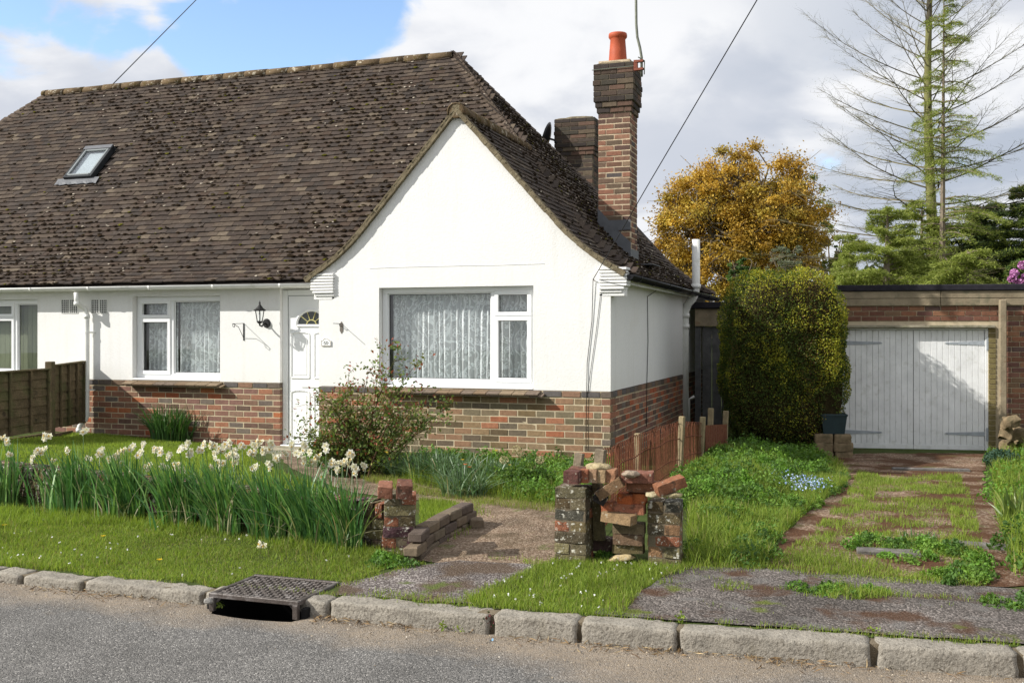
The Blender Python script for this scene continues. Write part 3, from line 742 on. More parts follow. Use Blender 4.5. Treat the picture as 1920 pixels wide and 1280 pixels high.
def plane_tiles(kind):
    T = []; moss = []; r = random.Random(len(kind)*7+3)
    g = .1
    rows = int(np.interp(RUN, PR, PS)/g)+1
    for k in range(rows):
        s = k*g; run = float(np.interp(s, PS, PR)); z = ZE+float(np.interp(s, PS, PZ)); a = float(np.interp(s, PS, PA))
        if kind == 'front': lo, hi = HXL+run, EX-run
        elif kind == 'right': lo, hi = VY, BY-run
        elif kind == 'wleft': lo, hi = VY, EF+run+.15
        if kind == 'wleft' and run > 2.05: break
        x = lo-(.0825 if k % 2 else 0)
        if kind == 'front': x = -17.9+(.0825 if k % 2 else 0)
        while x < hi:
            c = x+.0825; x += .165
            if c < lo-.02 or c > hi+.05: continue
            if kind == 'front':
                X, Y = c, EF+run; u = Vector((1, 0, 0)); v = Vector((0, math.cos(a), math.sin(a)))
            elif kind == 'right':
                X, Y = EX-run, c; u = Vector((0, 1, 0)); v = Vector((-math.cos(a), 0, math.sin(a)))
            else:
                X, Y = WLX+run, c; u = Vector((0, -1, 0)); v = Vector((math.cos(a), 0, math.sin(a)))
            hh = float(roof_h(X+v.x*.08, Y+v.y*.08)); zz = z+v.z*.08
            if zz < hh-.035 or zz > hh+.05: continue
            if kind == 'front' and SKY0[0]-.03 < X < SKY0[1]+.03 and SKY0[2]-.02 < s+.05 < SKY0[3]+.02: continue
            nrm = u.cross(v)
            tilt = -.135+r.gauss(0, .008)
            R = Matrix((u, v, nrm)).transposed() @ Matrix.Rotation(tilt, 3, 'X') @ Matrix.Rotation(r.gauss(0, .009), 3, 'Z') @ Matrix.Rotation(r.gauss(0, .007), 3, 'Y')
            loc = Vector((X, Y, z))+nrm*(.028+r.uniform(-.002, .004))+v*r.gauss(0, .004)
            pale = r.random() < .035
            vi = r.choice([9]) if pale else r.choice([0, 1, 2, 3, 4, 5, 6, 7, 8, 10, 11, 12, 13, 14, 15, 16, 17])
            T.append((loc, R, (1, 1, 1), vi, view_score(loc, nrm)*(1 if kind == 'front' else .5)))
            # moss cushions sit on lower edges and in the joints
            dens = .5+1.5*noise.noise(Vector((X*.42, Y*.5, z*.5+3)))+.8*noise.noise(Vector((X*2.1, Y*2, z*2)))
            if kind == 'front': dens += .45*(1-abs(z-3.6)/1.6)
            if X < -12.5: dens -= .25
            for _ in range(6):
                if r.random() < max(.06, dens)*.40:
                    moss.append((loc+u*r.choice([-.08, .08, r.uniform(-.08, .08), r.uniform(-.08, .08)])+v*r.choice([r.uniform(-.006, .004), r.uniform(-.006, .035)])+nrm*.002, R, r.uniform(.008, .018)*r.choice([1, 1, 1, 1.4])))
    return T, moss
# skylight extents in x and along-slope s
SKY0 = (-12.13, -11.57, 2.56, 3.34)
def front_pt(X, s, up=0.):
    a = float(np.interp(s, PS, PA)); return Vector((X, EF+float(np.interp(s, PS, PR))-math.sin(a)*up, ZE+float(np.interp(s, PS, PZ))+math.cos(a)*up))
T = []; moss = []
for kd in ('front', 'right', 'wleft'):
    a, b = plane_tiles(kd); T += a; moss += b
pieces('roof_tile', TV, T, ROOF, m['tile'], 300)
def moss_mesh(moss):
    ico = np.array([(0, 0, 1), (.9, 0, .35), (.28, .85, .35), (-.73, .53, .35), (-.73, -.53, .35), (.28, -.85, .35), (1, .4, -.2), (-.4, 1, -.2), (-1, -.2, -.2), (0, -1, -.2)])
    tri = np.array([(0, 1, 2), (0, 2, 3), (0, 3, 4), (0, 4, 5), (0, 5, 1), (1, 6, 2), (2, 6, 7), (2, 7, 3), (3, 7, 8), (3, 8, 4), (4, 8, 9), (4, 9, 5), (5, 9, 6), (5, 6, 1)])
    VV = []; FF = []; TT = []
    for i, (p, R, s) in enumerate(moss):
        j = rng.uniform(.7, 1.3, (10, 3)); v = ico*j*np.array([s*2.1, s*1.0, s*.85])
        VV.append(v @ np.array(R).T+np.array(p)); FF.append(tri+10*i)
        g = rng.random(); c = (.022, .015, .009) if g < .76 else (.42, .37, .30) if g < .88 and s < .014 else (.03, .02, .012) if g < .9 else ((.085, .08, .012) if g > .96 else (.05, .04, .02))
        TT.append(np.tile(np.array(c)*rng.uniform(.7, 1.3), (10, 1)))
    return fast('roof_moss', np.concatenate(VV), np.concatenate(FF), np.concatenate(TT))
put('moss', moss_mesh(moss), m['moss'], ROOF, kind='stuff')
# ridge, hip bonnets, verges
def halfround(mb, p, q, up, r, t=.014, n=8, lift=0.):
    p, q, up = Vector(p), Vector(q), Vector(up).normalized(); d = (q-p).normalized(); s = d.cross(up).normalized(); up = s.cross(d)
    V = []
    for e, P in enumerate((p, q)):
        for rr in (r, r-t):
            for k in range(n+1):
                an = PI*(-.12+1.24*k/n); V.append(P+s*math.cos(an)*rr+up*(math.sin(an)*rr+(lift if e == 0 else 0)))
    N1 = n+1; Fs = []
    for k in range(n):
        Fs.append((k, k+1, 2*N1+k+1, 2*N1+k)); Fs.append((N1+k, 3*N1+k, 3*N1+k+1, N1+k+1))
        Fs.append((k, N1+k, N1+k+1, k+1)); Fs.append((2*N1+k, 2*N1+k+1, 3*N1+k+1, 3*N1+k))
    Fs += [(0, 2*N1, 3*N1, N1), (n, N1+n, 3*N1+n, 2*N1+n)]
    mb.add([p_+noise.noise_vector(p_*14)*.007 for p_ in V], Fs)
x = RXR-.02; i = 0
while x > RXL-.1:
    x2 = max(x-.42, RXL-.12); mb = MB(); dz = random.uniform(-.008, .008)
    halfround(mb, (x, RY, ZR-.035+dz), (x2+.004, RY, ZR-.035+dz), (0, 0, 1), .098, n=8)
    mb.put('ridge_tile', m['ridge'], ROOF, smooth=True); x = x2-.006; i += 1
mb = MB(); mb.lathe((0, 0, 0), [(0, 0), (.095, 0)], 10); 
for k in range(len(mb.V)): v = mb.V[k]; mb.V[k] = (RXR-.025, RY+v[0]*.85, ZR-.045+v[1]*.85)
mb.put('ridge_end', m['ridge'], ROOF)
wz = float(prof(-4.46-WLX))
y = VY-.02
ye = EF+(-4.46-WLX)+.25
while y < ye:
    mb = MB(); halfround(mb, (-4.46, y, wz-.045+random.uniform(-.006, .006)), (-4.46, min(y+.40, ye), wz-.05), (0, 0, 1), .108)
    mb.put('ridge_tile', m['ridge'], ROOF, smooth=True); y += .406
mb = MB(); mb.tube([(-4.46, VY-.01, wz-.03), (-4.46, VY+.05, wz-.03)], .088, 10); mb.put('ridge_end', m['ridge'], ROOF)
def bonnet(P, hipdir, side1, side2, w=.15, ln=.20):
    """a curved hip tile: saddle sheet across the hip, lower lip lifted"""
    mb = MB(); h = Vector(hipdir).normalized(); V = []; n = 8; t = .014
    for layer in (0, -t):
        for e, (dn, lf) in enumerate(((0, .030), (ln*.5, .018), (ln, .0))):
            for k in range(n+1):
                q = (k/n-.5)*2; side = Vector(side1) if q < 0 else Vector(side2)
                c = P+h*dn+side*abs(q)*w*(.92 if e else 1.0)
                c.z += lf+layer+.020*(1-min(1, abs(q)*1.6))**2-.012*abs(q)
                V.append(c)
    N1 = n+1; Fs = []
    for e in range(2):
        for k in range(n): Fs.append((e*N1+k, e*N1+k+1, (e+1)*N1+k+1, (e+1)*N1+k)); b = 3*N1; Fs.append((b+e*N1+k+1, b+e*N1+k, b+(e+1)*N1+k, b+(e+1)*N1+k+1))
    for k in range(n): Fs.append((k, 3*N1+k, 3*N1+k+1, k+1))
    mb.add(V, Fs); mb.put('bonnet_tile', m['ridge2'], ROOF, smooth=True)
m['ridge2'] = MAT('bonnet_clay', (.105, .08, .062), .9, .35, 12, .6, 90, .1, [((.34, .29, .22), 16, .62, .68, .6), ((.035, .025, .015), 14, .55, .66, .6)])
for k in range(int(np.interp(RUN, PR, PS)/.1)-1, -1, -1):
    s = k*.1; run = float(np.interp(s, PS, PR)); z = ZE+float(np.interp(s, PS, PZ)); a = float(np.interp(s, PS, PA)); ta = math.tan(a)
    # front-right hip (above the wing ridge only)
    for (X, Y, ux, uy, keep) in ((EX-run, EF+run, -1, 1, (EX-run) < -4.40), (EX-run, BY-run, -1, -1, True), (HXL+run, EF+run, 1, 1, True)):
        if not keep: continue
        hd = Vector((ux, uy, ta)); sx = Vector((-ux, 0, -ta)).normalized()*0
        s1 = Vector((0, -uy, 0))*0+Vector((-ux*0, 0, 0))
        # side directions: along each tile course, away from the hip
        s1 = Vector((ux, 0, 0)) ; s2 = Vector((0, uy, 0))
        bonnet(Vector((X, Y, z+.022)), hd, s1, s2)
def verge(side):
    mb = MB(); pts = []
    X0 = WLX if side < 0 else EX; sg = 1 if side < 0 else -1
    S = np.arange(0, float(np.interp(2.01, PR, PS)), .09)
    for k, s in enumerate(S):
        run = float(np.interp(s, PS, PR)); z = ZE+float(np.interp(s, PS, PZ)); a = float(np.interp(s, PS, PA))
        X = X0+sg*run; v = Vector((sg*math.cos(a), 0, math.sin(a)))
        p = Vector((X, VY+.045, z-.012)); q = p+v*.105
        mb.bar(p+Vector((0, random.uniform(-.006, .006), random.uniform(-.004, .004))), q, .11, .058, up=(0, 1, 0) if False else (0, 0, 1), col=(.5, .5, .5))
        mb.bar(p+Vector((0, -.006+random.uniform(-.006, .004), .030)), q+Vector((0, 0, .022)), .11, .014)
    mb.put('verge', m['verge'], ROOF)
verge(-1); verge(1)
# ---- rendered walls
def wall_sheet(name, P0, u, L, zlo, ztop, holes, thick, inward, mat, step=.15):
    """upright sheet with window openings, thickened inwards; u along, ztop(a) gives the head height"""
    cuts = {0., L}
    for a0, a1, z0, z1 in holes: cuts |= {a0, a1}
    for a in np.arange(0, L, step): cuts.add(float(a))
    A = sorted(cuts); A = [a for i, a in enumerate(A) if i == 0 or a-A[i-1] > 1e-4]
    zc_ = {zlo}
    for h in holes: zc_ |= {h[2], h[3]}
    zs = sorted(zc_)
    bm = bmesh.new(); u = Vector(u); P0 = Vector(P0); cache = {}
    def vt(a, z):
        k = (round(a, 4), round(z, 4))
        if k not in cache: c = P0+u*a; cache[k] = bm.verts.new((c.x, c.y, z))
        return cache[k]
    for a, b in zip(A[:-1], A[1:]):
        mid = (a+b)/2; cols = list(zs)
        for i, z0 in enumerate(cols):
            z1 = cols[i+1] if i+1 < len(cols) else None
            if z1 is not None:
                if any(h[0]-1e-4 < mid < h[1]+1e-4 and h[2]-1e-4 <= (z0+z1)/2 <= h[3]+1e-4 for h in holes): continue
                bm.faces.new([vt(a, z0), vt(b, z0), vt(b, z1), vt(a, z1)])
            else:
                bm.faces.new([vt(a, z0), vt(b, z0), vt(b, ztop(b)), vt(a, ztop(a))])
    inn = Vector(inward)
    fr = list(bm.faces)
    ret = bmesh.ops.extrude_face_region(bm, geom=fr)
    for v in [g for g in ret['geom'] if isinstance(g, bmesh.types.BMVert)]: v.co += inn*thick
    bmesh.ops.recalc_face_normals(bm, faces=bm.faces)
    me = bpy.data.meshes.new(name); bm.to_mesh(me); bm.free()
    return put(name, me, mat, H)
WIN_W = (-5.48-XL, -3.525-XL, .985, 2.18)
def gable_top(a):
    X = XL+a; return float(min(prof(EX-X), prof(X-WLX)))-.035
ZT = 2.18
wall_sheet('gable_wall', (XL, YW, 0), (1, 0, 0), XR-XL, ZP, lambda a: max(ZT+.02, gable_top(a)), [WIN_W], .25, (0, 1, 0), m['render'])
MX0 = -17.6
DOORX = (-7.16, -6.302); WA = (-9.50, -8.08, .985, 2.135); WB = (-13.35, -11.15, .985, 2.12)
wall_sheet('front_wall', (MX0, YM, 0), (1, 0, 0), DOORX[0]-MX0, ZP, lambda a: 2.26, [(WA[0]-MX0, WA[1]-MX0, WA[2], WA[3]), (WB[0]-MX0, WB[1]-MX0, WB[2], WB[3])], .25, (0, 1, 0), m['render'])
mb = MB(); mb.box((-6.2+.0, (YW+.25+YM+.25)/2+.0, 1.2), (.198, YM-YW-.004, 2.12)); mb.put('return_wall', m['render'], H)
mb = MB(); mb.box(((DOORX[0]+DOORX[1])/2, YM+.125, 2.235), (DOORX[1]-DOORX[0]+.001, .248, .05)); mb.put('door_head', m['render'], H)
wall_sheet('side_wall', (XR, YW+.252, 0), (0, 1, 0), BY-.2-YW-.252, ZP, lambda a: 2.36, [], .25, (-1, 0, 0), m['render'])
wall_sheet('rear_wall', (MX0, BY-.2, 0), (1, 0, 0), XR-MX0-.252, .1, lambda a: 2.3, [], .25, (0, -1, 0), m['render'])
wall_sheet('far_wall', (MX0, YM+.252, 0), (0, 1, 0), BY-.2-YM-.51, .1, lambda a: 2.3, [], .25, (1, 0, 0), m['render'])
# hairline ledge in the gable render
mb = MB(); pts = [at_Y(x, y, YW-.001) for x, y in ((693, 503), (740, 501), (800, 499.5), (860, 498), (930, 497), (1022, 494))]
for a, b in zip(pts[:-1], pts[1:]): mb.bar(a, b-(b-a)*.01, .006, random.uniform(.003, .007))
mb.put('render_ledge', m['render'], H)
# ---- rooms behind the windows, dark inside
def room(x0, x1, y0, z0=.3, z1=2.2, d=2.2):
    mb = MB(); t = .05
    mb.box(((x0+x1)/2, y0+d, (z0+z1)/2), (x1-x0, t, z1-z0)); mb.box((x0, y0+d/2, (z0+z1)/2), (t, d-t-.004, z1-z0)); mb.box((x1, y0+d/2, (z0+z1)/2), (t, d-t-.004, z1-z0))
    mb.box(((x0+x1)/2, y0+d/2, z0), (x1-x0, d, t)); mb.box(((x0+x1)/2, y0+d/2, z1), (x1-x0, d, t)); mb.put('room', m['void'], H)
room(-6.0, -3.0, YW+.28); room(-10.0, -7.5, YM+.28); room(-13.8, -10.7, YM+.28)
# ---- windows
def window(x0, x1, y, z0, z1, splits, name='window', curtain=None, set_back=.09):
    """casement window; splits: list of (xa, xb, [z cuts], opening flag)"""
    W = empty(name, ((x0+x1)/2, y+set_back, z0), H)
    fy = y+set_back; mb = MB(); fw = .065; d = .07
    z0f = z0+.03
    mb.box(((x0+x1)/2, fy+d/2, z1-fw/2), (x1-x0, d, fw), bev=.006); mb.box(((x0+x1)/2, fy+d/2, z0f+fw/2), (x1-x0, d, fw), bev=.006)
    for x in (x0+fw/2, x1-fw/2): mb.box((x, fy+d/2+.001, (z0f+z1)/2), (fw, d-.002, z1-z0f-2*fw+.008), bev=.006)
    for xa, xb, zc_, op in splits[:-1]: mb.box((xb, fy+d/2+.001, (z0f+z1)/2), (fw, d-.004, z1-z0f-2*fw+.008), bev=.006)
    mb.put('frame', m['upvc'], W)
    for i, (xa, xb, cuts, op) in enumerate(splits):
        xa2 = xa+(fw if i == 0 else fw/2); xb2 = xb-(fw if i == len(splits)-1 else fw/2)
        zs = [z0f+fw]+cuts+[z1-fw]
        for j in range(len(zs)-1):
            a, b = zs[j]+(0.018 if j else 0), zs[j+1]-(0.018 if j < len(zs)-2 else 0)
            fr = MB(); sw = .05 if op else .014; dd = .05 if op else .02; yy = fy-.014 if op else fy+.02
            e = .016 if op else .0
            X0, X1, Z0, Z1 = xa2-e, xb2+e, a-e, b+e
            fr.box(((X0+X1)/2, yy+dd/2, Z1-sw/2), (X1-X0, dd, sw), bev=.005); fr.box(((X0+X1)/2, yy+dd/2, Z0+sw/2), (X1-X0, dd, sw), bev=.005)
            for x in (X0+sw/2, X1-sw/2): fr.box((x, yy+dd/2+.0005, (Z0+Z1)/2), (sw, dd-.001, Z1-Z0-2*sw+.006), bev=.005)
            S = fr.put('sash' if op else 'bead', m['upvc'], W)
            gk = MB(); g_ = .006
            gk.box(((X0+X1)/2, yy+dd-.006, Z1-sw-g_/2), (X1-X0-2*sw, .004, g_)); gk.box(((X0+X1)/2, yy+dd-.006, Z0+sw+g_/2), (X1-X0-2*sw, .004, g_))
            for x in (X0+sw+g_/2, X1-sw-g_/2): gk.box((x, yy+dd-.006, (Z0+Z1)/2), (g_, .004, Z1-Z0-2*sw-2*g_))
            gk.put('gasket', m['black_plastic'], S)
            MB().box(((X0+X1)/2, yy+dd-.003+.004, (Z0+Z1)/2), (X1-X0-2*sw+.004, .004, Z1-Z0-2*sw+.004)).put('pane', m['glass'], S)
    if len(splits) > 1 and any(j[2] for j in splits):
        for xa, xb, cuts, op in splits:
            for c in cuts: MB().box(((xa+xb)/2, fy+d/2, c), (xb-xa-fw*1.2, d-.01, .055), bev=.005).put('transom', m['upvc'], W)
    mb = MB(); mb.box(((x0+x1)/2, fy-.03, z0+.015), (x1-x0+.0, .13, .026), bev=.005); mb.put('cill', m['upvc'], W)
    return W
def at_wx(px, Y): return XatY(px, Y)
wz0, wz1 = .985, 2.18
xs_ = at_wx(925, YW+.09)
window(-5.478, -3.527, YW, wz0, wz1, [(-5.478, xs_, [], False), (xs_, -3.527, [at_Y(960, 593, YW+.09).z], True)])
xs_ = at_wx(322, YM+.09)
window(-9.498, -8.082, YM, .985, 2.135, [(-9.498, xs_, [at_Y(292, 597, YM+.09).z], True), (xs_, -8.082, [], False)])
xs_ = at_wx(29, YM+.09)
window(-13.348, -11.152, YM, .985, 2.12, [(-13.348, -12.55, [], False), (-12.55, xs_, [at_Y(10, 595, YM+.09).z], True), (xs_, -11.152, [], False)])
# ---- clay tile sills under the windows
SB = [(.20, .14, .09), (.24, .18, .12), (.17, .13, .10)]
def sill(x0, x1, y, z):
    S = empty('window_ledge', ((x0+x1)/2, y, z-.05), H); n = max(4, int((x1-x0)/.155))
    w = (x1-x0)/n
    for i in range(n):
        mb = MB(); c = random.choice(SB); x = x0+(i+.5)*w
        R = Matrix.Rotation(.22, 3, 'X') @ Matrix.Rotation(random.uniform(-.02, .02), 3, 'Z')
        mb.box((x, y-.045, z-.028+random.uniform(-.002, .002)), (w-.006, .19, .020), R, .003, c)
        mb.put('sill_tile', m['brick'], S)
        mb = MB(); mb.box((x+w*.3, y-.035, z-.052), (w-.006, .17, .018), R, .003, c); mb.put('sill_tile', m['brick'], S)
    mb = MB(); mb.box(((x0+x1)/2, y-.01, z-.03), (x1-x0-.02, .08, .03)); mb.put('bedding', m['mortar_dark'], S)
sill(XatY(716, YW)-.03, XatY(1012, YW)+.02, YW, .985)
sill(XatY(240, YM), XatY(418, YM), YM, .985)
# ---- brick plinths
m['mortar_l'] = MAT('mortar_cream', (.50, .42, .29), .95, .15, 12, .7, 140, .1, [((.20, .17, .12), 3, .58, .7, .5)], bdist=.004)
def core(name, c, s): return MB().box(c, s).put(name, m['mortar_l'], H)
ZB = ZP-.075-.75
PW = core('gable_plinth', ((XL+XR)/2-.003, YW+.0035+.12, .49), (XR-XL-.018, .24, ZP*2-.98-.01))
PM = core('front_plinth', ((MX0+DOORX[0])/2, YM+.1235, .49), (DOORX[0]-MX0-.008, .24, .98))
PSd = core('side_plinth', (XR-.0035-.12, (YW+.26+BY-.2)/2, .485), (.24, BY-.2-YW-.27, .97))
P_WING = [(.22, .13, .08), (.22, .15, .085), (.21, .15, .08), (.15, .11, .065), (.20, .145, .085), (.25, .15, .09), (.14, .115, .07), (.19, .14, .085), (.31, .14, .08), (.13, .10, .07), (.17, .14, .09), (.36, .14, .075), (.22, .13, .075), (.15, .12, .085), (.23, .165, .10), (.16, .125, .08)]
P_MAIN = [(.24, .12, .08), (.26, .13, .085), (.20, .12, .085), (.30, .14, .085), (.22, .14, .10), (.34, .16, .10), (.18, .11, .085), (.21, .12, .08), (.38, .12, .06), (.42, .15, .07), (.18, .10, .08), (.15, .12, .10), (.30, .14, .085), (.16, .13, .105), (.22, .12, .09), (.15, .10, .075)]
BW = brick_variants('brick', P_WING, 16, seed=2); BM_ = brick_variants('brick', P_MAIN, 16, seed=3)
def damp(c):  # lower courses are greener and duller bricks
    return None
ncr = 12; zb = ZP-.085-ncr*.075
w0 = coursing((XL, YW, 0), (1, 0, 0), (0, -1, 0), XR-XL, zb, ncr, BW, corner0=False, corner1=True)
pieces('brick', BW, w0, PW, m['brick'], 300)
s0 = coursing((XR, YW, 0), (0, 1, 0), (1, 0, 0), BY-.2-YW, zb, ncr, BM_, start=1, corner0=True)
s0 = [(l, R, s, v, sc) for (l, R, s, v, sc) in s0]
pieces('brick', BM_, s0, PSd, m['brick'], 300)
f0 = coursing((-11.2, YM, 0), (1, 0, 0), (0, -1, 0), DOORX[0]+11.2, zb, ncr, BM_)
pieces('brick', BM_, f0, PM, m['brick'], 300)
# the capping course: bricks on edge, a touch proud
P_CAP = [(.13, .105, .085), (.16, .11, .075), (.10, .09, .085), (.20, .12, .08), (.12, .10, .09), (.30, .09, .05)]
BC = brick_variants('brick', P_CAP, 9, seed=5)
def cap(o, u, nrm, L, par):
    T = coursing(o, u, nrm, L, ZP-.0775, 1, BC, proud=.006, g=.075)
    pieces('capping_brick', BC, T, par, m['brick'], 300)
wl = XatY(714, YW); wr = XatY(1014, YW)
cap((XL, YW, 0), (1, 0, 0), (0, -1, 0), wl-.04-XL, PW); cap((wr+.03, YW, 0), (1, 0, 0), (0, -1, 0), XR+.006-wr-.03, PW)
cap((-11.2, YM, 0), (1, 0, 0), (0, -1, 0), XatY(239, YM)+11.2, PM); cap((XatY(420, YM), YM, 0), (1, 0, 0), (0, -1, 0), DOORX[0]-XatY(420, YM), PM)
cap((XR, YW+.1, 0), (0, 1, 0), (1, 0, 0), BY-.4-YW, PSd)
# door jamb side bricks seen at the opening (return of the plinth)
# ---- front door
def door():
    y = YM+.10; x0, x1, z0, z1 = DOORX[0], DOORX[1], .14, 2.20
    D = empty('front_door', ((x0+x1)/2, y, z0), H)
    mb = MB(); fw = .075
    mb.box((x0+fw/2, y, (z0+z1)/2), (fw, .08, z1-z0-.001), bev=.006); mb.box((x1-fw/2, y, (z0+z1)/2), (fw, .08, z1-z0-.001), bev=.006)
    mb.box(((x0+x1)/2, y+.001, z1-fw/2), (x1-x0-2*fw, .078, fw), bev=.006); mb.put('frame', m['upvc'], D)
    MB().box(((x0+x1)/2, y-.035, z0+.012), (x1-x0, .14, .05), bev=.008).put('threshold', m['upvc'], D)
    gx0, gx1 = x0+fw+.004, x1-fw-.004; zt = z1-fw-.004
    g = MB()
    for x in (gx0-.002, gx1+.002): g.box((x, y-.026, (z0+zt)/2+.03), (.005, .01, zt-z0-.09))
    g.box(((gx0+gx1)/2, y-.026, zt+.002), (gx1-gx0, .01, .005)); g.put('gasket', m['black_plastic'], D)
    L = MB(); L.box(((gx0+gx1)/2, y-.005, (z0+.05+zt)/2), (gx1-gx0, .045, zt-z0-.05), bev=.004); leaf = L.put('door_leaf', m['upvc'], D)
    # moulded panels: raised borders
    yf = y-.028
    def mould(xa, xb, za, zb_, arch=False):
        mb = MB(); pts = [(xa, za), (xb, za), (xb, zb_)]+([((xa+xb)/2+(xb-xa)/2*math.cos(t), zb_-.0+(xb-xa)*.10*math.sin(t)) for t in np.linspace(0, PI, 7)[1:-1]] if arch else [])+[(xa, zb_)]
        for i in range(len(pts)):
            p, q = pts[i], pts[(i+1) % len(pts)]; mb.bar((p[0], yf-.003, p[1]), (q[0], yf-.003, q[1]), .020, .022, up=(0, 0, 1) if abs(p[0]-q[0]) > abs(p[1]-q[1]) else (1, 0, 0), bev=.006)
        mb.box(((xa+xb)/2, yf+.002, (za+zb_)/2), (xb-xa-.07, .016, zb_-za-.07), bev=.006); mb.put('moulded_panel', m['upvc'], leaf)
    w = gx1-gx0; ca = gx0+w*.28; cb = gx0+w*.72
    mould(gx0+.045, gx0+w/2-.035, 1.05, 1.62, True); mould(gx0+w/2+.035, gx1-.045, 1.05, 1.62, True)
    mould(gx0+.045, gx0+w/2-.035, .24, .86, True); mould(gx0+w/2+.035, gx1-.045, .24, .86, True)
    mb = MB(); mb.bar(((gx0+gx1)/2-.15, yf-.005, .955), ((gx0+gx1)/2+.15, yf-.005, .955), .014, .055, bev=.004); mb.put('letter_plate', m['upvc'], leaf)
    # fanlight: half-round glazed light with radiating bars
    c = ((gx0+gx1)/2, yf, 1.745); r = .20; sx = 1.0
    mb = MB(); n = 14; pts = [(c[0]+math.cos(t)*(r+.02), yf-.004, c[2]+math.sin(t)*(r+.02)*.86) for t in np.linspace(0, PI, n)]
    mb.tube(pts, .022, 6); mb.bar((c[0]-r-.02, yf-.004, c[2]-.015), (c[0]+r+.02, yf-.004, c[2]-.015), .03, .035, bev=.01); Fl = mb.put('fanlight', m['upvc'], leaf)
    P = [(c[0]+math.cos(t)*r, yf-.003, c[2]+math.sin(t)*r*.86) for t in np.linspace(0, PI, n)]
    mb = MB(); mb.extrude(P, (0, .004, 0)); mb.put('fanlight_pane', m['pane_dark'], leaf)
    mb = MB()
    for t in (.22, .40, .60, .78):
        t *= PI; mb.bar((c[0]+math.cos(t)*.07, yf-.008, c[2]+math.sin(t)*.06), (c[0]+math.cos(t)*r, yf-.008, c[2]+math.sin(t)*r*.86), .006, .012, up=(0, 1, 0))
    mb.tube([(c[0]+math.cos(t)*.07, yf-.008, c[2]+math.sin(t)*.06) for t in np.linspace(0, PI, 9)], .007, 5); mb.put('glazing_bars', m['brass'], leaf)
    MB().box(((x0+x1)/2, YM-.16, .115), (x1-x0+.1, .42, .10), bev=.01).put('doorstep', m['concrete'], D)
m['pane_dark'] = MAT('obscured_glass', (.02, .025, .02), .12, .1, spec=.8)
m['brass'] = MAT('glazing_strip', (.55, .50, .22), .4, .1)
door()
# ---- eaves: fascia, soffit, gutters, pipes
MB().box(((MX0+XL-.05)/2-.0, YM-.0605, 2.235), (XL-MX0-.02, .12, .018)).put('soffit', m['white_paint'], H)
MB().box(((MX0+XL-.05)/2-.0, EF+.082, 2.262), (XL-MX0-.1, .022, .10)).put('fascia', m['white_paint'], H)
def gutter(p, q, r, mat, side, nbr, name='gutter'):
    p, q = Vector(p), Vector(q); d = (q-p).normalized(); s = Vector(side)
    def trough(mb, a, b, r, t=.003, n=8):
        V = []
        for P in (a, b):
            for rr in (r, r-t):
                for k in range(n+1): an = PI*(1+k/n); V.append(P+s*math.cos(an)*rr+Vector((0, 0, 1))*math.sin(an)*rr)
        N1 = n+1; Fs = []
        for k in range(n):
            Fs += [(k, 2*N1+k, 2*N1+k+1, k+1), (N1+k, N1+k+1, 3*N1+k+1, 3*N1+k), (k, k+1, N1+k+1, N1+k), (2*N1+k, 3*N1+k, 3*N1+k+1, 2*N1+k+1)]
        Fs += [(0, N1, 3*N1, 2*N1), (n, 2*N1+n, 3*N1+n, N1+n)]
        mb.add(V, Fs)
    mb = MB(); trough(mb, p, q, r); g_ = mb.put(name, mat, H, smooth=True)
    for i in range(nbr):
        c = p+(q-p)*((i+.5)/nbr); mb = MB(); trough(mb, c-d*.018, c+d*.018, r+.006, .005); mb.put('gutter_bracket', mat, g_, smooth=True)
    for e in (p, q):
        mb = MB(); mb.extrude([e+s*math.cos(an)*(r+.004)+Vector((0, 0, math.sin(an)*(r+.004))) for an in np.linspace(PI, 2*PI, 9)], d*(.006 if e is q else -.006)); mb.put('stop_end', mat, g_)
gutter((MX0, EF+.012, 2.278), (-6.50, EF+.012, 2.265), .052, m['gutter_white'], (0, 1, 0), 11)
# side eaves
MB().box((XR+.075, (YW+BY)/2-.1, 2.235), (.148, BY-YW-.35, .018)).put('soffit', m['white_paint'], H)
MB().box((EX-.035, (YW+BY)/2-.1, 2.245), (.022, BY-YW-.3, .11)).put('fascia', m['white_paint'], H)
gutter((EX+.035, YW-.02, 2.285), (EX+.035, BY-.1, 2.26), .060, m['black_plastic'], (1, 0, 0), 8)
# downpipe on the front
dp = [at_Y(143, 548, EF+.012), at_Y(144, 566, EF+.015), at_Y(150, 574, YM-.13), at_Y(159, 578, YM-.075), at_Y(163, 590, YM-.07), at_Y(163, 778, YM-.07), at_Y(161, 786, YM-.08), at_Y(151, 795, YM-.12), at_Y(148, 803, YM-.14), at_Y(147, 832, YM-.15)]
mb = MB(); mb.tube(dp, .034, 12); DP = mb.put('downpipe', m['gutter_white'], H, smooth=True)
for i in (1, 4, 8):
    d = (dp[i+1 if i < 9 else i]-dp[i]).normalized(); mb = MB(); mb.tube([dp[i]-d*.0, dp[i]+Vector((0, 0, -.05))], .041, 12); mb.put('collar', m['gutter_white'], DP, smooth=True)
for py in (623, 731):
    c = at_Y(163, py, YM-.07); mb = MB(); mb.tube([c-Vector((0, 0, .012)), c+Vector((0, 0, .012))], .039, 12); mb.bar(c+Vector((0, .03, 0)), c+Vector((.09, .055, 0)), .02, .02); mb.put('pipe_clip', m['gutter_white'], DP)
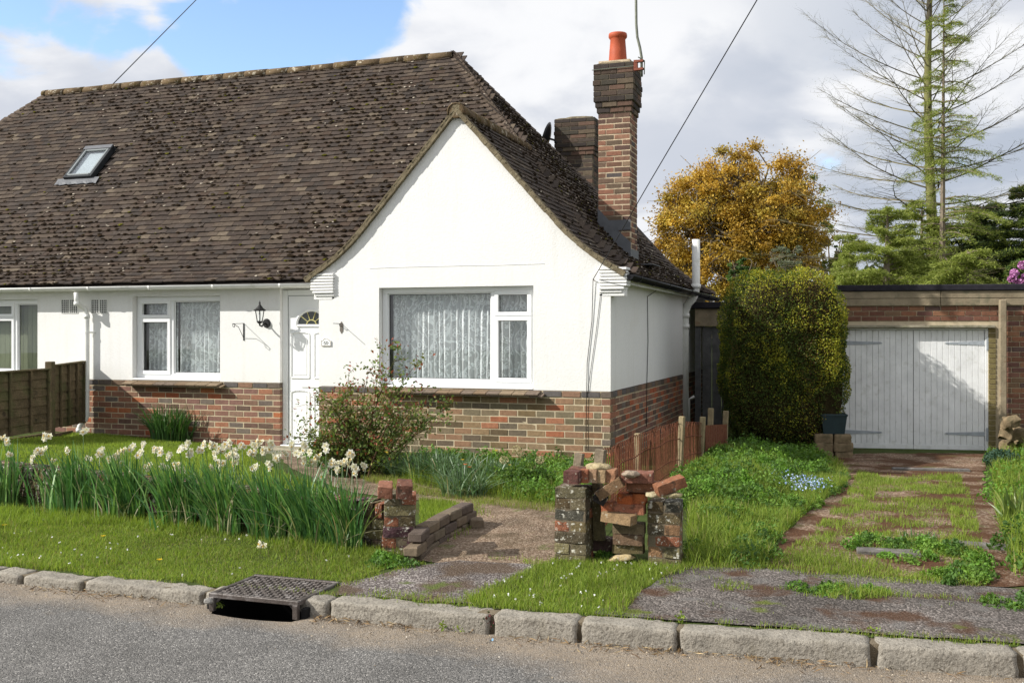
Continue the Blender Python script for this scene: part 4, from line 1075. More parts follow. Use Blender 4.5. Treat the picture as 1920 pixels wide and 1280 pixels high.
# soil pipe and its vent at the back of the side wall
cx_, cy_ = XR+.10, 16.0
def sp(px, py): 
    p = at_Y(px, py, cy_); return p
P1 = [(sp(1284, 800)), sp(1284, 600), sp(1285, 583), sp(1290, 570), sp(1299, 560), sp(1304, 548), sp(1305, 535), sp(1305, 449)]
mb = MB(); mb.tube(P1, .062, 14); SPp = mb.put('soil_pipe', m['gutter_old'] if 'gutter_old' in m else m['gutter_white'], H, smooth=True)
for px, py in ((1284, 592), (1305, 537), (1284, 612)):
    c = sp(px, py); mb = MB(); mb.tube([c-Vector((0, 0, .03)), c+Vector((0, 0, .035))], .075, 14); mb.put('collar', m['gutter_white'], SPp, smooth=True)
mb = MB(); mb.tube([sp(1292, 795), sp(1292, 748), sp(1302, 743)], .02, 8); mb.put('waste_pipe', m['gutter_white'], H, smooth=True)
# air vents under the eaves
for px0, px1 in ((115.5, 129.5), (131.5, 145.5), (171.5, 184.5), (187.5, 200.5)):
    a = at_Y(px0, 562, YM-.004); b = at_Y(px1, 587, YM-.004); b2 = at_Y(px1, 562, YM)
    zt, zbm = a.z, at_Y(px0, 587, YM).z; mb = MB(); n, k = 4, 6
    x0, x1 = a.x, b.x
    for i in range(n+1): x = x0+(x1-x0)*i/n; mb.box((x, YM-.004, (zt+zbm)/2), (.007, .012, zt-zbm))
    for j in range(k+1): z = zbm+(zt-zbm)*j/k; mb.box(((x0+x1)/2, YM-.003, z), (x1-x0, .010, .006))
    V_ = mb.put('air_vent', m['white_paint'], H); MB().box(((x0+x1)/2, YM-.001, (zt+zbm)/2), (x1-x0, .003, zt-zbm)).put('vent_back', m['black_plastic'], V_)  # flat black sheet paints the shade inside the vent openings
# stepped tile kneelers at the foot of the gable
def kneeler(xa, xb, zt, sgn, name='kneeler'):
    K = empty(name, ((xa+xb)/2, YW-.06, zt-.35), H); n = 9; h = .036
    for i in range(n):
        z = zt-i*h-h/2; cut = max(0, i-(n-4))*.028
        x0 = xa+(cut if sgn < 0 else 0); x1 = xb-(cut if sgn > 0 else 0)
        dy = max(0, i-(n-3))*.02
        MB().box(((x0+x1)/2+random.uniform(-.003, .003), YW+.025+dy/2+.03, z), (x1-x0+random.uniform(-.006, .004), .19-dy, h-.007), bev=.006).put('kneeler_tile', m['render'], K)
    MB().box(((xa+xb)/2, YW+.045+.03, zt-n*h/2), (xb-xa-.02-(.05), .16, n*h-.01)).put('core', m['render'], K)
kneeler(-6.40, XL+.22, 2.37, -1); kneeler(XR-.13, EX+.02, 2.37, 1)
# ---- rooflight
def skylight():
    x0, x1, s0, s1 = SKY0
    S = empty('rooflight', front_pt((x0+x1)/2, (s0+s1)/2), ROOF)
    a = float(np.interp((s0+s1)/2, PS, PA)); v = Vector((0, math.cos(a), math.sin(a))); nrm = Vector((0, -math.sin(a), math.cos(a))); u = Vector((1, 0, 0))
    R = Matrix((u, v, nrm)).transposed(); c = front_pt((x0+x1)/2, (s0+s1)/2)
    W, Lh = x1-x0, s1-s0
    def bx(mb, lx, ly, lz, sx, sy, sz, bev=.004): mb.box(c+u*lx+v*ly+nrm*lz, (sx, sy, sz), R, bev)
    mb = MB()
    for sgn in (-1, 1): bx(mb, sgn*(W/2-.02), 0, .055, .04, Lh, .09)
    bx(mb, 0, -Lh/2+.02, .055, W-.08, .04, .09); mb.put('frame', m['lead_dark'], S)
    mb = MB(); bx(mb, 0, Lh/2-.04, .062, W-.0, .09, .11); mb.put('top_hood', m['lead'], S)
    mb = MB()
    for sgn in (-1, 1): bx(mb, sgn*(W/2-.057), -.01, .092, .032, Lh-.13, .025)
    bx(mb, 0, -Lh/2+.058, .092, W-.148, .032, .025); bx(mb, 0, Lh/2-.10, .092, W-.148, .032, .025); mb.put('sash', m['upvc_grey'], S)
    mb = MB(); bx(mb, 0, -.02, .085, W-.13, Lh-.16, .006, 0); mb.put('pane', m['roof_glass'], S)
    mb = MB(); bx(mb, 0, -.02, .04, W-.09, Lh-.12, .006, 0); mb.put('blind', m['pale_blind'], S)
    mb = MB(); n = 14; w2 = W+.26; V = []
    for i in range(n+1):
        xx = -w2/2+w2*i/n
        for ly, lz in ((-Lh/2+.02, .05), (-Lh/2-.06, .045), (-Lh/2-.12+.012*math.sin(i*2.1), .042+.005*math.sin(i*1.7))): V.append(c+u*xx+v*ly+nrm*lz)
    mb.add(V, [(3*i+j, 3*i+3+j, 3*i+4+j, 3*i+1+j) for i in range(n) for j in range(2)])
    f = mb.put('lead_apron', m['lead'], S); md = f.modifiers.new('thick', 'SOLIDIFY'); md.thickness = .006
m['lead_dark'] = MAT('dark_metal_frame', (.025, .028, .03), .4, .1); m['upvc_grey'] = MAT('sash_grey', (.22, .24, .24), .4, .1)
m['roof_glass'] = glass_mat('rooflight_glass', refl=1.6); m['pale_blind'] = MAT('pale_blind', (.42, .47, .50), .8, .1)
skylight()
# ---- chimneys
P_CH = [(.15, .095, .07), (.17, .095, .065), (.13, .08, .065), (.24, .12, .08), (.18, .12, .085), (.11, .095, .09), (.24, .13, .085), (.16, .115, .08), (.22, .15, .10), (.25, .12, .08)]
P_CHD = [(.07, .055, .045), (.09, .065, .05), (.055, .045, .04), (.12, .075, .055), (.08, .07, .055), (.13, .10, .07)]
BCH = brick_variants('brick', P_CH, 14, H=.061, seed=8); BCD = brick_variants('brick', P_CHD, 10, seed=9)
def stack(name, x0, x1, y0, y1, zb, zt, mat_m, VA, VB, corbel_z, out=.055, label=None):
    Cn = empty(name, ((x0+x1)/2, (y0+y1)/2, zb), H)
    g = .075; n1 = int((corbel_z-zb)/g)
    zc0 = zb+n1*g
    MB().box(((x0+x1)/2, (y0+y1)/2, (zb+zt)/2-.01), (x1-x0-.007, y1-y0-.007, zt-zb-.02)).put('core', mat_m, Cn)
    T = []
    W, Dp = x1-x0, y1-y0; un = W/2
    T += coursing((x0, y0, 0), (1, 0, 0), (0, -1, 0), W, zb, n1, VA, unit=W/2+.003)
    T += coursing((x1, y0+.1025, 0), (0, 1, 0), (1, 0, 0), Dp-.1025, zb, n1, VA, unit=.225, start=1)
    pieces('brick', VA, T, Cn, m['brick'], 300)
    # corbelled head
    n2 = int((zt-zc0)/g); T = []; k = 0; z = zc0
    steps = [.018, .036]+[out]*(n2-2)
    for k, e in enumerate(steps):
        e2 = e+(.008 if k in (5,) else 0)
        T += coursing((x0-e2, y0-e2, 0), (1, 0, 0), (0, -1, 0), W+2*e2, z, 1, VB, unit=(W+2*e2)/2.5+.003, start=k)
        T += coursing((x1+e2, y0-e2+.1025, 0), (0, 1, 0), (1, 0, 0), Dp+2*e2-.1025, z, 1, VB, unit=.225, start=k+1)
        MB().box(((x0+x1)/2, (y0+y1)/2, z+g/2), (W+2*e2-.014, Dp+2*e2-.014, g-.001)).put('core', m['mortar_dark'], Cn)
        z += g
    pieces('brick', VB, T, Cn, m['brick'], 300, rest=None)
    # flaunching: rounded mortar cap
    e = out; mb = MB(); n = 8; V = []
    for j in range(n+1):
        for i in range(n+1):
            a, b = i/n, j/n; X = x0-e+.01+(W+2*e-.02)*a; Y = y0-e+.01+(Dp+2*e-.02)*b
            V.append((X, Y, z+.075*(math.sin(PI*a)*math.sin(PI*b))**.5+random.uniform(-.008, .008)))
    mb.add(V, [(j*(n+1)+i, j*(n+1)+i+1, (j+1)*(n+1)+i+1, (j+1)*(n+1)+i) for j in range(n) for i in range(n)]); mb.put('flaunching', m['verge'], Cn, smooth=True)
    return Cn, z
CH, cz = stack('chimney', -3.425, -2.975, 13.70, 14.17, 2.35, 5.42, m['mortar_chim'], BCH, BCD, 4.72)
pc = (-3.20, 13.93, cz+.03)
pot = MB(); pot.lathe(pc, [(.0, .40), (.085, .40), (.10, .44), (.125, .445), (.130, .425), (.130, .395), (.115, .375), (.105, .36), (.118, .20), (.132, 0), (.128, -.02)][1:], 24); pot.put('chimney_pot', m['clay'], CH, smooth=True)
# lead flashing, stepped down the slope
mb = MB()
def rz(X, Y): return float(roof_h(X, Y))
fl = []
mb.box((-3.2, 13.688, 3.12), (.47, .008, .14)); mb.put('lead_apron', m['lead'], CH)
mb = MB(); X = -3.43; 
while X < -2.97:
    zt = rz(X, 13.7)+.24; zt = zb_ = zt
    mb.extrude([(X, 13.685, rz(X, 13.6)-.02), (X+.078, 13.685, rz(X+.078, 13.6)-.02), (X+.078, 13.685, zt-.08), (X, 13.685, zt)], (0, .008, 0)); X += .078
mb.put('stepped_flashing', m['lead'], CH)
mb = MB(); mb.bar((-2.965, 13.68, rz(-2.97, 13.7)+.06), (-2.965, 14.2, rz(-2.97, 13.7)+.06), .008, .16); mb.bar((-2.80, 13.66, rz(-2.8, 13.7)+.05), (-2.80, 14.2, rz(-2.8, 13.7)+.05), .30, .012); mb.put('lead_tray', m['lead'], CH)
C2, cz2 = stack('chimney', -5.28, -4.62, 18.05, 18.6, 2.5, 5.62, m['mortar_dark'], BCD, BCD, 4.95, label=None)
# ---- satellite dish behind the hip
def dish():
    c = Vector((-5.42, 17.95, 5.22)); D = empty('satellite_dish', c, label='dark satellite dish seen edge on beside the rear chimney', cat='satellite dish')
    ax = Vector((-.75, -.1, .25)).normalized(); a = ax.orthogonal().normalized(); b = ax.cross(a); mb = MB(); n = 20; V = [c-ax*.0]; 
    for r, d in ((.12, .012), (.24, .05), (.29, .075)):
        for k in range(n): t = 2*PI*k/n; V.append(c+(a*math.cos(t)+b*math.sin(t))*r+ax*d)
    Fs = [(0, 1+k, 1+(k+1) % n) for k in range(n)]+[(1+j*n+k, 1+(j+1)*n+k, 1+(j+1)*n+(k+1) % n, 1+j*n+(k+1) % n) for j in range(2) for k in range(n)]
    mb.add(V, Fs); o = mb.put('reflector', m['black_plastic'], D, smooth=True); md = o.modifiers.new('thick', 'SOLIDIFY'); md.thickness = .01
    mb = MB(); mb.tube([c, c-ax*.1, Vector((-5.26, 18.05, 5.1))], .02, 8); mb.put('bracket', m['black_plastic'], D)
dish()
# ------------------------------------------------------------------ curtains (things of their own, hanging behind the glass)
def curtain(x0, x1, y, z0, z1, label, group, fold=.075, amp=.034, gather=None, mat=None, seed=0, cat='net curtain', name='lace_curtain'):
    r = np.random.default_rng(seed); nx = int((x1-x0)/.008); nz = 14
    A = np.linspace(0, 1, nx); w = np.cumsum(r.uniform(.5, 1.5, nx)); w = w/w[-1]*(x1-x0)/fold*2*PI
    V = []; U = []
    for j in range(nz):
        t = j/(nz-1)
        for i, a in enumerate(A):
            xx = x0+(x1-x0)*a
            if gather is not None: xx = x0+(x1-x0)*(gather+(a-gather)*(1-.42*(1-t)**.8)) if False else xx
            ph = w[i]+.4*math.sin(3*t+a*9)
            V.append((xx+.006*math.sin(ph*.7+t), y+amp*math.sin(ph)*(.5+.5*(1-t))+.01*math.sin(a*7), z0+(z1-z0)*t)); U.append(((x1-x0)*a*1.5, (z1-z0)*t, seed))
    q = np.array([(j*nx+i, j*nx+i+1, (j+1)*nx+i+1, (j+1)*nx+i) for j in range(nz-1) for i in range(nx-1)])
    me = fast(name, np.array(V), q, smooth=True)
    a = me.attributes.new('flat', 'FLOAT_VECTOR', 'POINT'); a.data.foreach_set('vector', np.array(U, dtype=np.float32).ravel())
    return put(name, me, mat or m['lace'], label=label, cat=cat, group=group)
GR = 'lace curtains behind the panes'
y1 = YW+.24; y2 = YM+.24
xq = XatY(925, YW+.09); xq2 = XatY(322, YM+.09)
curtain(-5.42, xq-.03, y1, 1.0, 2.16, 'wide lace curtain with leaf pattern behind the big pane of the gable window', GR, seed=1)
curtain(xq+.01, -3.56, y1+.03, 1.0, 2.16, 'narrow lace curtain behind the small casement beside the big gable pane', GR, seed=2)
curtain(xq2+.01, -8.12, y2, 1.0, 2.12, 'lace curtain swept behind the tall pane nearest the lantern', GR, seed=3)
curtain(-9.46, xq2-.02, y2+.03, 1.0, 2.12, 'narrow lace curtain behind the two small panes left of the tall pane', GR, seed=4)
B = empty('vertical_blinds', (-12.2, y2, 1.0), label='pale green vertical strip blinds in the neighbouring window above the fence', cat='blinds')
x = -13.3
while x < -11.2:
    mb = MB(); R = Matrix.Rotation(.28, 3, 'Z'); mb.box((x, y2, 1.56), (.066, .003, 1.1), R); mb.put('strip', m['curtain_green'], B); x += .085
# ------------------------------------------------------------------ wall fittings
def lantern():
    w = at_Y(500, 606, YM); c = Vector((w.x-.0, YM-.19, w.z+.03))
    c = at_Y(487, 590, YM-.20)
    L = empty('wall_lantern', (w.x, YM, w.z), label='black coach lantern on a scrolled arm, on the white wall left of the door', cat='wall lantern')
    mb = MB(); mb.tube([(w.x, YM-.001, w.z), (w.x, YM-.03, w.z)], [.062, .045], 14); mb.put('wall_plate', m['iron'], L)
    mb = MB(); mb.tube([(w.x, YM-.03, w.z), (w.x-.0, YM-.09, w.z-.02), (c.x, YM-.15, c.z-.15), (c.x, c.y, c.z-.135), (c.x, c.y, c.z-.10)], .011, 8); mb.put('arm', m['iron'], L, smooth=True)
    n = 6; rt, rb = .062, .036; zt, zb_ = c.z+.055, c.z-.085
    mb = MB()
    for k in range(n):
        a = 2*PI*k/n; mb.tube([(c.x+rb*math.cos(a), c.y+rb*math.sin(a), zb_), (c.x+rt*math.cos(a), c.y+rt*math.sin(a), zt)], .005, 5)
    mb.lathe(c, [(rb+.006, -.095), (rb+.008, -.08), (.0, -.08)], 6); mb.lathe(c, [(rt+.016, .05), (rt+.016, .062), (.045, .085), (.018, .125), (.010, .14), (.013, .15), (.004, .175), (0, .19)], 12)
    mb.lathe(c, [(0, -.15), (.010, -.135), (.008, -.12), (.03, -.105), (.034, -.095)], 10); mb.put('cage', m['iron'], L)
    mb = MB()
    V = []
    for k in range(n): a = 2*PI*k/n; V += [(c.x+(rb-.002)*math.cos(a), c.y+(rb-.002)*math.sin(a), zb_), (c.x+(rt-.002)*math.cos(a), c.y+(rt-.002)*math.sin(a), zt)]
    for k in range(n): k2 = (k+1) % n; p = MB(); p.add([V[2*k], V[2*k2], V[2*k2+1], V[2*k+1]], [(0, 1, 2, 3)]); p.put('pane', m['glass'], L)
    mb = MB(); mb.tube([(c.x, c.y, c.z-.07), (c.x, c.y, c.z+.02)], .014, 8); mb.put('bulb_holder', m['upvc'], L)
lantern()
def basket_arm():
    a = at_Y(457, 606, YM-.004); b = at_Y(457, 638, YM-.004)
    K = empty('hanging_basket_bracket', b, label='thin black scroll bracket for a hanging basket, on the wall between window and lantern', cat='wall bracket')
    MB().bar(a, b, .016, .008).put('wall_strip', m['iron'], K)
    tip = a+Vector((0, -.26, -.01)); mb = MB(); mb.tube([a, tip], .004, 6)
    pts = [tip+Vector((0, .03+.028*math.cos(t)*(1-t/14), -.02+.028*math.sin(t)*(1-t/14))) for t in np.linspace(-1, 6, 14)]; mb.tube(pts, .0035, 6)
    mb.tube([b+Vector((0, 0, .03)), a+Vector((0, -.12, -.05)), tip+Vector((0, .03, 0))], .004, 6); mb.put('scroll', m['iron'], K, smooth=True)
basket_arm()
def peg():
    a = at_Y(640, 614, YW-.006); K = empty('rusty_wall_hook', a, label='small rusty hook plate with a thin rod on the gable wall right of the door', cat='wall hook')
    mb = MB(); w, h = .022, .075
    mb.extrude([a+Vector((dx, 0, dz)) for dx, dz in ((-w, -h*.5), (0, -h), (w, -h*.5), (w, h*.6), (0, h), (-w, h*.6))], (0, .008, 0)); mb.put('plate', m['rust_grey'], K)
    mb = MB(); mb.tube([a+Vector((0, 0, .045)), a+Vector((0, -.2, .05))], .004, 6); mb.tube([a+Vector((0, 0, .02)), a+Vector((.0, -.04, .02)), a+Vector((0, -.05, .05))], .005, 6); mb.put('rod', m['iron'], K)
m['rust_grey'] = MAT('dull_metal', (.16, .14, .12), .7, .3, 30)
peg()
def plaque():
    c = at_Y(611, 642, YW-.012); P = empty('house_number_plaque', c, label='white arched plaque reading 50 between little dots, beside the front door', cat='house number')
    w, h = .066, .04; o = [(-w, -h), (w, -h), (w, h*.55), (w*.72, h*.6), (w*.4, h*1.15), (0, h*1.35), (-w*.4, h*1.15), (-w*.72, h*.6), (-w, h*.55)]
    mb = MB(); mb.extrude([c+Vector((x, 0, z)) for x, z in o], (0, .012, 0)); mb.put('plate', m['upvc'], P)
    b = MB(); n = len(o)
    for i in range(n):
        p, q = o[i], o[(i+1) % n]; b.bar(c+Vector((p[0]*.97, -.001, p[1]*.97)), c+Vector((q[0]*.97, -.001, q[1]*.97)), .004, .004, up=(0, 1, 0))
    b.put('rim', m['plaque_rim'], P)
    cu = bpy.data.curves.new('number', 'FONT'); cu.body = '·50·'; cu.size = .062; cu.align_x = 'CENTER'; cu.align_y = 'CENTER'; cu.extrude = .0008
    t_ = bpy.data.objects.new('number_text', cu); scene.collection.objects.link(t_); bpy.context.view_layer.update()
    me = bpy.data.meshes.new_from_object(t_.evaluated_get(bpy.context.evaluated_depsgraph_get())); bpy.data.objects.remove(t_); me.materials.clear(); me.materials.append(m['number_grey'])
    o_ = bpy.data.objects.new('number', me); scene.collection.objects.link(o_); o_.parent = P; o_.location = (0, -.0015, -.008); o_.rotation_euler = (PI/2, 0, 0)
m['plaque_rim'] = MAT('plaque_rim', (.55, .48, .38), .6, .1); m['number_grey'] = MAT('number_ink', (.16, .16, .15), .6, 0)
plaque()
# aerial mast strapped to the chimney
def mast():
    Mx = empty('aerial_mast', (-2.90, 13.60, 5.0), label='cranked grey aerial mast strapped to the front chimney beside the red pot', cat='aerial mast')
    q = lambda px, py: at_zc(px, py, 13.75)
    pts = [q(1203, 144), q(1203, 108), q(1200, 90), q(1195, 70), q(1193, 45), q(1192, -60), q(1191, -200)]
    mb = MB(); mb.tube(pts, .018, 10); mb.put('pole', m['steel'], Mx, smooth=True)
    mb = MB()
    for py in (115, 130): c = q(1196, py); mb.bar(c+Vector((-.05, .02, 0)), c+Vector((.075, -.0, 0)), .05, .03)
    c = q(1194, 122); mb.box(c+Vector((-.02, .03, 0)), (.05, .06, .14)); mb.put('clamp', m['rust_red'], Mx)
    mb = MB(); mb.tube([at_Y(1110, 132, 13.63), at_Y(1190, 124, 13.63)], .006, 6); mb.put('strap', m['steel'], Mx)
    mb = MB(); mb.tube([q(1197, 108)+Vector((0, -.02, 0)), q(1209, 115)+Vector((0, -.02, 0)), q(1208, 140)], .008, 6); mb.put('bolt', m['steel'], Mx)
m['rust_red'] = MAT('rusty_clamp', (.20, .06, .035), .8, .3, 40)
mast()
def cable(pts, r, label, name='overhead_cable', sag=0., n=24):
    P = []
    for i in range(len(pts)-1):
        a, b = Vector(pts[i]), Vector(pts[i+1])
        for k in range(n): t = k/n; P.append(a.lerp(b, t)-Vector((0, 0, 4*sag*t*(1-t))))
    P.append(Vector(pts[-1])); mb = MB(); mb.tube(P, r, 6); return mb.put(name, m['black_plastic'], label=label, cat='cable', smooth=True)
hook = at_Y(1112, 524, YW-.02)
cable([hook, at_zc(1216, 345, 9.8), at_zc(1422, -4, 8.0), at_zc(1700, -480, 6.6)], .005, 'thin black overhead cable slanting from the gable corner up past the chimney', sag=.0)
cable([at_zc(185, 185, 19.4), at_zc(372, -4, 24.0), at_zc(560, -200, 30.0)], .010, 'thin black overhead cable rising from the ridge at the upper left')
cable([hook, at_Y(1110, 600, YW-.01), at_Y(1101, 680, YW-.01), at_Y(1100, 735, YW-.012), at_Y(1099, 800, YW-.012), at_Y(1099, 842, YW-.012)], .004, 'black cable dropping straight down the gable wall near its corner', 'wall_cable', n=4)
cable([at_Y(1126, 552, YW-.008), at_Y(1118, 620, YW-.008), at_Y(1108, 690, YW-.008), at_Y(1102, 736, YW-.012)], .003, 'thin grey wire slanting down from the right kneeler to the plinth', 'wall_cable', n=4)
cable([at_X(1230, 545, XR+.05), at_X(1214, 556, XR+.012), at_X(1215, 640, XR+.012), at_X(1213, 714, XR+.012), at_X(1212, 800, XR+.016)], .005, 'dark cable running down the shaded side wall of the bungalow', 'wall_cable', n=4)
mb = MB(); mb.tube([hook+Vector((0, .03, 0)), hook, hook+Vector((.02, 0, -.015))], .004, 6); mb.put('cable_hook', m['rust'], label='tiny rusty hook holding the overhead cable on the gable wall', cat='hook')
# ------------------------------------------------------------------ garage (turned a little from the house)
GA = math.radians(9.4)
gu = Vector((math.cos(GA), math.sin(GA), 0)); gn = Vector((math.sin(GA), -math.cos(GA), 0)); gb = -gn
gx0, gy0 = CW(1715, 15.0); GO = Vector((gx0, gy0, 0))
def gp(a, b, z): return GO+gu*a+gb*b+Vector((0, 0, z))     # along the front, inwards, up
RG = Matrix((gu, gb, Vector((0, 0, 1)))).transposed()
def on_front(px, py, b=0.):
    """garage-front coordinates (along, z) under a pixel"""
    t = (px-CX)/F; d = Vector((t*CO-SI, t*SI+CO, (HY-py)/F)); o = Vector((0, 0, CAMZ))
    k = ((GO+gb*b)-o).dot(gn)/d.dot(gn); p = o+d*k; return (p-GO).dot(gu), p.z
def gbox(mb, a0, a1, b0, b1, z0, z1, bev=0., col=None): mb.box(gp((a0+a1)/2, (b0+b1)/2, (z0+z1)/2), (a1-a0, b1-b0, z1-z0), RG, bev, col); return mb
GB = empty('garage', gp(0, 0, -.1), label='flat roofed brick garage with white boarded double doors and timber fascia', cat='garage')
dl, zt_ = on_front(1583, 618); dr, zb_ = on_front(1847, 842); zt_ = on_front(1715, 619)[1]; zb_ = on_front(1715, 842)[1]
BLK = .10
# walls
rl = on_front(1320, 560)[0]; rr = on_front(2150, 560)[0]
zfas0 = on_front(1700, 573)[1]; zfas1 = on_front(1700, 546)[1]; zfel = on_front(1700, 534)[1]
dark_r = on_front(1868, 700)[0]
mb = MB(); jl0 = dl-.20
gbox(mb, jl0, dl-.05, .012, .22, -.3, zt_+.06); gbox(mb, dr+.05, rr, .012, .22, -.3, zt_+.06); gbox(mb, jl0, rr, .012, .22, zt_+.06, zfas0+.02)
W_ = mb.put('wall', m['mortar_g'] if 'mortar_g' in m else m['mortar_l'], GB)
P_G = [(.20, .095, .06), (.17, .08, .055), (.24, .12, .07), (.15, .075, .06), (.21, .13, .08), (.18, .09, .065), (.22, .10, .06), (.12, .075, .065)]
P_GY = [(.26, .20, .10), (.28, .22, .13), (.22, .18, .08), (.30, .20, .12), (.24, .20, .11)]
BG = brick_variants('brick', P_G, 10, seed=21); BGY = brick_variants('brick', P_GY, 8, seed=22)
T = []
zr_ = zfas0-.005
T += coursing(gp(jl0, 0, 0), gu, gn, rr-jl0, zr_-.225, 3, BG)
nz_ = int((zr_-.225-(-.2))/.075)
pr0 = on_front(1885, 700)[0]
T += coursing(gp(pr0-.02, 0, 0), gu, gn, rr-pr0, zr_-.225-nz_*.075, nz_, BG, start=1)
pieces('brick', BG, T, W_, m['brick'], 300)
T = []
for k in range(25): T += coursing(gp(dr+.052, 0, 0), gu, gn, on_front(1867, 700)[0]-dr-.052, zt_+.035-.075*(k+1), 1, BGY, unit=.3); T += coursing(gp(jl0, 0, 0), gu, gn, .146, zt_+.035-.075*(k+1), 1, BGY, unit=.3)
pieces('brick', BGY, T, W_, m['brick'], 300)
gbox(MB(), dl-.16, dr+.12, -.085, .20, zt_+.035, zt_+.075, .006).put('lintel', m['concrete'], GB)
gbox(MB(), dl-.05, dr+.05, .02, .09, zt_+.003, zt_+.032, .003).put('door_frame', m['door_white'], GB)
for a0, a1 in ((dl-.05, dl-.005), (dr+.005, dr+.05)): gbox(MB(), a0, a1, .02, .09, zb_-.05, zt_+.002, .003).put('door_frame', m['door_white'], GB)
# doors: boards one by one
n = 24; mid = (dl+dr)/2
for side, (a0, a1) in enumerate(((dl, mid-.003), (mid+.003, dr))):
    Dd = empty('garage_door', gp((a0+a1)/2, .04, zb_), GB); k = 12; bw = (a1-a0)/k
    for i in range(k):
        gbox(MB(), a0+i*bw+.0015, a0+(i+1)*bw-.0015, .035+random.uniform(-.0015, .0015), .056, zb_+.075, zt_-.002, .003).put('board', m['door_white'], Dd)
    gbox(MB(), a0, a1, .028, .056, zb_+.0, zb_+.074, .003).put('bottom_rail', m['door_white'], Dd)
    gbox(MB(), a0, a1, .057, .075, zb_, zt_-.004).put('backing', m['dark_wood'], Dd)
    for zz in (zt_-.19, zb_+.24):
        s = 1 if side == 0 else -1; e = a0 if side == 0 else a1; L_ = (a1-a0)*.56; z = zz
        mb = MB(); P = [gp(e-s*.02, .027, z-.032), gp(e-s*.02, .027, z+.032), gp(e+s*L_*.95, .027, z+.014), gp(e+s*L_, .027, z), gp(e+s*L_*.95, .027, z-.014)]
        mb.extrude(P if s > 0 else P[::-1], gb*.007)
        Hh = mb.put('strap_hinge', m['hinge'], Dd)
        gbox(MB(), (e-s*.035)-.012, (e-s*.035)+.012, .004, .026, z-.10, z+.09).put('hinge_plate', m['hinge'], Dd)
        mb = MB(); [mb.tube([gp(e+s*L_*f, .022, z), gp(e+s*L_*f, .028, z)], .006, 6) for f in (.1, .4, .7, .93)]; mb.put('bolts', m['hinge'], Dd)
# fascia and roof edge run on to the left over the side passage
fl_ = on_front(1300, 560)[0]
for a0, a1 in ((on_front(1560, 560)[0], on_front(1762, 560)[0]), (on_front(1763, 560)[0], rr)):
    gbox(MB(), a0, a1, -.04, -.012, zfas0, (zfas0+zfas1)/2-.002, .004).put('fascia_board', m['timber_fascia'], GB)
    gbox(MB(), a0, a1, -.045, -.012, (zfas0+zfas1)/2+.002, zfas1, .004).put('fascia_board', m['timber_fascia'], GB)
gbox(MB(), on_front(1555, 560)[0], rr, -.075, 4.8, zfas1+.002, zfel, .012).put('felt_roof', m['roof_felt'], GB)
gbox(gbox(gbox(MB(), rr-.2, rr, .23, 4.7, -.3, zfas1), jl0, jl0+.2, .23, 4.7, -.3, zfas1), jl0+.21, rr-.21, 4.5, 4.7, -.3, zfas1).put('rear_walls', m['concrete'], GB)
# side passage with boarded gate between bungalow and garage
LT = empty('side_passage', gp(fl_+.5, 0, 0), label='dark lean-to with boarded grey doors between bungalow and garage, behind the hedge', cat='lean-to')
pl, pr_ = on_front(1303, 600, .9)[0], jl0-.01
gbox(MB(), pl, pr_, .86, .89, 1.74, 2.02, .004).put('fascia_board', m['timber_fascia'], LT)
gbox(MB(), pl-.1, pr_, .78, 4.5, 2.03, 2.13, .01).put('felt_roof', m['roof_felt'], LT)
a = pl+.12
while a < pr_-.16: gbox(MB(), a, a+.148, .92, .945, -.05, 1.735, .003).put('board', m['dark_wood'], LT); a += .152
gbox(MB(), pl, pl+.1, .90, .98, -.1, 1.735, .004).put('post', m['dark_wood'], LT)
# weathered post at the right of the door
a0, zt2 = on_front(1872, 562, -.06); a1 = on_front(1885, 562, -.06)[0]
Pp = gbox(MB(), a0, a1, -.13, -.06, -.2, zt2, .01).put('timber_post', m['timber_fascia'], label='tall weathered timber post standing against the garage wall right of its doors', cat='post')
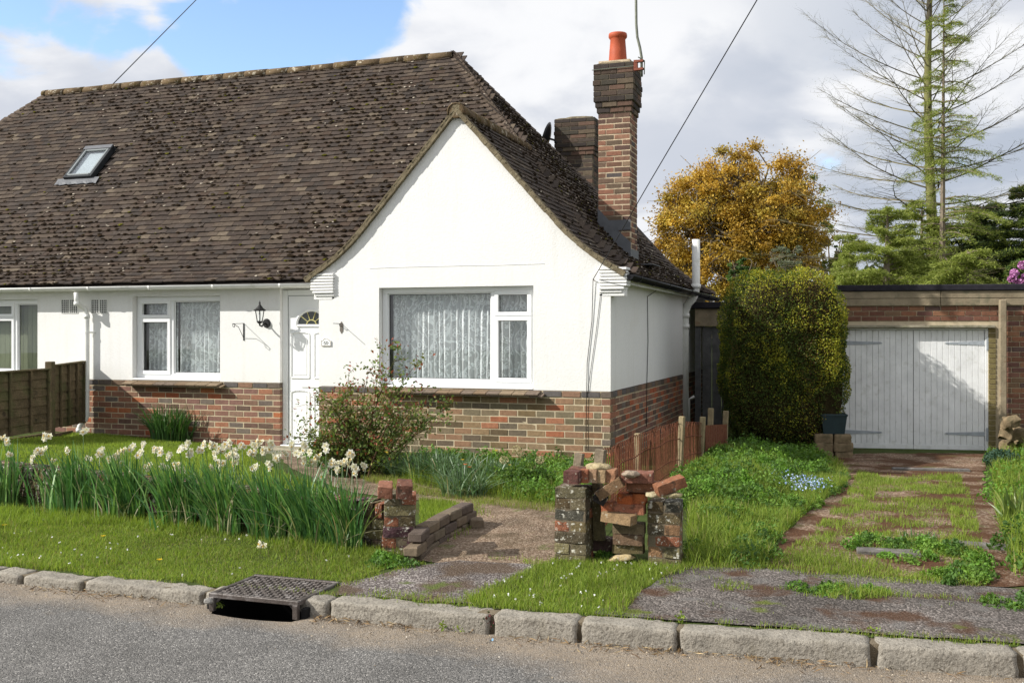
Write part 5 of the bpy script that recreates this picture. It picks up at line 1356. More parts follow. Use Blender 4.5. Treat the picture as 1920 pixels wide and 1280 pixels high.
# planter tub on stones
def tub():
    q = at_zc(1562, 812, 14.0); X, Y = q.x, q.y; z0 = q.z; zt = at_zc(1562, 777, 14.0).z; w = .17
    Tb = empty('planter_tub', (X, Y, z0), label='dark green plastic tub on rough stones beside the garage doors', cat='plant tub')
    mb = MB(); R = RG; V = []
    for (s, z) in ((.82, z0), (1, zt), (.93, zt), (.78, z0+.03)):
        for sx, sy in ((-1, -1), (1, -1), (1, 1), (-1, 1)): V.append(Vector((X, Y, z))+gu*(sx*w*s)+gb*(sy*w*.7*s))
    Fs = [(3, 2, 1, 0)]+[(l*4+i, l*4+(i+1) % 4, (l+1)*4+(i+1) % 4, (l+1)*4+i) for l in range(3) for i in range(4)]+[(12, 13, 14, 15)]
    mb.add(V, Fs); mb.put('tub', m['planter'], Tb)
    mb = MB(); t = .02
    for sx in (-1, 1): mb.box(Vector((X, Y, zt))+gu*(sx*w), (t, w*1.45, .03), R, .005)
    for sy in (-1, 1): mb.box(Vector((X, Y, zt+.001))+gb*(sy*w*.7), (w*2.1, t, .03), R, .005)
    mb.put('rim', m['planter'], Tb)
    mb = MB(); mb.box(Vector((X, Y, zt-.05)), (w*1.7, w*1.1, .02), R); mb.put('soil', m['moss'], Tb)
    St = empty('stone_stack', (X, Y, z0-.3), label='low stack of rough brown stones under the dark green tub', cat='stones'); g0 = gz(X, Y)-.03
    hh = (z0-g0)/3
    for l in range(3):
        for i in range(2):
            me = stone_mesh('stone', random.uniform(.22, .28), .24, hh*1.02, 40+l*3+i, .02, .012, (6, 4, 3)); o = bpy.data.objects.new('stone', me); scene.collection.objects.link(o); o.parent = St
            me.materials.append(m['sandstone']); o.location = Vector((X, Y, g0+l*hh))+gu*((i-.5)*.25+random.uniform(-.02, .02))-ORG[St.name]; o.rotation_euler = (0, 0, GA+random.uniform(-.1, .1))
m['sandstone'] = MAT('sandstone', (.20, .15, .09), .95, .35, 10, .9, 60, .1, [((.10, .09, .05), 12, .52, .64, .6)], bdist=.01)
tub()
# ------------------------------------------------------------------ timber boundary fence at the left
def lap_fence(name, A, Bp, zt0, zt1, zb0, zb1, label, nb=7, ncap=True, posts=True):
    A, Bp = Vector(A), Vector(Bp); d = Bp-A; L = d.length; Fn = empty(name, ((A+Bp)/2).to_3d()+Vector((0, 0, zb0)), label=label, cat='fence panel')
    u = d.normalized().to_3d(); nr = Vector((u.y, -u.x, 0)); 
    if nr.dot(-Vector(((A+Bp)/2).to_3d())) < 0: nr = -nr
    A3, B3 = A.to_3d(), Bp.to_3d()
    for i in range(nb):
        t0, t1 = i/nb, (i+1.18)/nb
        mb = MB(); nn = 12; V = []
        for k in range(nn+1):
            s = k/nn; p = A3.lerp(B3, s); za, zb__ = zb0+(zb1-zb0)*s, zt0+(zt1-zt0)*s; wob = .012*noise.noise(Vector((s*3+i*5, i*2.3, A.x)))
            for t, off in ((t0+wob, .020), (min(t1, 1)+wob*.5, .006), (min(t1, 1)+wob*.5, -.002), (t0+wob, .012)): V.append(p+nr*off+Vector((0, 0, za+(zb__-za)*t)))
        Fs = [(4*k+j, 4*k+4+j, 4*k+4+(j+1) % 4, 4*k+(j+1) % 4) for k in range(nn) for j in range(4)]+[(0, 1, 2, 3), (4*nn+3, 4*nn+2, 4*nn+1, 4*nn)]
        mb.add(V, Fs); mb.put('board', m['fence_wood'], Fn)
    for s in [0.02]+[k/4 for k in range(1, 4)]+[.98]:
        p = A3.lerp(B3, s); mb = MB(); mb.bar(p+nr*.035+Vector((0, 0, zb0+(zb1-zb0)*s)), p+nr*.035+Vector((0, 0, zt0+(zt1-zt0)*s)), .038, .022, up=tuple(nr)); mb.put('batten', m['fence_wood'], Fn)
    mb = MB(); mb.bar(A3+Vector((0, 0, zt0+.012))+nr*.02, B3+Vector((0, 0, zt1+.012))+nr*.02, .06, .022, bev=.004); mb.put('top_rail', m['fence_wood'], Fn)
    return Fn
XF, YF = CW(94, 13.0)
XA, YA = CW(155, 14.15)
lap_fence('lapped_fence', (XF+.06*-1, YF+.06), (XA, YA), 1.20, 1.225, .40, .38, 'short brown lapped fence panel rising to the house wall behind the post')
XZ, YZ = CW(-70, 11.35)
lap_fence('lapped_fence', (XZ, YZ), (XF+.03, YF-.07), 1.16, 1.165, .40, .40, 'long brown lapped fence panel at the left edge in front of the blinds')
MB().box((XF, YF, .78), (.095, .095, .98), Matrix.Rotation(.3, 3, 'Z'), .008).put('fence_post', m['fence_wood'], label='square brown fence post where the two lapped panels meet', cat='fence post')
mb = MB(); mb.bar((XZ, YZ, .30), (XF, YF-.06, .28), .04, .16); mb.put('gravel_board', m['fence_wood'], label='brown gravel board along the foot of the left fence', cat='board')
mb = MB(); mb.bar((XF, YF+.06, .28), (XA-.1, YA-.1, .22), .04, .12); mb.put('gravel_board', m['fence_wood'], label='short pale board lying at the foot of the panel by the downpipe', cat='board')
# ------------------------------------------------------------------ brick piers and the low wall
P_OLD = [(.10, .06, .045), (.13, .075, .05), (.16, .10, .06), (.09, .06, .05), (.19, .14, .085), (.14, .11, .07), (.20, .10, .06), (.12, .10, .07)]
def rough_brick(name, size, col, seed, amp=.005, bev=.008):
    me = stone_mesh(name, size[0], size[1], size[2], seed, bev, amp, (12, 6, 5)); n = len(me.vertices)
    for v in me.vertices: v.co.z -= size[2]/2
    a = me.attributes.new('tint', 'FLOAT_COLOR', 'POINT'); a.data.foreach_set('color', [*col, 1.]*n); me.polygons.foreach_set('use_smooth', [False]*len(me.polygons)); return me
BO = [rough_brick('brick', (.2145, .1035, .067), tuple(x*random.uniform(.8, 1.2) for x in P_OLD[i % len(P_OLD)]), 300+i, .0042, .006) for i in range(14)]
def at_g(px, py, z=.12): return G(px, py, z)
def pier(name, px0, px1, pyb, courses, label, rot=0., z0=None, pal=None, hs=.074, dx=0, lean=0.):
    a = at_g(px0, pyb); Xc, Yc = a.x+.108+dx, a.y+.1075; z = (z0 if z0 is not None else gz(Xc, Yc)-.02)
    P = empty(name, (Xc, Yc, z), label=label, cat='brick pier'); R = Matrix.Rotation(rot, 3, 'Z'); out = []
    for k in range(courses):
        for s in (-1, 1):
            RR = R @ Matrix.Rotation(PI/2 if k % 2 else 0, 3, 'Z') @ Matrix.Rotation(random.uniform(-.035, .035), 3, 'Z') @ Matrix.Rotation(random.uniform(-.012, .012), 3, 'X')
            off = R @ (Vector((s*.056, 0, 0)) if k % 2 else Vector((0, s*.056, 0)))
            v = random.randrange(len(BO)); 
            if pal: v = pal[k % len(pal)]
            o = bpy.data.objects.new('brick', BO[v]); scene.collection.objects.link(o); o.parent = P
            if not BO[v].materials: BO[v].materials.append(m['brick_old'])
            loc = Vector((Xc+lean*k, Yc, z+hs*(k+.5)))+off+Vector((random.uniform(-.004, .004), random.uniform(-.004, .004), 0))
            o.matrix_local = Matrix.Translation(loc-ORG[P.name]) @ RR.to_4x4()
    MB().box((Xc+lean*courses/2, Yc, z+hs*courses/2-.01), (.205, .205, hs*courses-.03), R).put('mortar', m['mortar_dark'], P)
    return Xc, Yc, z+hs*courses
LX, LY, LZ = pier('brick_pier', 1040, 1100, 1052, 7, 'lichened brown brick pier on the left of the collapsed gap, crowned by loose bricks')
RX, RY_, RZ = pier('brick_pier', 1212, 1275, 1058, 6, 'white speckled brick pier at the right end of the collapsed wall, capped by pale mortar', rot=.06)
PX, PY, PZ = pier('brick_pier', 708, 757, 1040, 6, 'crumbling dark pier ending the daffodil wall, beside the garden path', rot=.42, lean=.004)
# top pair of bricks on the daffodil pier, laid on edge
def loose(px, py, zc, label, rot=(0, 0, 0), size=(.2145, .1025, .066), pal=4, mat='brick_loose', name='loose_brick', seed=0, cat='brick', col=None, rough=.006):
    c = at_zc(px, py, zc); me = rough_brick(name, size, tuple(x*.85 for x in (col or P_OLD[pal])), 400+seed*3, .0042, .005); me.materials.append(m[mat]); o = bpy.data.objects.new(name, me); scene.collection.objects.link(o)
    o.location = c; o.rotation_euler = rot; return tag(o, label, cat)
m['brick_loose'] = MAT('brick_loose', None, .95, .25, 22, 1., 80, .1, [((.46, .41, .32), 26, .60, .67, .75), ((.05, .04, .03), 14, .56, .68, .75)], var2=.25, scale2=120, bdist=.006)
OR = (.42, .115, .04); BRN = (.20, .125, .07); TAN = (.30, .22, .12); DK = (.09, .055, .045); RED = (.22, .075, .045)
zA = 6.72
loose(722, 917, 6.93, 'pale topped brick on edge, left of the pair on the daffodil pier', (.1, .06, .45), (.10, .19, .075), col=(.30, .14, .09), seed=1)
loose(758, 916, 6.85, 'dark brick on edge, right of the pair on the daffodil pier', (.1, .05, .45), (.105, .20, .09), col=(.17, .08, .055), seed=2)
PS0 = [
 (1097, 888, 6.80, 'broken dark red brick crowning the left pier, under the row of orange brick ends', (0, .02, .05), (.21, .12, .085), (.18, .09, .065)),
 (1073, 893, 6.62, 'small dark brick lump at the outer edge of the left pier top', (0, .02, .0), (.10, .10, .08), (.13, .06, .05)),
 (1077, 894, 6.8, 'tan brick fragment behind the leaning grey stake foot', (0, 0, .1), (.11, .10, .05), TAN),
 (1097, 891, 6.70, 'first orange brick end of the four brick row on the left pier', (0, 0, .02), (.060, .10, .085), (.36, .14, .08)),
 (1115, 891, 6.70, 'second mortar smeared brick end of the four brick row', (0, 0, -.03), (.056, .10, .085), (.33, .21, .13)),
 (1131, 891, 6.70, 'third mortar smeared brick end of the four brick row', (0, 0, .03), (.056, .10, .085), (.34, .24, .14)),
 (1148, 891, 6.70, 'fourth buff brick end at the right of the four brick row', (0, 0, -.02), (.062, .10, .088), (.36, .19, .11)),
 (1144, 915, 6.66, 'tilted brown brick leaning upwards to the right beside the left pier', (0, -.58, .10), (.185, .09, .066), BRN),
 (1126, 931, 6.72, 'dark wet looking brick end wedged against the left pier', (.3, .5, .4), (.08, .09, .07), (.04, .035, .035)),
 (1121, 908, 6.85, 'upright brown brick standing inside the gap behind the tilted one', (0, 1.45, 0), (.12, .10, .05), (.20, .15, .09)),
 (1196, 893, 6.68, 'dark red broken brick with a round stone on it, at the top of the heap', (.10, -.05, .06), (.205, .11, .060), (.22, .10, .07)),
 (1206, 911, 6.72, 'rough brown red brick under the broken red one', (0, -.03, .04), (.215, .11, .066), (.24, .11, .065)),
 (1174, 933, 6.74, 'bright orange brick with black stains, left of the orange pair', (0, 0, .02), (.105, .11, .070), OR),
 (1199, 933, 6.74, 'bright orange brick touching the right pier', (0, .01, -.01), (.09, .11, .070), (.40, .13, .05)),
 (1181, 952, 6.73, 'long salmon brick below the two bright orange ones', (0, .02, .02), (.205, .11, .068), (.36, .15, .09)),
 (1141, 949, 6.76, 'short orange brick end left of the long salmon brick', (0, 0, .03), (.082, .10, .066), (.34, .12, .06)),
 (1160, 970, 6.66, 'sandy brown brick jutting left on its end below the salmon one', (0, .05, -.25), (.22, .10, .062), (.30, .20, .11)),
 (1180, 988, 6.76, 'white crusted brown brick, upper of the low stack against the right pier', (0, 0, .02), (.21, .10, .070), (.17, .13, .08)),
 (1179, 1009, 6.75, 'chipped brown brick in the middle of the low stack', (0, .01, .0), (.20, .10, .068), (.17, .11, .07)),
 (1179, 1026, 6.78, 'mossy brick at the foot of the low stack', (0, 0, .02), (.205, .10, .060), (.15, .12, .06)),
 (1124, 973, 6.90, 'long dark brick standing upright in the gap beside the left pier', (0, PI/2-.03, .1), (.27, .10, .075), (.11, .09, .05)),
 (1128, 1018, 6.95, 'dark brick lying flat at the foot of the upright one', (0, 0, .2), (.20, .12, .085), (.07, .045, .04)),
 (1256, 909, 6.55, 'orange brown brick tilted up to the right on top of the right pier', (.08, -.33, .55), (.20, .10, .068), (.27, .12, .065)),
]
for i, (px, py, zc, lb, rt, sz, cl) in enumerate(PS0):
    loose(px, py, zc, lb, rt, sz, col=cl, seed=10+i)
def cobble(px, py, zc, size, label, col, seed, name='stone', cat='stone', rot=0.):
    c = at_zc(px, py, zc); bm = bmesh.new(); bmesh.ops.create_icosphere(bm, subdivisions=3, radius=1)
    for v in bm.verts:
        nn = noise.noise(v.co*1.6+Vector((seed, 0, 0)))*.28+noise.noise(v.co*5+Vector((seed, 3, 0)))*.08; v.co = v.co*(1+nn); v.co = Vector((v.co.x*size[0], v.co.y*size[1], v.co.z*size[2]))
    me = bpy.data.meshes.new(name); bm.to_mesh(me); bm.free(); me.polygons.foreach_set('use_smooth', [True]*len(me.polygons))
    a = me.attributes.new('tint', 'FLOAT_COLOR', 'POINT'); a.data.foreach_set('color', [*col, 1.]*len(me.vertices)); me.materials.append(m['brick_loose'])
    o = bpy.data.objects.new(name, me); scene.collection.objects.link(o); o.location = c; o.rotation_euler = (0, rot, .2); return tag(o, label, cat)
cobble(1121, 875, 6.72, (.088, .06, .030), 'flat pale yellow stone on top of the four brick row', (.38, .31, .18), 1)
cobble(1183, 888, 6.62, (.055, .04, .024), 'smooth grey brown pebble resting on the broken red brick', (.30, .24, .18), 2)
cobble(1223, 927, 6.58, (.050, .05, .018), 'pale mortar lump on the left half of the right pier', (.40, .35, .22), 3)
cobble(1260, 927, 6.55, (.062, .06, .020), 'pale mortar lump under the tilted brick on the right pier', (.42, .36, .20), 4)
cobble(1166, 1046, 6.75, (.085, .04, .028), 'pale sandy stone lying in the grass at the foot of the heap', (.42, .33, .18), 5, rot=-.15)
cobble(391, 1126, 6.0, (.028, .025, .018), 'small grey stone at the gutter beside the drain', (.28, .27, .25), 7)
# daffodil wall: low retaining wall of bricks on edge
def low_wall():
    A = Vector((PX-.12, PY+.14)); Bp = Vector((-9.6, float(wall_y(-9.6))+.12)); d = Bp-A; L = d.length; u = d.normalized().to_3d(); nr = Vector((u.y, -u.x, 0)); 
    if nr.y > 0: nr = -nr
    Lw = empty('garden_wall', ((A+Bp)/2).to_3d(), label='low mossy brick retaining wall behind the daffodils', cat='garden wall')
    zb__ = .02; ht = .36
    mb = MB(); mb.bar(A.to_3d()+Vector((0, 0, ht/2)), Bp.to_3d()+Vector((0, 0, ht/2+.03)), .16, ht+.02); mb.put('core', m['mortar_dark'], Lw)
    T = coursing(A.to_3d()+nr*.10, u, nr, L, zb__, 4, BO, unit=.225, jit=.006)
    R0 = Matrix((u, -nr, Vector((0, 0, 1)))).transposed()
    n = int(L/.078)
    for i in range(n):
        c = A.to_3d()+u*(.04+i*.078); c.z = zb__+.30+.055+(.02*i/n)
        R = Matrix((Vector((0, 0, 1)), nr*-1, u)).transposed() if False else Matrix((nr, Vector((0, 0, 1)), u)).transposed()
        R = R @ Matrix.Rotation(random.uniform(-.04, .04), 3, 'Y')
        T.append((c, R, (1, 1, 1), random.randrange(14), view_score(c, Vector((0, -1, .5)).normalized())))
    pieces('brick', BO, T, Lw, m['brick_old'], 300)
low_wall()
# curved brick edging of the path
def edging():
    E = empty('path_edging', at_g(830, 1000), label='curved two course brick edging between path and small lawn', cat='path edging')
    top = [(778, 1022), (800, 1004), (826, 990), (852, 978), (874, 968)]
    pts = [at_z(x, y+12, .16) for x, y in top]
    P = []
    for i in range(len(pts)-1):
        for k in range(6): P.append(pts[i].lerp(pts[i+1], k/6))
    P.append(pts[-1]); Ls = [0]
    for a, b in zip(P[:-1], P[1:]): Ls.append(Ls[-1]+(b-a).length)
    tot = Ls[-1]
    def pt(s):
        s = max(0, min(tot, s)); i = max(1, int(np.searchsorted(Ls, s))); i = min(i, len(P)-1); t = (s-Ls[i-1])/max(1e-6, Ls[i]-Ls[i-1]); p = P[i-1].lerp(P[i], t); return p, (P[i]-P[i-1]).normalized()
    PE = [(.13, .10, .075), (.17, .13, .09), (.11, .085, .07), (.15, .12, .085)]
    for c in range(3):
        s = .0-(.1 if c % 2 else 0); i = 0
        while s < tot-.02+(.06 if c < 2 else 0):
            p, d = pt(s+.11); mb = MB(); z = gz(p.x, p.y)-.03+c*.073+.035+random.uniform(-.004, .004)
            R = Matrix.Rotation(math.atan2(d.y, d.x)+random.uniform(-.03, .03), 3, 'Z') @ Matrix.Rotation(random.uniform(-.03, .03), 3, 'X')
            mb.box((p.x, p.y, z), (.218, .105, .068), R, .010, PE[(i*3+c) % 4], .003); mb.put('brick', m['brick'], E); s += .224; i += 1
    p = at_z(893, 984, .15); mb = MB(); mb.box((p.x, p.y, .17), (.11, .13, .07), Matrix.Rotation(.5, 3, 'Z'), .01, PE[1], .004); mb.put('loose_brick', m['brick'], label='loose brown brick lying on the path at the end of the curved edging', cat='brick')
edging()
# grey stakes behind the left pier
def stake(p0, p1, w, t, label, name='wooden_stake', mat='wood_grey', twist=.2):
    mb = MB(); p0, p1 = Vector(p0), Vector(p1); mb.bar(p0, p1, w, t, up=(math.sin(twist), math.cos(twist), 0), bev=.004)
    return mb.put(name, m[mat], label=label, cat='stake')
stake(at_zc(1080, 905, 6.95), at_zc(1087, 849, 6.95), .06, .05, 'short grey split stake leaning behind the left brick pier', twist=.1)
stake(at_zc(1122, 895, 7.1), at_zc(1127, 842, 7.1), .07, .05, 'second grey stake, standing behind the flat yellow stone', twist=.15)
# ------------------------------------------------------------------ rusty hooped wire fence
def wire_fence():
    Fn = empty('wire_fence', (-1.9, 9.5, .15), label='sagging rusty hoop topped wire fence on wooden posts beside the drive', cat='wire fence')
    path = [(1118, 853, 7.5), (1150, 841, 8.3), (1200, 818, 9.4), (1243, 803, 10.3), (1275, 794, 10.95), (1318, 796, 11.8)]
    P = [at_zc(*p) for p in path]; Q = []
    for i in range(len(P)-1):
        for k in range(10): Q.append(P[i].lerp(P[i+1], k/10))
    Q.append(P[-1]); Ls = [0]
    for a, b in zip(Q[:-1], Q[1:]): Ls.append(Ls[-1]+(b-a).length)
    def pt(s):
        i = min(len(Q)-1, max(1, int(np.searchsorted(Ls, s)))); t = (s-Ls[i-1])/max(1e-6, Ls[i]-Ls[i-1]); return Q[i-1].lerp(Q[i], t), (Q[i]-Q[i-1]).normalized()
    s = .02; mb = MB(); i = 0
    while s < Ls[-1]-.02:
        p, d = pt(s); g = gz(p.x, p.y)-.02; jx = random.uniform(-.012, .012); lean = .05*noise.noise(Vector((s*2, 0, 0)))
        w = .095; h = p.z-.03
        # each hooped wire: up, over and down
        pts = [p-d*w/2]; base = Vector((p.x, p.y, 0)); nrm = Vector((-d.y, d.x, 0)).normalized()*lean
        arc = [Vector((base.x, base.y, h))+d*(w/2*math.cos(t))+Vector((0, 0, w*.62*math.sin(t)))+nrm for t in np.linspace(PI, 0, 6)]
        L0 = base-d*(w/2)+Vector((0, 0, g)); R0 = base+d*(w/2)+Vector((0, 0, g))
        mb.tube([L0]+[a+Vector((jx*.3, 0, 0)) for a in arc]+[R0], .0034, 4, cap=False)
        s += .062; i += 1
    o = mb.put('hoop_wires', m['rust'], Fn, kind='stuff')
    for f in (.72, .30, .08):
        mb = MB(); pts = []
        for k in range(34):
            p, d = pt(Ls[-1]*k/33); g = gz(p.x, p.y); pts.append(Vector((p.x, p.y, g+(p.z-g)*f+.01*math.sin(k*.9)))+Vector((.008, -.006, 0)))
        mb.tube(pts, .006 if f == .72 else .0045, 5); mb.put('line_wire', m['rust'], Fn)
    for px, pt_, pb, zc, w in ((1276, 780, 900, 10.9, .065), (1318, 781, 878, 11.75, .065), (1197, 812, 880, 9.75, .075), (1333, 765, 850, 12.7, .07), (1361, 770, 850, 13.4, .07)):
        a = at_zc(px+(3 if px == 1276 else 0), pt_, zc); b = at_zc(px-(6 if px == 1318 else 3), pb, zc); b.z = gz(b.x, b.y)-.1; mb = MB(); mb.bar(b, a, w*.9, w*.8, up=(.2, 1, 0), bev=.006); mb.put('post', m['wood_post'], Fn)
    # the last bays have sheeting behind the wires
    a = at_zc(1322, 797, 11.9); b = at_zc(1362, 795, 13.3); mb = MB(); n = 30; V = []
    for k in range(n+1):
        p = a.lerp(b, k/n); o = .006*math.sin(k*1.9); V += [(p.x+o, p.y, p.z), (p.x+o, p.y, gz(p.x, p.y)-.05), (p.x+o+.004, p.y+.004, gz(p.x, p.y)-.05), (p.x+o+.004, p.y+.004, p.z)]
    mb.add(V, [(4*k+j, 4*k+4+j, 4*k+4+(j+1) % 4, 4*k+(j+1) % 4) for k in range(n) for j in range(4)]); mb.put('rusty_sheet', m['rust'], Fn)
m['wood_post'] = MAT('post_wood', (.27, .215, .13), .9, .3, 12, .6, 70, .1, [((.13, .11, .05), 8, .55, .68, .6)])
wire_fence()
# ------------------------------------------------------------------ plants: leaves and blades in numpy
def blades(P, h, w, col, lean=None, curve=.25, seg=2, yaw=None):
    """tapering bent blades; P (n,3) roots, h heights, w widths, col (n,3)"""
    n = len(P); yaw = rng.uniform(0, 2*PI, n) if yaw is None else yaw
    ld = rng.uniform(0, 2*PI, n); lm = np.abs(rng.normal(0, curve, n)); L = np.stack([np.cos(ld)*lm, np.sin(ld)*lm], 1)
    if lean is not None: L = L+np.asarray(lean)
    W = np.stack([np.cos(yaw), np.sin(yaw), np.zeros(n)], 1)*(w/2)[:, None]
    ring = []
    for k in range(seg+1):
        t = k/seg; c = P.copy(); c[:, :2] += L*(h*t*t)[:, None]; c[:, 2] += h*t*(1-.28*np.minimum(1.5, (L**2).sum(1))*t)
        if k < seg: ring += [c-W*(1-.45*t), c+W*(1-.45*t)]
        else: ring.append(c)
    V = np.stack(ring, 1).reshape(-1, 3); m_ = 2*seg+1; b = (np.arange(n)*m_)[:, None]
    F4 = [np.concatenate([b+2*k, b+2*k+1, b+2*k+3, b+2*k+2], 1) for k in range(seg-1)]; F3 = np.concatenate([b+2*seg-2, b+2*seg-1, b+2*seg], 1)
    return V, F4+[F3], np.repeat(col, m_, 0)
def leaves(P, size, col, asp=.5, up=.3, D=None, fold=.25):
    """folded diamond leaves, randomly turned (D: direction bias)"""
    n = len(P); a = rng.normal(0, 1, (n, 3)); 
    if D is not None: a = a*.55+D
    a[:, 2] += up*.5; a /= np.linalg.norm(a, axis=1)[:, None]+1e-9
    b = rng.normal(0, 1, (n, 3)); b -= (b*a).sum(1)[:, None]*a; b /= np.linalg.norm(b, axis=1)[:, None]+1e-9
    c = np.cross(a, b); s = size[:, None]
    p0 = P-a*s*.5; p2 = P+a*s*.5; p1 = P+b*s*asp*.5+c*s*fold*.3; p3 = P-b*s*asp*.5+c*s*fold*.3
    V = np.stack([p0, p1, p2, p3], 1).reshape(-1, 3); i = (np.arange(n)*4)[:, None]
    return V, [np.concatenate([i, i+1, i+2], 1), np.concatenate([i, i+2, i+3], 1)], np.repeat(col, 4, 0)
def merge(parts):
    V = []; T = []; acc = {}; off = 0
    for v, Fs, t in parts:
        V.append(v); T.append(t)
        for f in Fs: acc.setdefault(f.shape[1], []).append(f+off)
        off += len(v)
    return np.concatenate(V), [np.concatenate(x) for x in acc.values()], np.concatenate(T)
def segs(S, n=4):
    """S: list of (p, q, r0, r1, col) -> open prisms"""
    P0 = np.array([s[0] for s in S]); P1 = np.array([s[1] for s in S]); R0 = np.array([s[2] for s in S]); R1 = np.array([s[3] for s in S]); C_ = np.array([s[4] for s in S])
    d = P1-P0; L = np.linalg.norm(d, axis=1)[:, None]+1e-9; d = d/L; P1 = P1+d*R1[:, None]*.6
    a = np.where(np.abs(d[:, 2:3]) < .9, np.array([[0, 0, 1.]]), np.array([[1., 0, 0]])); u = np.cross(d, a); u /= np.linalg.norm(u, axis=1)[:, None]; v = np.cross(d, u)
    R = []
    for P, r in ((P0, R0), (P1, R1)):
        for k in range(n): an = 2*PI*k/n; R.append(P+(u*math.cos(an)+v*math.sin(an))*r[:, None])
    V = np.stack(R, 1).reshape(-1, 3); b = (np.arange(len(S))*2*n)[:, None]
    Fs = [np.concatenate([b+k, b+(k+1) % n, b+n+(k+1) % n, b+n+k], 1) for k in range(n)]
    return V, Fs, np.repeat(C_, 2*n, 0)
def pick(pal, n, jit=.2):
    pal = np.array(pal); c = pal[rng.integers(0, len(pal), n)]; return c*rng.uniform(1-jit, 1+jit, (n, 1))
def in_area(poly, n):
    A = np.array([p[:2] for p in poly]); x0, y0 = A.min(0); x1, y1 = A.max(0); out = []
    while sum(map(len, out)) < n:
        P = np.stack([rng.uniform(x0, x1, n), rng.uniform(y0, y1, n)], 1); P = P[inpoly(P, poly)]; out.append(P)
        if len(P) == 0: break
    P = np.concatenate(out)[:n]; return np.column_stack([P, ground_z(P[:, 0], P[:, 1])])
def area(poly):
    A = np.array([p[:2] for p in poly]); x, y = A[:, 0], A[:, 1]; return .5*abs(np.dot(x, np.roll(y, 1))-np.dot(y, np.roll(x, 1)))
def vnoise(P, sc, off=0.):
    """cheap smooth noise, vectorised"""
    x, y = P[:, 0]*sc+off, P[:, 1]*sc-off
    return (np.sin(x*1.3+1.7*np.sin(y*.9+off))+np.sin(y*1.7+1.3*np.sin(x*1.1))+np.sin((x+y)*.8+2.1)+np.sin(x*2.9-y*2.3+off)*.5)/3.5
def lump(P, seed, sc=1.): return np.array([noise.noise(Vector((p[0]*sc+seed, p[1]*sc, p[2]*sc))) for p in P])
# ---- grass
GC = [(.18, .25, .04), (.215, .29, .05), (.135, .205, .033), (.245, .305, .058), (.185, .25, .045)]
GY = [(.22, .30, .04), (.26, .33, .05), (.19, .28, .035)]
GSTR = [(.30, .26, .12), (.24, .22, .09)]
def turf(name, poly, dens, h, w, label=None, yel=.3, straw=.04, curve=.5, hvar=.5, off=0., extra=None, mat='grass', keep=None, lean=None):
    n = int(area(poly)*dens); P = in_area(poly, n)
    if keep is not None: P = P[keep(P)]
    n = len(P); q = vnoise(P, 1.6, off); q2 = vnoise(P, 5.0, off+3)
    H_ = h*(1+hvar*q*.6+.35*q2)*rng.uniform(.45, 1.25, n); H_ = np.maximum(H_, .012)
    C_ = pick(GC, n, .25); y = (q+rng.normal(0, .6, n)) > (1-2*yel); C_[y] = pick(GY, int(y.sum()), .25)
    s = rng.random(n) < straw; C_[s] = pick(GSTR, int(s.sum()), .3)
    V, Fs, T_ = blades(P-np.array([0, 0, .004]), H_, w*rng.uniform(.7, 1.3, n), C_, curve=curve, lean=lean)
    put(name, fast(name, V, Fs, T_), m[mat], kind='stuff', label=label)
    return P
WP = lambda L_, z=.12: [tuple(G(x, y, z))[:2] for x, y in L_]
kline = [(x, float(kerb_y(x))+.14) for x in np.linspace(XatY(-160, 5.36), -3.70, 26)]
kl2 = [(x, float(kerb_y(x))+.15) for x in np.linspace(kx(905), kx(1165), 8)]
verge_poly = kline+[(-3.70, 5.66), (-3.02, 5.66)]+WP([(640, 1093), (690, 1078), (735, 1062), (752, 1048), (700, 1030), (600, 1020), (400, 1000), (200, 975), (-60, 962), (-200, 955)])
turf('verge_grass', verge_poly, 14500, .034, .0046, yel=.30, straw=.10, curve=.6, hvar=.9, keep=lambda P: (vnoise(P, 4.3, 21.)+.5*vnoise(P, 13., 2.)+rng.normal(0, .25, len(P)) < 1.0) & (P[:, 1] > kerb_y(P[:, 0])+.17+.05*vnoise(P, 6., 3.)))
turf('verge_grass', WP([(-200, 990), (-200, 950), (200, 962), (500, 985), (700, 1010), (760, 1050), (600, 1035), (400, 1005), (200, 985)]), 6000, .075, .0045, yel=.55, straw=.02, curve=.5)
patch = kl2+WP([(1205, 1108), (1262, 1074), (1300, 1062), (1290, 1050), (1230, 1056), (1040, 1050), (1005, 1062), (960, 1085), (900, 1112), (870, 1128)])
turf('verge_grass', patch, 15000, .042, .0042, yel=.30, straw=.05, curve=.55, off=4)
turf('verge_tufts', verge_poly, 2600, .075, .005, yel=.35, straw=.12, curve=.7, off=31, keep=lambda P: vnoise(P, 3.1, 8.)+.6*vnoise(P, 9., 2.)+rng.normal(0, .2, len(P)) > .45)
turf('verge_tufts', patch, 3200, .08, .005, yel=.3, straw=.12, curve=.7, off=33, keep=lambda P: vnoise(P, 3.7, 5.)+.6*vnoise(P, 9., 1.)+rng.normal(0, .2, len(P)) > .4)
lawn_poly = [(-3.3, 6.75)]+[(x, float(wall_y(x))+.22) for x in (-4, -5, -6.5, -8, -9.4)]+[(-9.9, 10.2), (-10.4, 11.4), (-7.5, 11.45), (-7.1, 11.0), (-6.7, 10.2), (-5.7, 9.2), (-4.7, 8.3), (-3.8, 7.4)]
turf('lawn_grass', lawn_poly, 3300, .037, .0065, yel=.75, straw=.0, curve=.35, hvar=.2, off=7)
turf('lawn_grass', WP([(786, 992), (787, 938), (850, 940), (876, 955), (868, 968), (830, 985), (800, 1000)], .16), 9000, .045, .004, yel=.8, straw=.0, off=2)
weeds_poly = WP([(1287, 1062), (1290, 960), (1278, 905), (1330, 860), (1400, 838), (1530, 848), (1590, 885), (1588, 905), (1520, 955), (1460, 1010), (1432, 1066)])
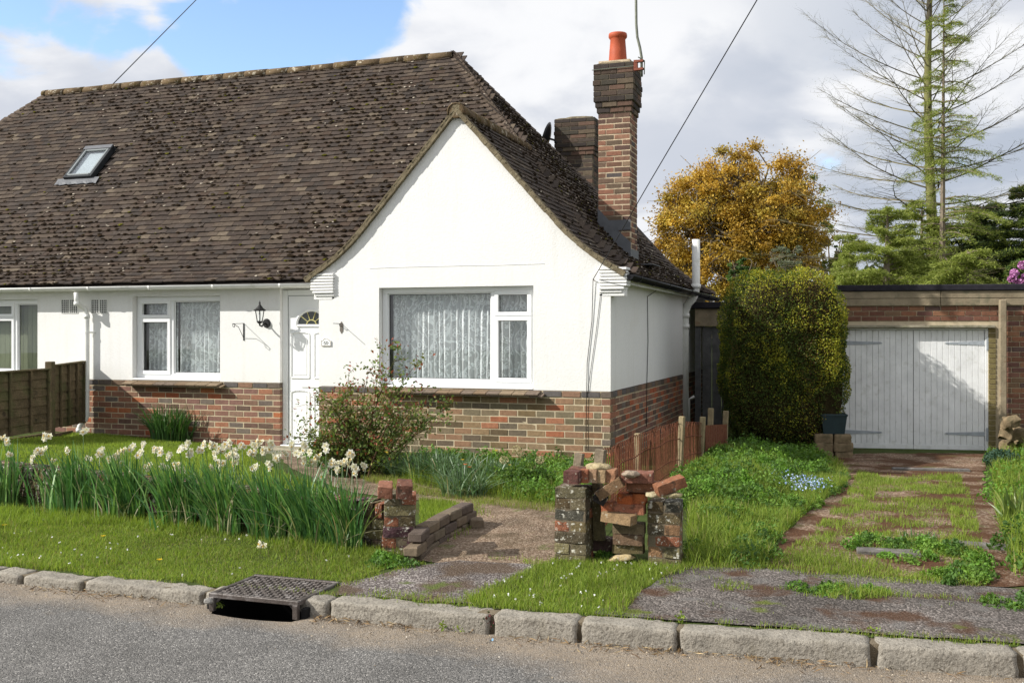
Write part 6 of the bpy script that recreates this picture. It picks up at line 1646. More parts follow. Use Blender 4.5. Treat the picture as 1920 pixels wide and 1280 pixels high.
turf('weed_grass', weeds_poly, 4200, .13, .006, yel=.25, straw=.06, curve=.55, off=9)
bed_poly = [(-6.1, 10.55), (-2.5, 10.9), (-2.0, 10.2), (-2.0, 8.2)]+WP([(1035, 948), (960, 940), (880, 930), (800, 915), (720, 890), (640, 872)])
turf('bed_grass', bed_poly, 3600, .15, .006, yel=.25, straw=.05, curve=.5, off=11)
turf('bed_grass', WP([(640, 865), (720, 892), (800, 918), (900, 935), (1040, 950), (1040, 962), (960, 955), (860, 940), (760, 925), (690, 905), (630, 880)]), 6000, .055, .004, yel=.5, straw=.5, off=12)
# strips down the drive, tufts on the apron
for i, (pl_, dn, h_) in enumerate([
    ([(1610, 880), (1650, 882), (1640, 930), (1580, 985), (1530, 1060), (1440, 1075), (1430, 1062), (1520, 1000), (1585, 930)], 7000, .05),
    ([(1760, 905), (1815, 905), (1830, 960), (1842, 1020), (1850, 1100), (1690, 1085), (1760, 1060), (1790, 1000)], 7000, .05),
    ([(1600, 890), (1800, 888), (1810, 922), (1620, 930)], 6500, .06),
    ([(1600, 935), (1770, 932), (1780, 985), (1570, 1000)], 4200, .05),
    ([(1530, 995), (1790, 1000), (1820, 1080), (1470, 1080)], 6500, .06),
    ([(1445, 1100), (1520, 1090), (1600, 1103), (1690, 1118), (1600, 1128), (1490, 1118)], 9000, .06),
    ([(1335, 1098), (1400, 1092), (1415, 1106), (1350, 1112)], 6000, .05),
    ([(1280, 1062), (1420, 1062), (1600, 1080), (1780, 1098), (1640, 1094), (1440, 1078), (1290, 1070)], 7000, .04),
    ([(1840, 1130), (1900, 1125), (1960, 1140), (1900, 1145)], 5000, .05),
    ([(1220, 1075), (1290, 1070), (1330, 1085), (1260, 1105), (1190, 1135), (1170, 1130)], 3500, .03),
    ([(1560, 1098), (1700, 1106), (1760, 1120), (1640, 1118)], 6500, .045), ([(1300, 1128), (1420, 1140), (1480, 1156), (1330, 1140)], 1500, .03), ([(1700, 1128), (1800, 1130), (1790, 1142), (1720, 1140)], 2500, .03)]):
    turf('drive_grass', WP(pl_), dn, h_, .005, yel=.4, straw=.08, off=13+i, keep=lambda P, i=i: vnoise(P, 4.5, i*3.)+.5*vnoise(P, 11., i*2.)+rng.normal(0, .25, len(P)) > .0)
# fringe of blades over kerb and surface edges
def fringe(pts, dens, h, w=.0045, spread=.05, name='edge_grass'):
    P = []
    for a, b in zip(pts[:-1], pts[1:]):
        a, b = np.array(a[:2]), np.array(b[:2]); n = max(1, int(np.linalg.norm(b-a)*dens)); t = rng.random((n, 1)); P.append(a+(b-a)*t+rng.normal(0, spread, (n, 2)))
    P = np.concatenate(P); k = vnoise(P, 2.5, 5)+vnoise(P, 9, 2)*.5 > -.25; P = P[k]; n = len(P)
    P3 = np.column_stack([P, ground_z(P[:, 0], P[:, 1])]); C_ = pick(GC+GY, n, .3); s = rng.random(n) < .2; C_[s] = pick(GSTR, int(s.sum()), .3)
    V, Fs, T_ = blades(P3, h*rng.uniform(.4, 1.3, n), np.full(n, w), C_, curve=.6); put(name, fast(name, V, Fs, T_), m['grass'], kind='stuff')
fringe(WP([(640, 1096), (700, 1080), (765, 1060), (800, 1052), (900, 1052), (1000, 1055), (985, 1082), (905, 1110), (868, 1130), (760, 1120), (700, 1112)]), 700, .035)
fringe(WP([(780, 1030), (840, 1005), (900, 975), (880, 950), (940, 938), (1040, 950)]), 500, .05)
fringe(WP([(1175, 1128), (1220, 1100), (1260, 1076), (1290, 1063), (1450, 1067), (1600, 1079), (1800, 1096), (1940, 1108)]), 900, .05, spread=.035)
fringe(WP([(1290, 1082), (1400, 1100), (1500, 1108), (1640, 1120), (1750, 1122), (1900, 1136)]), 260, .04, spread=.03)
fringe([(x, float(kerb_y(x))+.19) for x in np.linspace(-.9, 2.4, 20)], 300, .03, spread=.018)
fringe([(x, float(kerb_y(x))+.16) for x in np.linspace(-4.5, 1.5, 20)], 260, .03, spread=.02)
# ---- low leafy weeds
def herb(name, poly, n_clumps, r, leaf, pal, height, label=None, per=90, seed=0, asp=.6):
    Cc = in_area(poly, n_clumps); parts = []
    P = np.repeat(Cc, per, 0); n = len(P); rr = r*np.repeat(rng.uniform(.5, 1.3, len(Cc)), per)
    a = rng.uniform(0, 2*PI, n); q = np.sqrt(rng.random(n)); hz = np.repeat(rng.uniform(.6, 1.3, len(Cc)), per)*height
    P[:, 0] += np.cos(a)*q*rr; P[:, 1] += np.sin(a)*q*rr; P[:, 2] += hz*(1-q**2*.7)*rng.uniform(.25, 1, n)
    C_ = np.repeat(pick(pal, len(Cc), .2), per, 0)*rng.uniform(.75, 1.25, (n, 1))
    V, Fs, T_ = leaves(P, leaf*rng.uniform(.6, 1.3, n), C_, asp, up=.4); put(name, fast(name, V, Fs, T_), m['leaf'], kind='stuff', label=label)
HP = [(.10, .20, .028), (.12, .24, .032), (.08, .155, .025), (.15, .26, .04), (.07, .14, .03)]
herb('leafy_weeds', weeds_poly, 230, .13, .031, HP, .13, per=170)
herb('leafy_weeds', WP([(1290, 960), (1278, 905), (1330, 860), (1400, 838), (1530, 850), (1560, 880), (1450, 920), (1400, 950)]), 150, .16, .036, HP, .20, per=200)
herb('leafy_weeds', [(-6.1, 10.5), (-2.6, 10.8), (-2.1, 9.8), (-2.0, 8.3)]+WP([(1030, 940), (960, 935), (880, 920), (760, 885), (640, 868)]), 210, .15, .036, HP, .20, per=170)
herb('leafy_weeds', WP([(560, 850), (640, 872), (690, 890), (640, 895), (590, 880)]), 26, .12, .035, HP, .16)
bank_poly = WP([(1860, 862), (1862, 940), (1880, 1010), (1900, 1080)], .1)+[(2.5, 7.3), (3.6, 9.5), (4.2, 13.5), (2.5, 16.2)]
turf('bank_grass', bank_poly, 1300, .20, .008, yel=.35, straw=.05, curve=.5, off=19)
herb('leafy_weeds', bank_poly, 210, .18, .038, HP+[(.13, .20, .03)], .24, per=170)
herb('leafy_weeds', WP([(1590, 1015), (1650, 1010), (1780, 1020), (1845, 1045), (1850, 1075), (1780, 1050), (1700, 1060), (1640, 1040), (1600, 1042)]), 40, .09, .028, HP, .08, per=110)
herb('leafy_weeds', WP([(1700, 1085), (1850, 1060), (1870, 1105), (1760, 1100)]), 16, .08, .028, HP, .07, per=110)
herb('leafy_weeds', WP([(700, 1040), (760, 1050), (770, 1062), (700, 1060)]), 12, .07, .03, HP, .06)
herb('leafy_weeds', WP([(1110, 1040), (1160, 1040), (1200, 1050), (1150, 1054)]), 8, .05, .03, HP, .07)
herb('leafy_weeds', WP([(1450, 1098), (1540, 1096), (1680, 1112), (1600, 1122), (1500, 1114)]), 14, .07, .024, HP, .05, per=90)
herb('leafy_weeds', WP([(1850, 1128), (1930, 1126), (1950, 1140), (1880, 1142)]), 9, .07, .026, HP, .06, per=90)
# ---- strap-leaved clumps
SC = [(.045, .115, .022), (.06, .14, .03), (.035, .09, .02), (.075, .16, .04)]
def strap_clump(name, c, r, n, h, w, label, cat, lean=(0, 0), curve=.35, pal=SC, seg=4, group=None, parent_only=False, elong=1.0):
    a = rng.uniform(0, 2*PI, n); q = np.sqrt(rng.random(n))*r; P = np.stack([c[0]+np.cos(a)*q*elong, c[1]+np.sin(a)*q, np.zeros(n)], 1); P[:, 2] = ground_z(P[:, 0], P[:, 1])-.01
    out = np.stack([np.cos(a)*q/r, np.sin(a)*q/r], 1)*.28
    ln = np.asarray(lean)[None, :]+out; C_ = pick(pal, n, .25); s = rng.random(n) < .03; C_[s] = pick([(.3, .27, .13)], int(s.sum()))
    V, Fs, T_ = blades(P, h*rng.uniform(.6, 1.12, n), w*rng.uniform(.7, 1.2, n), C_, lean=ln, curve=curve, seg=seg)
    return V, Fs, T_
# daffodils along the low wall
BL = [(3, 820), (13, 831), (31, 835), (36, 843), (67, 850), (72, 843), (80, 843), (84, 816), (155, 810), (186, 846), (190, 851), (204, 859), (216, 854), (222, 846), (228, 843), (259, 854), (290, 840), (301, 850), (274, 874), (245, 890), (315, 858), (337, 844), (342, 883), (366, 896), (396, 831), (378, 844), (402, 850), (422, 833), (432, 831), (439, 845), (426, 853), (437, 866), (453, 833), (397, 878), (483, 827), (479, 837), (509, 834), (514, 850), (523, 856), (555, 849), (572, 837), (586, 864), (594, 855), (571, 862), (610, 836), (621, 871), (629, 870), (641, 867), (652, 864), (667, 879), (684, 874), (604, 894), (474, 878), (488, 1019), (412, 840), (520, 862), (444, 858), (382, 836), (60, 858), (20, 852), (48, 838), (98, 862), (128, 846), (164, 858), (244, 842), (268, 836), (328, 870), (354, 852), (470, 846), (494, 842), (538, 852), (546, 838), (632, 884), (660, 852), (580, 846), (350, 836), (140, 870), (411, 866), (506, 872), (232, 868), (305, 874)]
PW_ = [(.80, .78, .66), (.82, .80, .72), (.78, .76, .60)]
def bloom_mesh(i):
    mb = MB(); r = random.Random(i)
    for f in range(r.choice([2, 3, 3, 4])):
        c = Vector((r.uniform(-.022, .022), r.uniform(-.015, .015), r.uniform(-.022, .022)))*(0 if f == 0 else 1.2)
        ax = Vector((r.uniform(-.7, .7), -1, r.uniform(-.2, .6))).normalized(); u = ax.orthogonal().normalized(); v = ax.cross(u)
        for ring, (rad, dz, col) in enumerate(((.030, 0, PW_[r.randrange(3)]), (.021, .005, PW_[r.randrange(3)]))):
            for k in range(6):
                a = 2*PI*(k+.5*ring)/6+r.uniform(-.1, .1); d = u*math.cos(a)+v*math.sin(a); s = ax.cross(d)
                mb.add([c, c+d*rad*.55+s*rad*.36+ax*(dz+.003), c+d*rad+ax*(dz+r.uniform(-.003, .008)), c+d*rad*.55-s*rad*.36+ax*(dz+.003)], [(0, 1, 2), (0, 2, 3)], col)
        V = [c+ax*.004]+[c+ax*.014+(u*math.cos(2*PI*k/6)+v*math.sin(2*PI*k/6))*.0085 for k in range(6)]
        mb.add(V, [(0, 1+k, 1+(k+1) % 6) for k in range(6)], (.72, .52, .16) if r.random() < .6 else (.75, .70, .45))
    return mb.mesh('flower')
FM = [bloom_mesh(i) for i in range(8)]
for me in FM: me.materials.append(m['petal'])
clumps = [(-75, 30, 'daffodil clump at the very left edge, in front of the low wall'), (60, 190, 'tall daffodil clump with a gap of bare wall on its left'), (190, 290, 'daffodil clump leaning over a fallen pale leaf, second along the wall'), (290, 380, 'daffodil clump with two low blooms, in the middle of the long row'), (380, 470, 'daffodil clump carrying the densest bunch of white blooms'), (470, 560, 'daffodil clump in front of the door, with drooping blooms'), (560, 630, 'daffodil clump with blooms against the rose bush'), (630, 712, 'daffodil clump at the right end, against the crumbling pier')]
for x0, x1, lb in clumps:
    xm = (x0+x1)/2; pyb = np.interp(xm, [-80, 0, 200, 400, 600, 700], [946, 951, 963, 984, 1002, 1016]); g = G(xm, pyb); g.y += .05
    zc = zc_of(g.x, g.y); wid = (x1-x0)/F*zc
    Dn = empty('daffodil_clump', g, label=lb, cat='daffodils', group='daffodils along the low wall')
    n = int(1500*wid*.46) if xm > 150 else int(1500*wid*.22); 
    parts = []
    P = np.stack([np.clip(rng.normal(0, wid*.25, n), -wid*.52, wid*.52)+g.x, g.y+rng.normal(0.03, .10, n), np.zeros(n)], 1); P[:, 2] = ground_z(P[:, 0], g.y*.0+np.minimum(P[:, 1], wall_y(P[:, 0])-.02))-.01
    P[:, 1] = np.minimum(P[:, 1], wall_y(P[:, 0])+.0)
    hh = np.where(rng.random(n) < .35, .36, .58)*rng.uniform(.6, 1.12, n)*(1.0 if x1 < 640 else .92)
    C_ = pick([(.07, .18, .05), (.10, .23, .06), (.05, .135, .04), (.17, .30, .08)], n, .25)
    V, Fs, T_ = blades(P, hh, .017*rng.uniform(.7, 1.2, n), C_, lean=np.column_stack([-.10+.5*(P[:, 0]-g.x)/wid+rng.normal(0, .13, n), -.12+rng.normal(0, .12, n)]), curve=.12, seg=4)
    nb = int(n*.08); Pb = P[:nb]+np.array([0, -.05, 0]); V2, F2, T2 = blades(Pb, .40*rng.uniform(.8, 1.2, nb), np.full(nb, .011), pick([(.08, .16, .04), (.16, .20, .08), (.30, .28, .16)], nb), curve=1.0, seg=6)
    V, Fs, T_ = merge([(V, Fs, T_), (V2, F2, T2)])
    put('leaves', fast('leaves', V, Fs, T_), m['leaf_strap'], Dn)
    st = MB()
    for (bx, by) in BL:
        if not (x0 <= bx < x1): continue
        z_ = zc+random.uniform(-.10, .12) if by < 900 else G(bx, by+6).y*0+zc_of(*G(bx, by+6)[:2])-.02
        c = at_zc(bx, by, z_)
        o = bpy.data.objects.new('flower', FM[random.randrange(8)]); scene.collection.objects.link(o); o.parent = Dn
        o.location = c-ORG[Dn.name]; sc_ = random.uniform(.85, 1.2); o.scale = (sc_,)*3; o.rotation_euler = (random.uniform(-.3, .3), random.uniform(-.5, .5), random.uniform(-.6, .9))
        if by < 900: b = Vector((c.x+random.uniform(.05, .14), min(c.y+random.uniform(0, .1), float(wall_y(c.x))), .08)); st.tube([b, b.lerp(c, .5)+Vector((.02, 0, .0)), c+Vector((0, .01, -.01))], [.004, .0035, .003], 5, col=(.07, .14, .03))
    if st.V: st.put('stems', m['leaf_strap'], Dn)
def strap_thing(name, px, py, zc, r, n, h, w, label, cat, **kw):
    c = at_zc(px, py, zc); g = Vector((c.x, c.y, gz(c.x, c.y))); V, Fs, T_ = strap_clump(name, g, r, n, h, w, label, cat, **kw); put(name, fast(name, V, Fs, T_), m['leaf_strap'], label=label, cat=cat)
strap_thing('strap_leaf_clump', 322, 826, 13.6, .26, 420, .50, .017, 'bushy clump of long green strap leaves against the plinth under the left window', 'plant', curve=.4)
strap_thing('strap_leaf_clump', 655, 850, 10.6, .20, 160, .42, .022, 'dark strap leaf clump at the foot of the rose bush', 'plant', curve=.35, pal=[(.03, .06, .02), (.04, .08, .03)])
BG_ = [(.10, .17, .08), (.13, .20, .10), (.07, .14, .05)]
for i, (px, py, zc, h) in enumerate([(800, 868, 10.3, .34), (850, 876, 10.0, .36), (905, 884, 9.8, .32), (960, 880, 9.9, .26), (760, 860, 10.5, .3), (870, 905, 9.3, .28)]):
    lbs = ['arching grey green bluebell clump just right of the rose bush', 'tall arching bluebell clump below the middle of the gable window', 'bluebell clump with pale blue flowers left of the cream headed shrub', 'low bluebell clump beside the cream headed shrub', 'bluebell clump half under the rose bush stems', 'bluebell clump nearest the path, with orange flowers at its foot']
    strap_thing('bluebell_clump', px, py, zc, .20, 240, h, .014, lbs[i], 'plant', curve=.75, pal=BG_, seg=5)
strap_thing('tall_grass_clump', 1720, 1040, 7.6, .12, 0+60, .10, .01, 'small tuft of coarse grass in the middle of the weedy drive', 'grass tuft', curve=.5)
# cream headed shrub
def euphorbia():
    c = at_zc(985, 905, 9.6); g = Vector((c.x, c.y, gz(c.x, c.y))); E = empty('flowering_shrub', g, label='leafy shrub with cream fluffy flower heads in front of the plinth, near the path', cat='shrub')
    n = 2600; P = rng.normal(0, 1, (n, 3)); P /= np.linalg.norm(P, axis=1)[:, None]; P = P*np.array([.27, .2, .22])*rng.uniform(.6, 1.05, (n, 1)); P[:, 2] = np.abs(P[:, 2])*1.1+.02; P += np.array(g)
    V, Fs, T_ = leaves(P, .045*rng.uniform(.6, 1.2, n), pick([(.10, .19, .03), (.14, .22, .04), (.07, .14, .03)], n, .25), .42, up=.5); put('foliage', fast('foliage', V, Fs, T_), m['leaf'], E)
    for px, py in ((945, 862), (975, 848), (1012, 862), (968, 842), (1000, 878)):
        c2 = at_zc(px, py, 9.6); k = 160; Q = rng.normal(0, 1, (k, 3)); Q /= np.linalg.norm(Q, axis=1)[:, None]; Q = np.array(c2)+Q*np.array([.042, .042, .036])
        V, Fs, T_ = leaves(Q, .014*np.ones(k), pick([(.50, .42, .24), (.42, .38, .20), (.55, .48, .3)], k), .7); put('flower_head', fast('flower_head', V, Fs, T_), m['petal'], E)
euphorbia()
def little_flowers(name, pts, col, size, zc=None, gnd=True, dz=.03, label=None, cat='flower', group=None):
    for ii, (px, py) in enumerate(pts):
        g = G(px, py+2) if zc is None else at_zc(px, py, zc); c = Vector((g.x, g.y, g.z+(dz if zc is None else 0))); mb = MB(); n = 9
        for k in range(n): a = 2*PI*k/n; mb.add([c, c+Vector((math.cos(a-.25)*size, math.sin(a-.25)*size*.9, size*.4)), c+Vector((math.cos(a)*size*1.3, math.sin(a)*size*1.2, size*.5)), c+Vector((math.cos(a+.25)*size, math.sin(a+.25)*size*.9, size*.4))], [(0, 1, 2), (0, 2, 3)], col)
        mb.put(name, m['petal'], label=label[ii], cat=cat, group=group)
little_flowers('dandelion', [(8, 989), (193, 1010), (299, 1054), (761, 851)], (.75, .50, .02), .018, label=['dandelion head in the verge at the left edge', 'dandelion head in the verge in front of the daffodils', 'dandelion head in the short grass nearest the kerb', 'dandelion head in the bed behind the rose bush foot'], group='dandelions in the grass')
little_flowers('yellow_flower', [(725, 848), (867, 862), (930, 845), (1012, 895), (1040, 897), (956, 872)], (.75, .52, .05), .016, zc=9.6, label=['yellow flower in the bed left of the bluebells', 'yellow flower between the bluebell clumps', 'yellow flower just left of the cream headed shrub', 'yellow flower low down below the cream headed shrub', 'yellow flower nearest the left brick pier', 'yellow flower under the left side of the cream headed shrub'], group='yellow flowers in the bed')
little_flowers('orange_flower', [(872, 871), (880, 876)], (.70, .16, .04), .018, zc=9.2, label=['orange flower low in the bed, the upper left of two', 'orange flower low in the bed, the lower right of two'], group='orange flowers in the bed')
# daisies: too many and too small to tell apart
P = np.concatenate([in_area(verge_poly, 150), in_area(patch, 70)]); P = P[(vnoise(P, 1.5, 3)+rng.normal(0, .3, len(P))) > .1]; P[:, 2] += .035
V, Fs, T_ = leaves(np.repeat(P, 3, 0)+rng.normal(0, .003, (len(P)*3, 3)), np.full(len(P)*3, .014), pick([(.8, .8, .78)], len(P)*3, .05), .8, up=0); put('daisies', fast('daisies', V, Fs, T_), m['petal'], kind='stuff')
# forget-me-nots
c = G(1512, 932); n = 260; P = np.column_stack([rng.normal(c.x, .11, n), rng.normal(c.y, .2, n), np.zeros(n)]); P[:, 2] = ground_z(P[:, 0], P[:, 1])+.16+rng.uniform(-.04, .05, n)
V, Fs, T_ = leaves(P, .020*rng.uniform(.7, 1.2, n), pick([(.42, .55, .85), (.55, .65, .88), (.35, .48, .80)], n, .1), .9, up=.2); put('forget_me_nots', fast('forget_me_nots', V, Fs, T_), m['petal'], kind='stuff')
# ---- rose bush
def rose():
    base = at_zc(675, 862, 10.55); g = Vector((base.x, base.y, gz(base.x, base.y))); E = empty('rose_bush', g, label='leggy rose bush with reddish young leaves arching in front of the gable window', cat='rose bush')
    tips = [(745, 655), (778, 685), (712, 662), (592, 745), (632, 738), (800, 752), (568, 800), (690, 700), (640, 830), (600, 850), (600, 740), (650, 760), (720, 720), (760, 740), (585, 830), (700, 790), (620, 800), (800, 790), (560, 820), (670, 735), (735, 705), (770, 770), (655, 700), (850, 756), (760, 800), (830, 790), (740, 780), (790, 770), (600, 805), (610, 765), (590, 815), (660, 790), (625, 760), (690, 760), (650, 835), (700, 835)]
    S = []; LP = []; LC = []
    r = random.Random(5)
    def branch(a, b, r0, depth, redness):
        mid = a.lerp(b, .5)+Vector((r.uniform(-.06, .06), r.uniform(-.06, .06), r.uniform(.0, .14)*(b-a).length)); prev = a; n = 7
        for k in range(1, n+1):
            t = k/n; p = (a*(1-t)**2+mid*2*t*(1-t)+b*t*t)+Vector((r.uniform(-.01, .01),)*3); S.append((prev, p, r0*(1-.7*(k-1)/n), r0*(1-.7*k/n), (.10, .055, .03) if r.random() < .6 else (.09, .10, .03)))
            if t > (.30 if depth == 0 else .1):
                for _ in range(3 if depth else 3):
                    q = p+Vector((r.gauss(0, .04), r.gauss(0, .04), r.gauss(0, .035))); LP.append(q); hot = redness*(t**2)*.7+(.10 if q.z > 1.0 else 0)
                    LC.append((.27, .08, .05) if r.random() < hot else random.choice([(.13, .19, .045), (.17, .23, .055), (.20, .20, .06), (.09, .14, .035)]))
            if depth == 0 and k > 1:
                for _ in range(1 if r.random() < .55 else 2): branch(p, p+Vector((r.gauss(0, .11), r.gauss(0, .09), r.uniform(-.03, .14))), r0*.4, 1, redness)
            prev = p
    for i, (px, py) in enumerate(tips):
        b = at_zc(px, py, 10.5+r.uniform(-.35, .2)); a = g+Vector((r.gauss(0, .14), r.gauss(0, .10), 0)); branch(a, b, .008, 0, .55 if py < 760 else .25)
    V, Fs, T_ = segs(S, 4); put('stems', fast('stems', V, Fs, T_), m['twig'], E)
    P = np.array([tuple(p) for p in LP]); V, Fs, T_ = leaves(P, .042*rng.uniform(.6, 1.25, len(P)), np.array(LC)*rng.uniform(.75, 1.25, (len(P), 1)), .55, up=.1); put('foliage', fast('foliage', V, Fs, T_), m['leaf'], E)
rose()
# ---- clipped hedge
def superell(n, c, R, e=.42, shell=(.93, 1.03)):
    d = rng.normal(0, 1, (n, 3)); d /= np.linalg.norm(d, axis=1)[:, None]; k = (np.abs(d/np.array(R))**(2/e)).sum(1)**(-e/2); return d, k
def hedge():
    zc = 14.45; a = at_zc(1356, 830, zc); b = at_zc(1578, 830, zc); bz = gz((a.x+b.x)/2, (a.y+b.y)/2)
    c = Vector(((a.x+b.x)/2, (a.y+b.y)/2+.1, 0)); zt = at_zc(1465, 508, zc).z; R = ((b-a).length/2*1.0, .72, (zt-bz)/2); c.z = bz+R[2]
    Hd = empty('hedge', (c.x, c.y, bz), label='big rounded clipped hedge with yellow tipped leaves in front of the garage', cat='hedge')
    ang = math.atan2(b.y-a.y, b.x-a.x); Rz = np.array(Matrix.Rotation(-TH*0+ang, 3, 'Z'))
    # leaf shell around a solid dark core
    n = 92000; d, k = superell(n, c, R, .50); P = d*k[:, None]
    lumpy = np.array([noise.noise(Vector((p[0]*2.2, p[1]*2.2, p[2]*2.2)))*.10+noise.noise(Vector((p[0]*7, p[1]*7, p[2]*7)))*.06 for p in P])
    s = 1.0+lumpy-np.abs(rng.normal(0, .045, n)); deep = rng.random(n) < .22; s[deep] -= rng.uniform(.04, .20, int(deep.sum()))
    
    taper = 1-.16*np.clip((-P[:, 2]/R[2]-.55), 0, 1)*2
    P = P*s[:, None]; P[:, :2] *= taper[:, None]
    keep = lumpy > -.085+.04*rng.random(n); P = P[keep]; d2 = d[keep]; lm = lumpy[keep]; n = len(P)
    C_ = pick([(.065, .11, .018), (.085, .13, .02), (.05, .08, .015), (.10, .11, .022)], n, .25)
    young = (lm+rng.normal(0, .04, n)+.03*(P[:, 2]/R[2])+.03*(P[:, 0]/R[0])) > .035; C_[young] = pick([(.34, .33, .03), (.42, .38, .04), (.26, .29, .03)], int(young.sum()), .2)
    dead = (vnoise(P, 4, 1)+rng.normal(0, .5, n)-.3*P[:, 0] > 1.05); C_[dead] = pick([(.13, .08, .03), (.17, .11, .04)], int(dead.sum()), .2)
    P = P @ Rz.T+np.array(c)
    V, Fs, T_ = leaves(P, .027*rng.uniform(.6, 1.3, n), C_, .6, up=.2, D=(d2 @ Rz.T)*.5); put('foliage', fast('foliage', V, Fs, T_), m['leaf'], Hd)
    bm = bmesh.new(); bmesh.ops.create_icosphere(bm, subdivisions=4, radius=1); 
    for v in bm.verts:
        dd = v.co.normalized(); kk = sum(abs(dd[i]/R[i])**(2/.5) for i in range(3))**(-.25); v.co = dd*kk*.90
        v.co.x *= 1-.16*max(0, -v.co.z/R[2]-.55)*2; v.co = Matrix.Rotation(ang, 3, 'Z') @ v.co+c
    me = bpy.data.meshes.new('branches'); bm.to_mesh(me); bm.free(); put('branches', me, m['hedge_core'], Hd)  # solid dark core in place of branches, added to block light
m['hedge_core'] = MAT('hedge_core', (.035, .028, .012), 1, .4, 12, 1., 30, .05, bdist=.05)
hedge()
# ------------------------------------------------------------------ trees beyond the garden
def grow(base, top, r0, nb, seed, spread=1.0, lv=3, up=.5, first=.3, col=(.15, .12, .08)):
    """recursive limbs; returns segments and twig tips"""
    r = random.Random(seed); S = []; tips = []
    def br(p, d, L, rad, lvl):
        n = 4 if lvl > 0 else 7; prev = p
        for k in range(n):
            d = (d+Vector((r.gauss(0, .12), r.gauss(0, .12), r.gauss(0, .10)+.04))).normalized(); q = prev+d*(L/n); ra, rb = rad*(1-.6*k/n), rad*(1-.6*(k+1)/n)
            S.append((prev, q, ra, rb, col)); prev = q
            if lvl < lv and (k+1)/n >= (first if lvl == 0 else .2):
                for _ in range(nb if lvl == 0 else 2):
                    a = r.uniform(0, 2*PI); side = Vector((math.cos(a), math.sin(a), 0)); e = (d*up+side*spread+Vector((0, 0, r.uniform(-.1, .35)))).normalized(); br(q, e, L*r.uniform(.42, .62), rb*.6, lvl+1)
            if lvl >= lv-1: tips.append(q)
        tips.append(prev)
    base = Vector(base); br(base, Vector((0, 0, 1)), top, r0, 0); return S, tips
def crown_tree(name, c, R, zb_, n, leaf, pal, label, trunk_r=.25, nclump=70, seed=1, gap=.55, flat=.75, cat='tree', asp=.7, trans='leaf', trunk_top=.6, cs=1.0):
    """a broadleaf tree: limbs reaching out to separate leaf clumps spread through the crown"""
    c = Vector(c); R = Vector(R) if not isinstance(R, Vector) else R; r = random.Random(seed); E = empty(name, (c.x, c.y, zb_), label=label, cat=cat); S = []; cl = []
    while len(cl) < nclump:
        d = Vector((r.gauss(0, 1), r.gauss(0, 1), r.gauss(0, 1))).normalized(); q = r.random()**.40*(.86+.22*noise.noise(d*1.8+Vector((seed, 0, 0)))); p = Vector((d.x*R.x, d.y*R.y, d.z*R.z))*q
        if p.z < -R.z*.9: continue
        cl.append((c+p, r.uniform(.07, .17)*R.x*cs))
    root = Vector((c.x, c.y, zb_)); fork = Vector((c.x, c.y, c.z-R.z*.55)); col = (.13, .105, .07)
    S.append((root, fork, trunk_r, trunk_r*.75, col))
    mains = []
    for k in range(9):
        a = 2*PI*k/9+r.uniform(-.2, .2); e = r.uniform(.25, .65); q = fork+Vector((math.cos(a)*R.x*e, math.sin(a)*R.y*e, R.z*r.uniform(.45, 1.25))); m1 = fork.lerp(q, .5)+Vector((0, 0, -.08*R.z))
        S.append((fork, m1, trunk_r*.5, trunk_r*.35, col)); S.append((m1, q, trunk_r*.35, trunk_r*.16, col)); mains += [m1, fork.lerp(q, .75), q]
    for p, rr in cl:
        q = min(mains, key=lambda v: (v-p).length); mm = q.lerp(p, .5)+Vector((r.gauss(0, .06), r.gauss(0, .06), r.gauss(0, .06)))*R.x; S.append((q, mm, trunk_r*.13, trunk_r*.08, col)); S.append((mm, p, trunk_r*.08, trunk_r*.03, col))
        for _ in range(5): e = p+Vector((r.gauss(0, 1), r.gauss(0, 1), r.gauss(0, .8)))*rr*.8; S.append((mm.lerp(p, .7), e, trunk_r*.04, trunk_r*.015, col))
    V, Fs, T_ = segs(S, 6); put('trunk', fast('trunk', V, Fs, T_), m['twig'], E)
    per = n//len(cl); parts = []
    Pc = np.repeat(np.array([tuple(p) for p, _ in cl]), per, 0); Rr = np.repeat(np.array([q for _, q in cl]), per); k = len(Pc)
    d = rng.normal(0, 1, (k, 3)); d /= np.linalg.norm(d, axis=1)[:, None]; q = np.minimum(1.7, np.abs(rng.normal(.45, .42, k)))
    sub = lump_fast(Pc+d*Rr[:, None], seed); P = Pc+d*(Rr*q)[:, None]*np.array([1.15, 1.15, flat]); P = P[sub > -gap]; k = len(P)
    cc = np.repeat(pick(pal, len(cl), .14), per, 0)[sub > -gap]; V, Fs, T_ = leaves(P, leaf*rng.uniform(.6, 1.3, k), cc*rng.uniform(.75, 1.25, (k, 1)), asp, up=.2); put('crown', fast('crown', V, Fs, T_), m[trans], E)
    return E
def lump_fast(P, seed): return (np.sin(P[:, 0]*3.1+seed)+np.sin(P[:, 1]*2.7+1.3*seed)+np.sin(P[:, 2]*3.7+.7*seed)+np.sin(P[:, 0]*6.3-P[:, 2]*5.1))/4+rng.normal(0, .12, len(P))
OAK = [(.46, .29, .04), (.41, .26, .035), (.50, .34, .05), (.34, .23, .035), (.40, .31, .05)]
zc = 44.0; o_ = at_zc(1380, 428, zc); px1 = zc/F
crown_tree('oak_tree', o_, (192*px1, 170*px1, 166*px1), -.2, 185000, .105, OAK, 'large oak in golden brown young leaf beyond the hedge', .42, 420, 3, gap=.62, flat=.8, trans='oak_leaf')
zc = 52.0; o_ = at_zc(1500, 405, zc); crown_tree('pale_tree', o_, (72*zc/F, 70*zc/F, 105*zc/F), -.2, 16000, .10, [(.20, .22, .06), (.24, .25, .08), (.17, .19, .05)], 'thin pale green tree just right of the oak', .2, 60, 5, gap=.2)
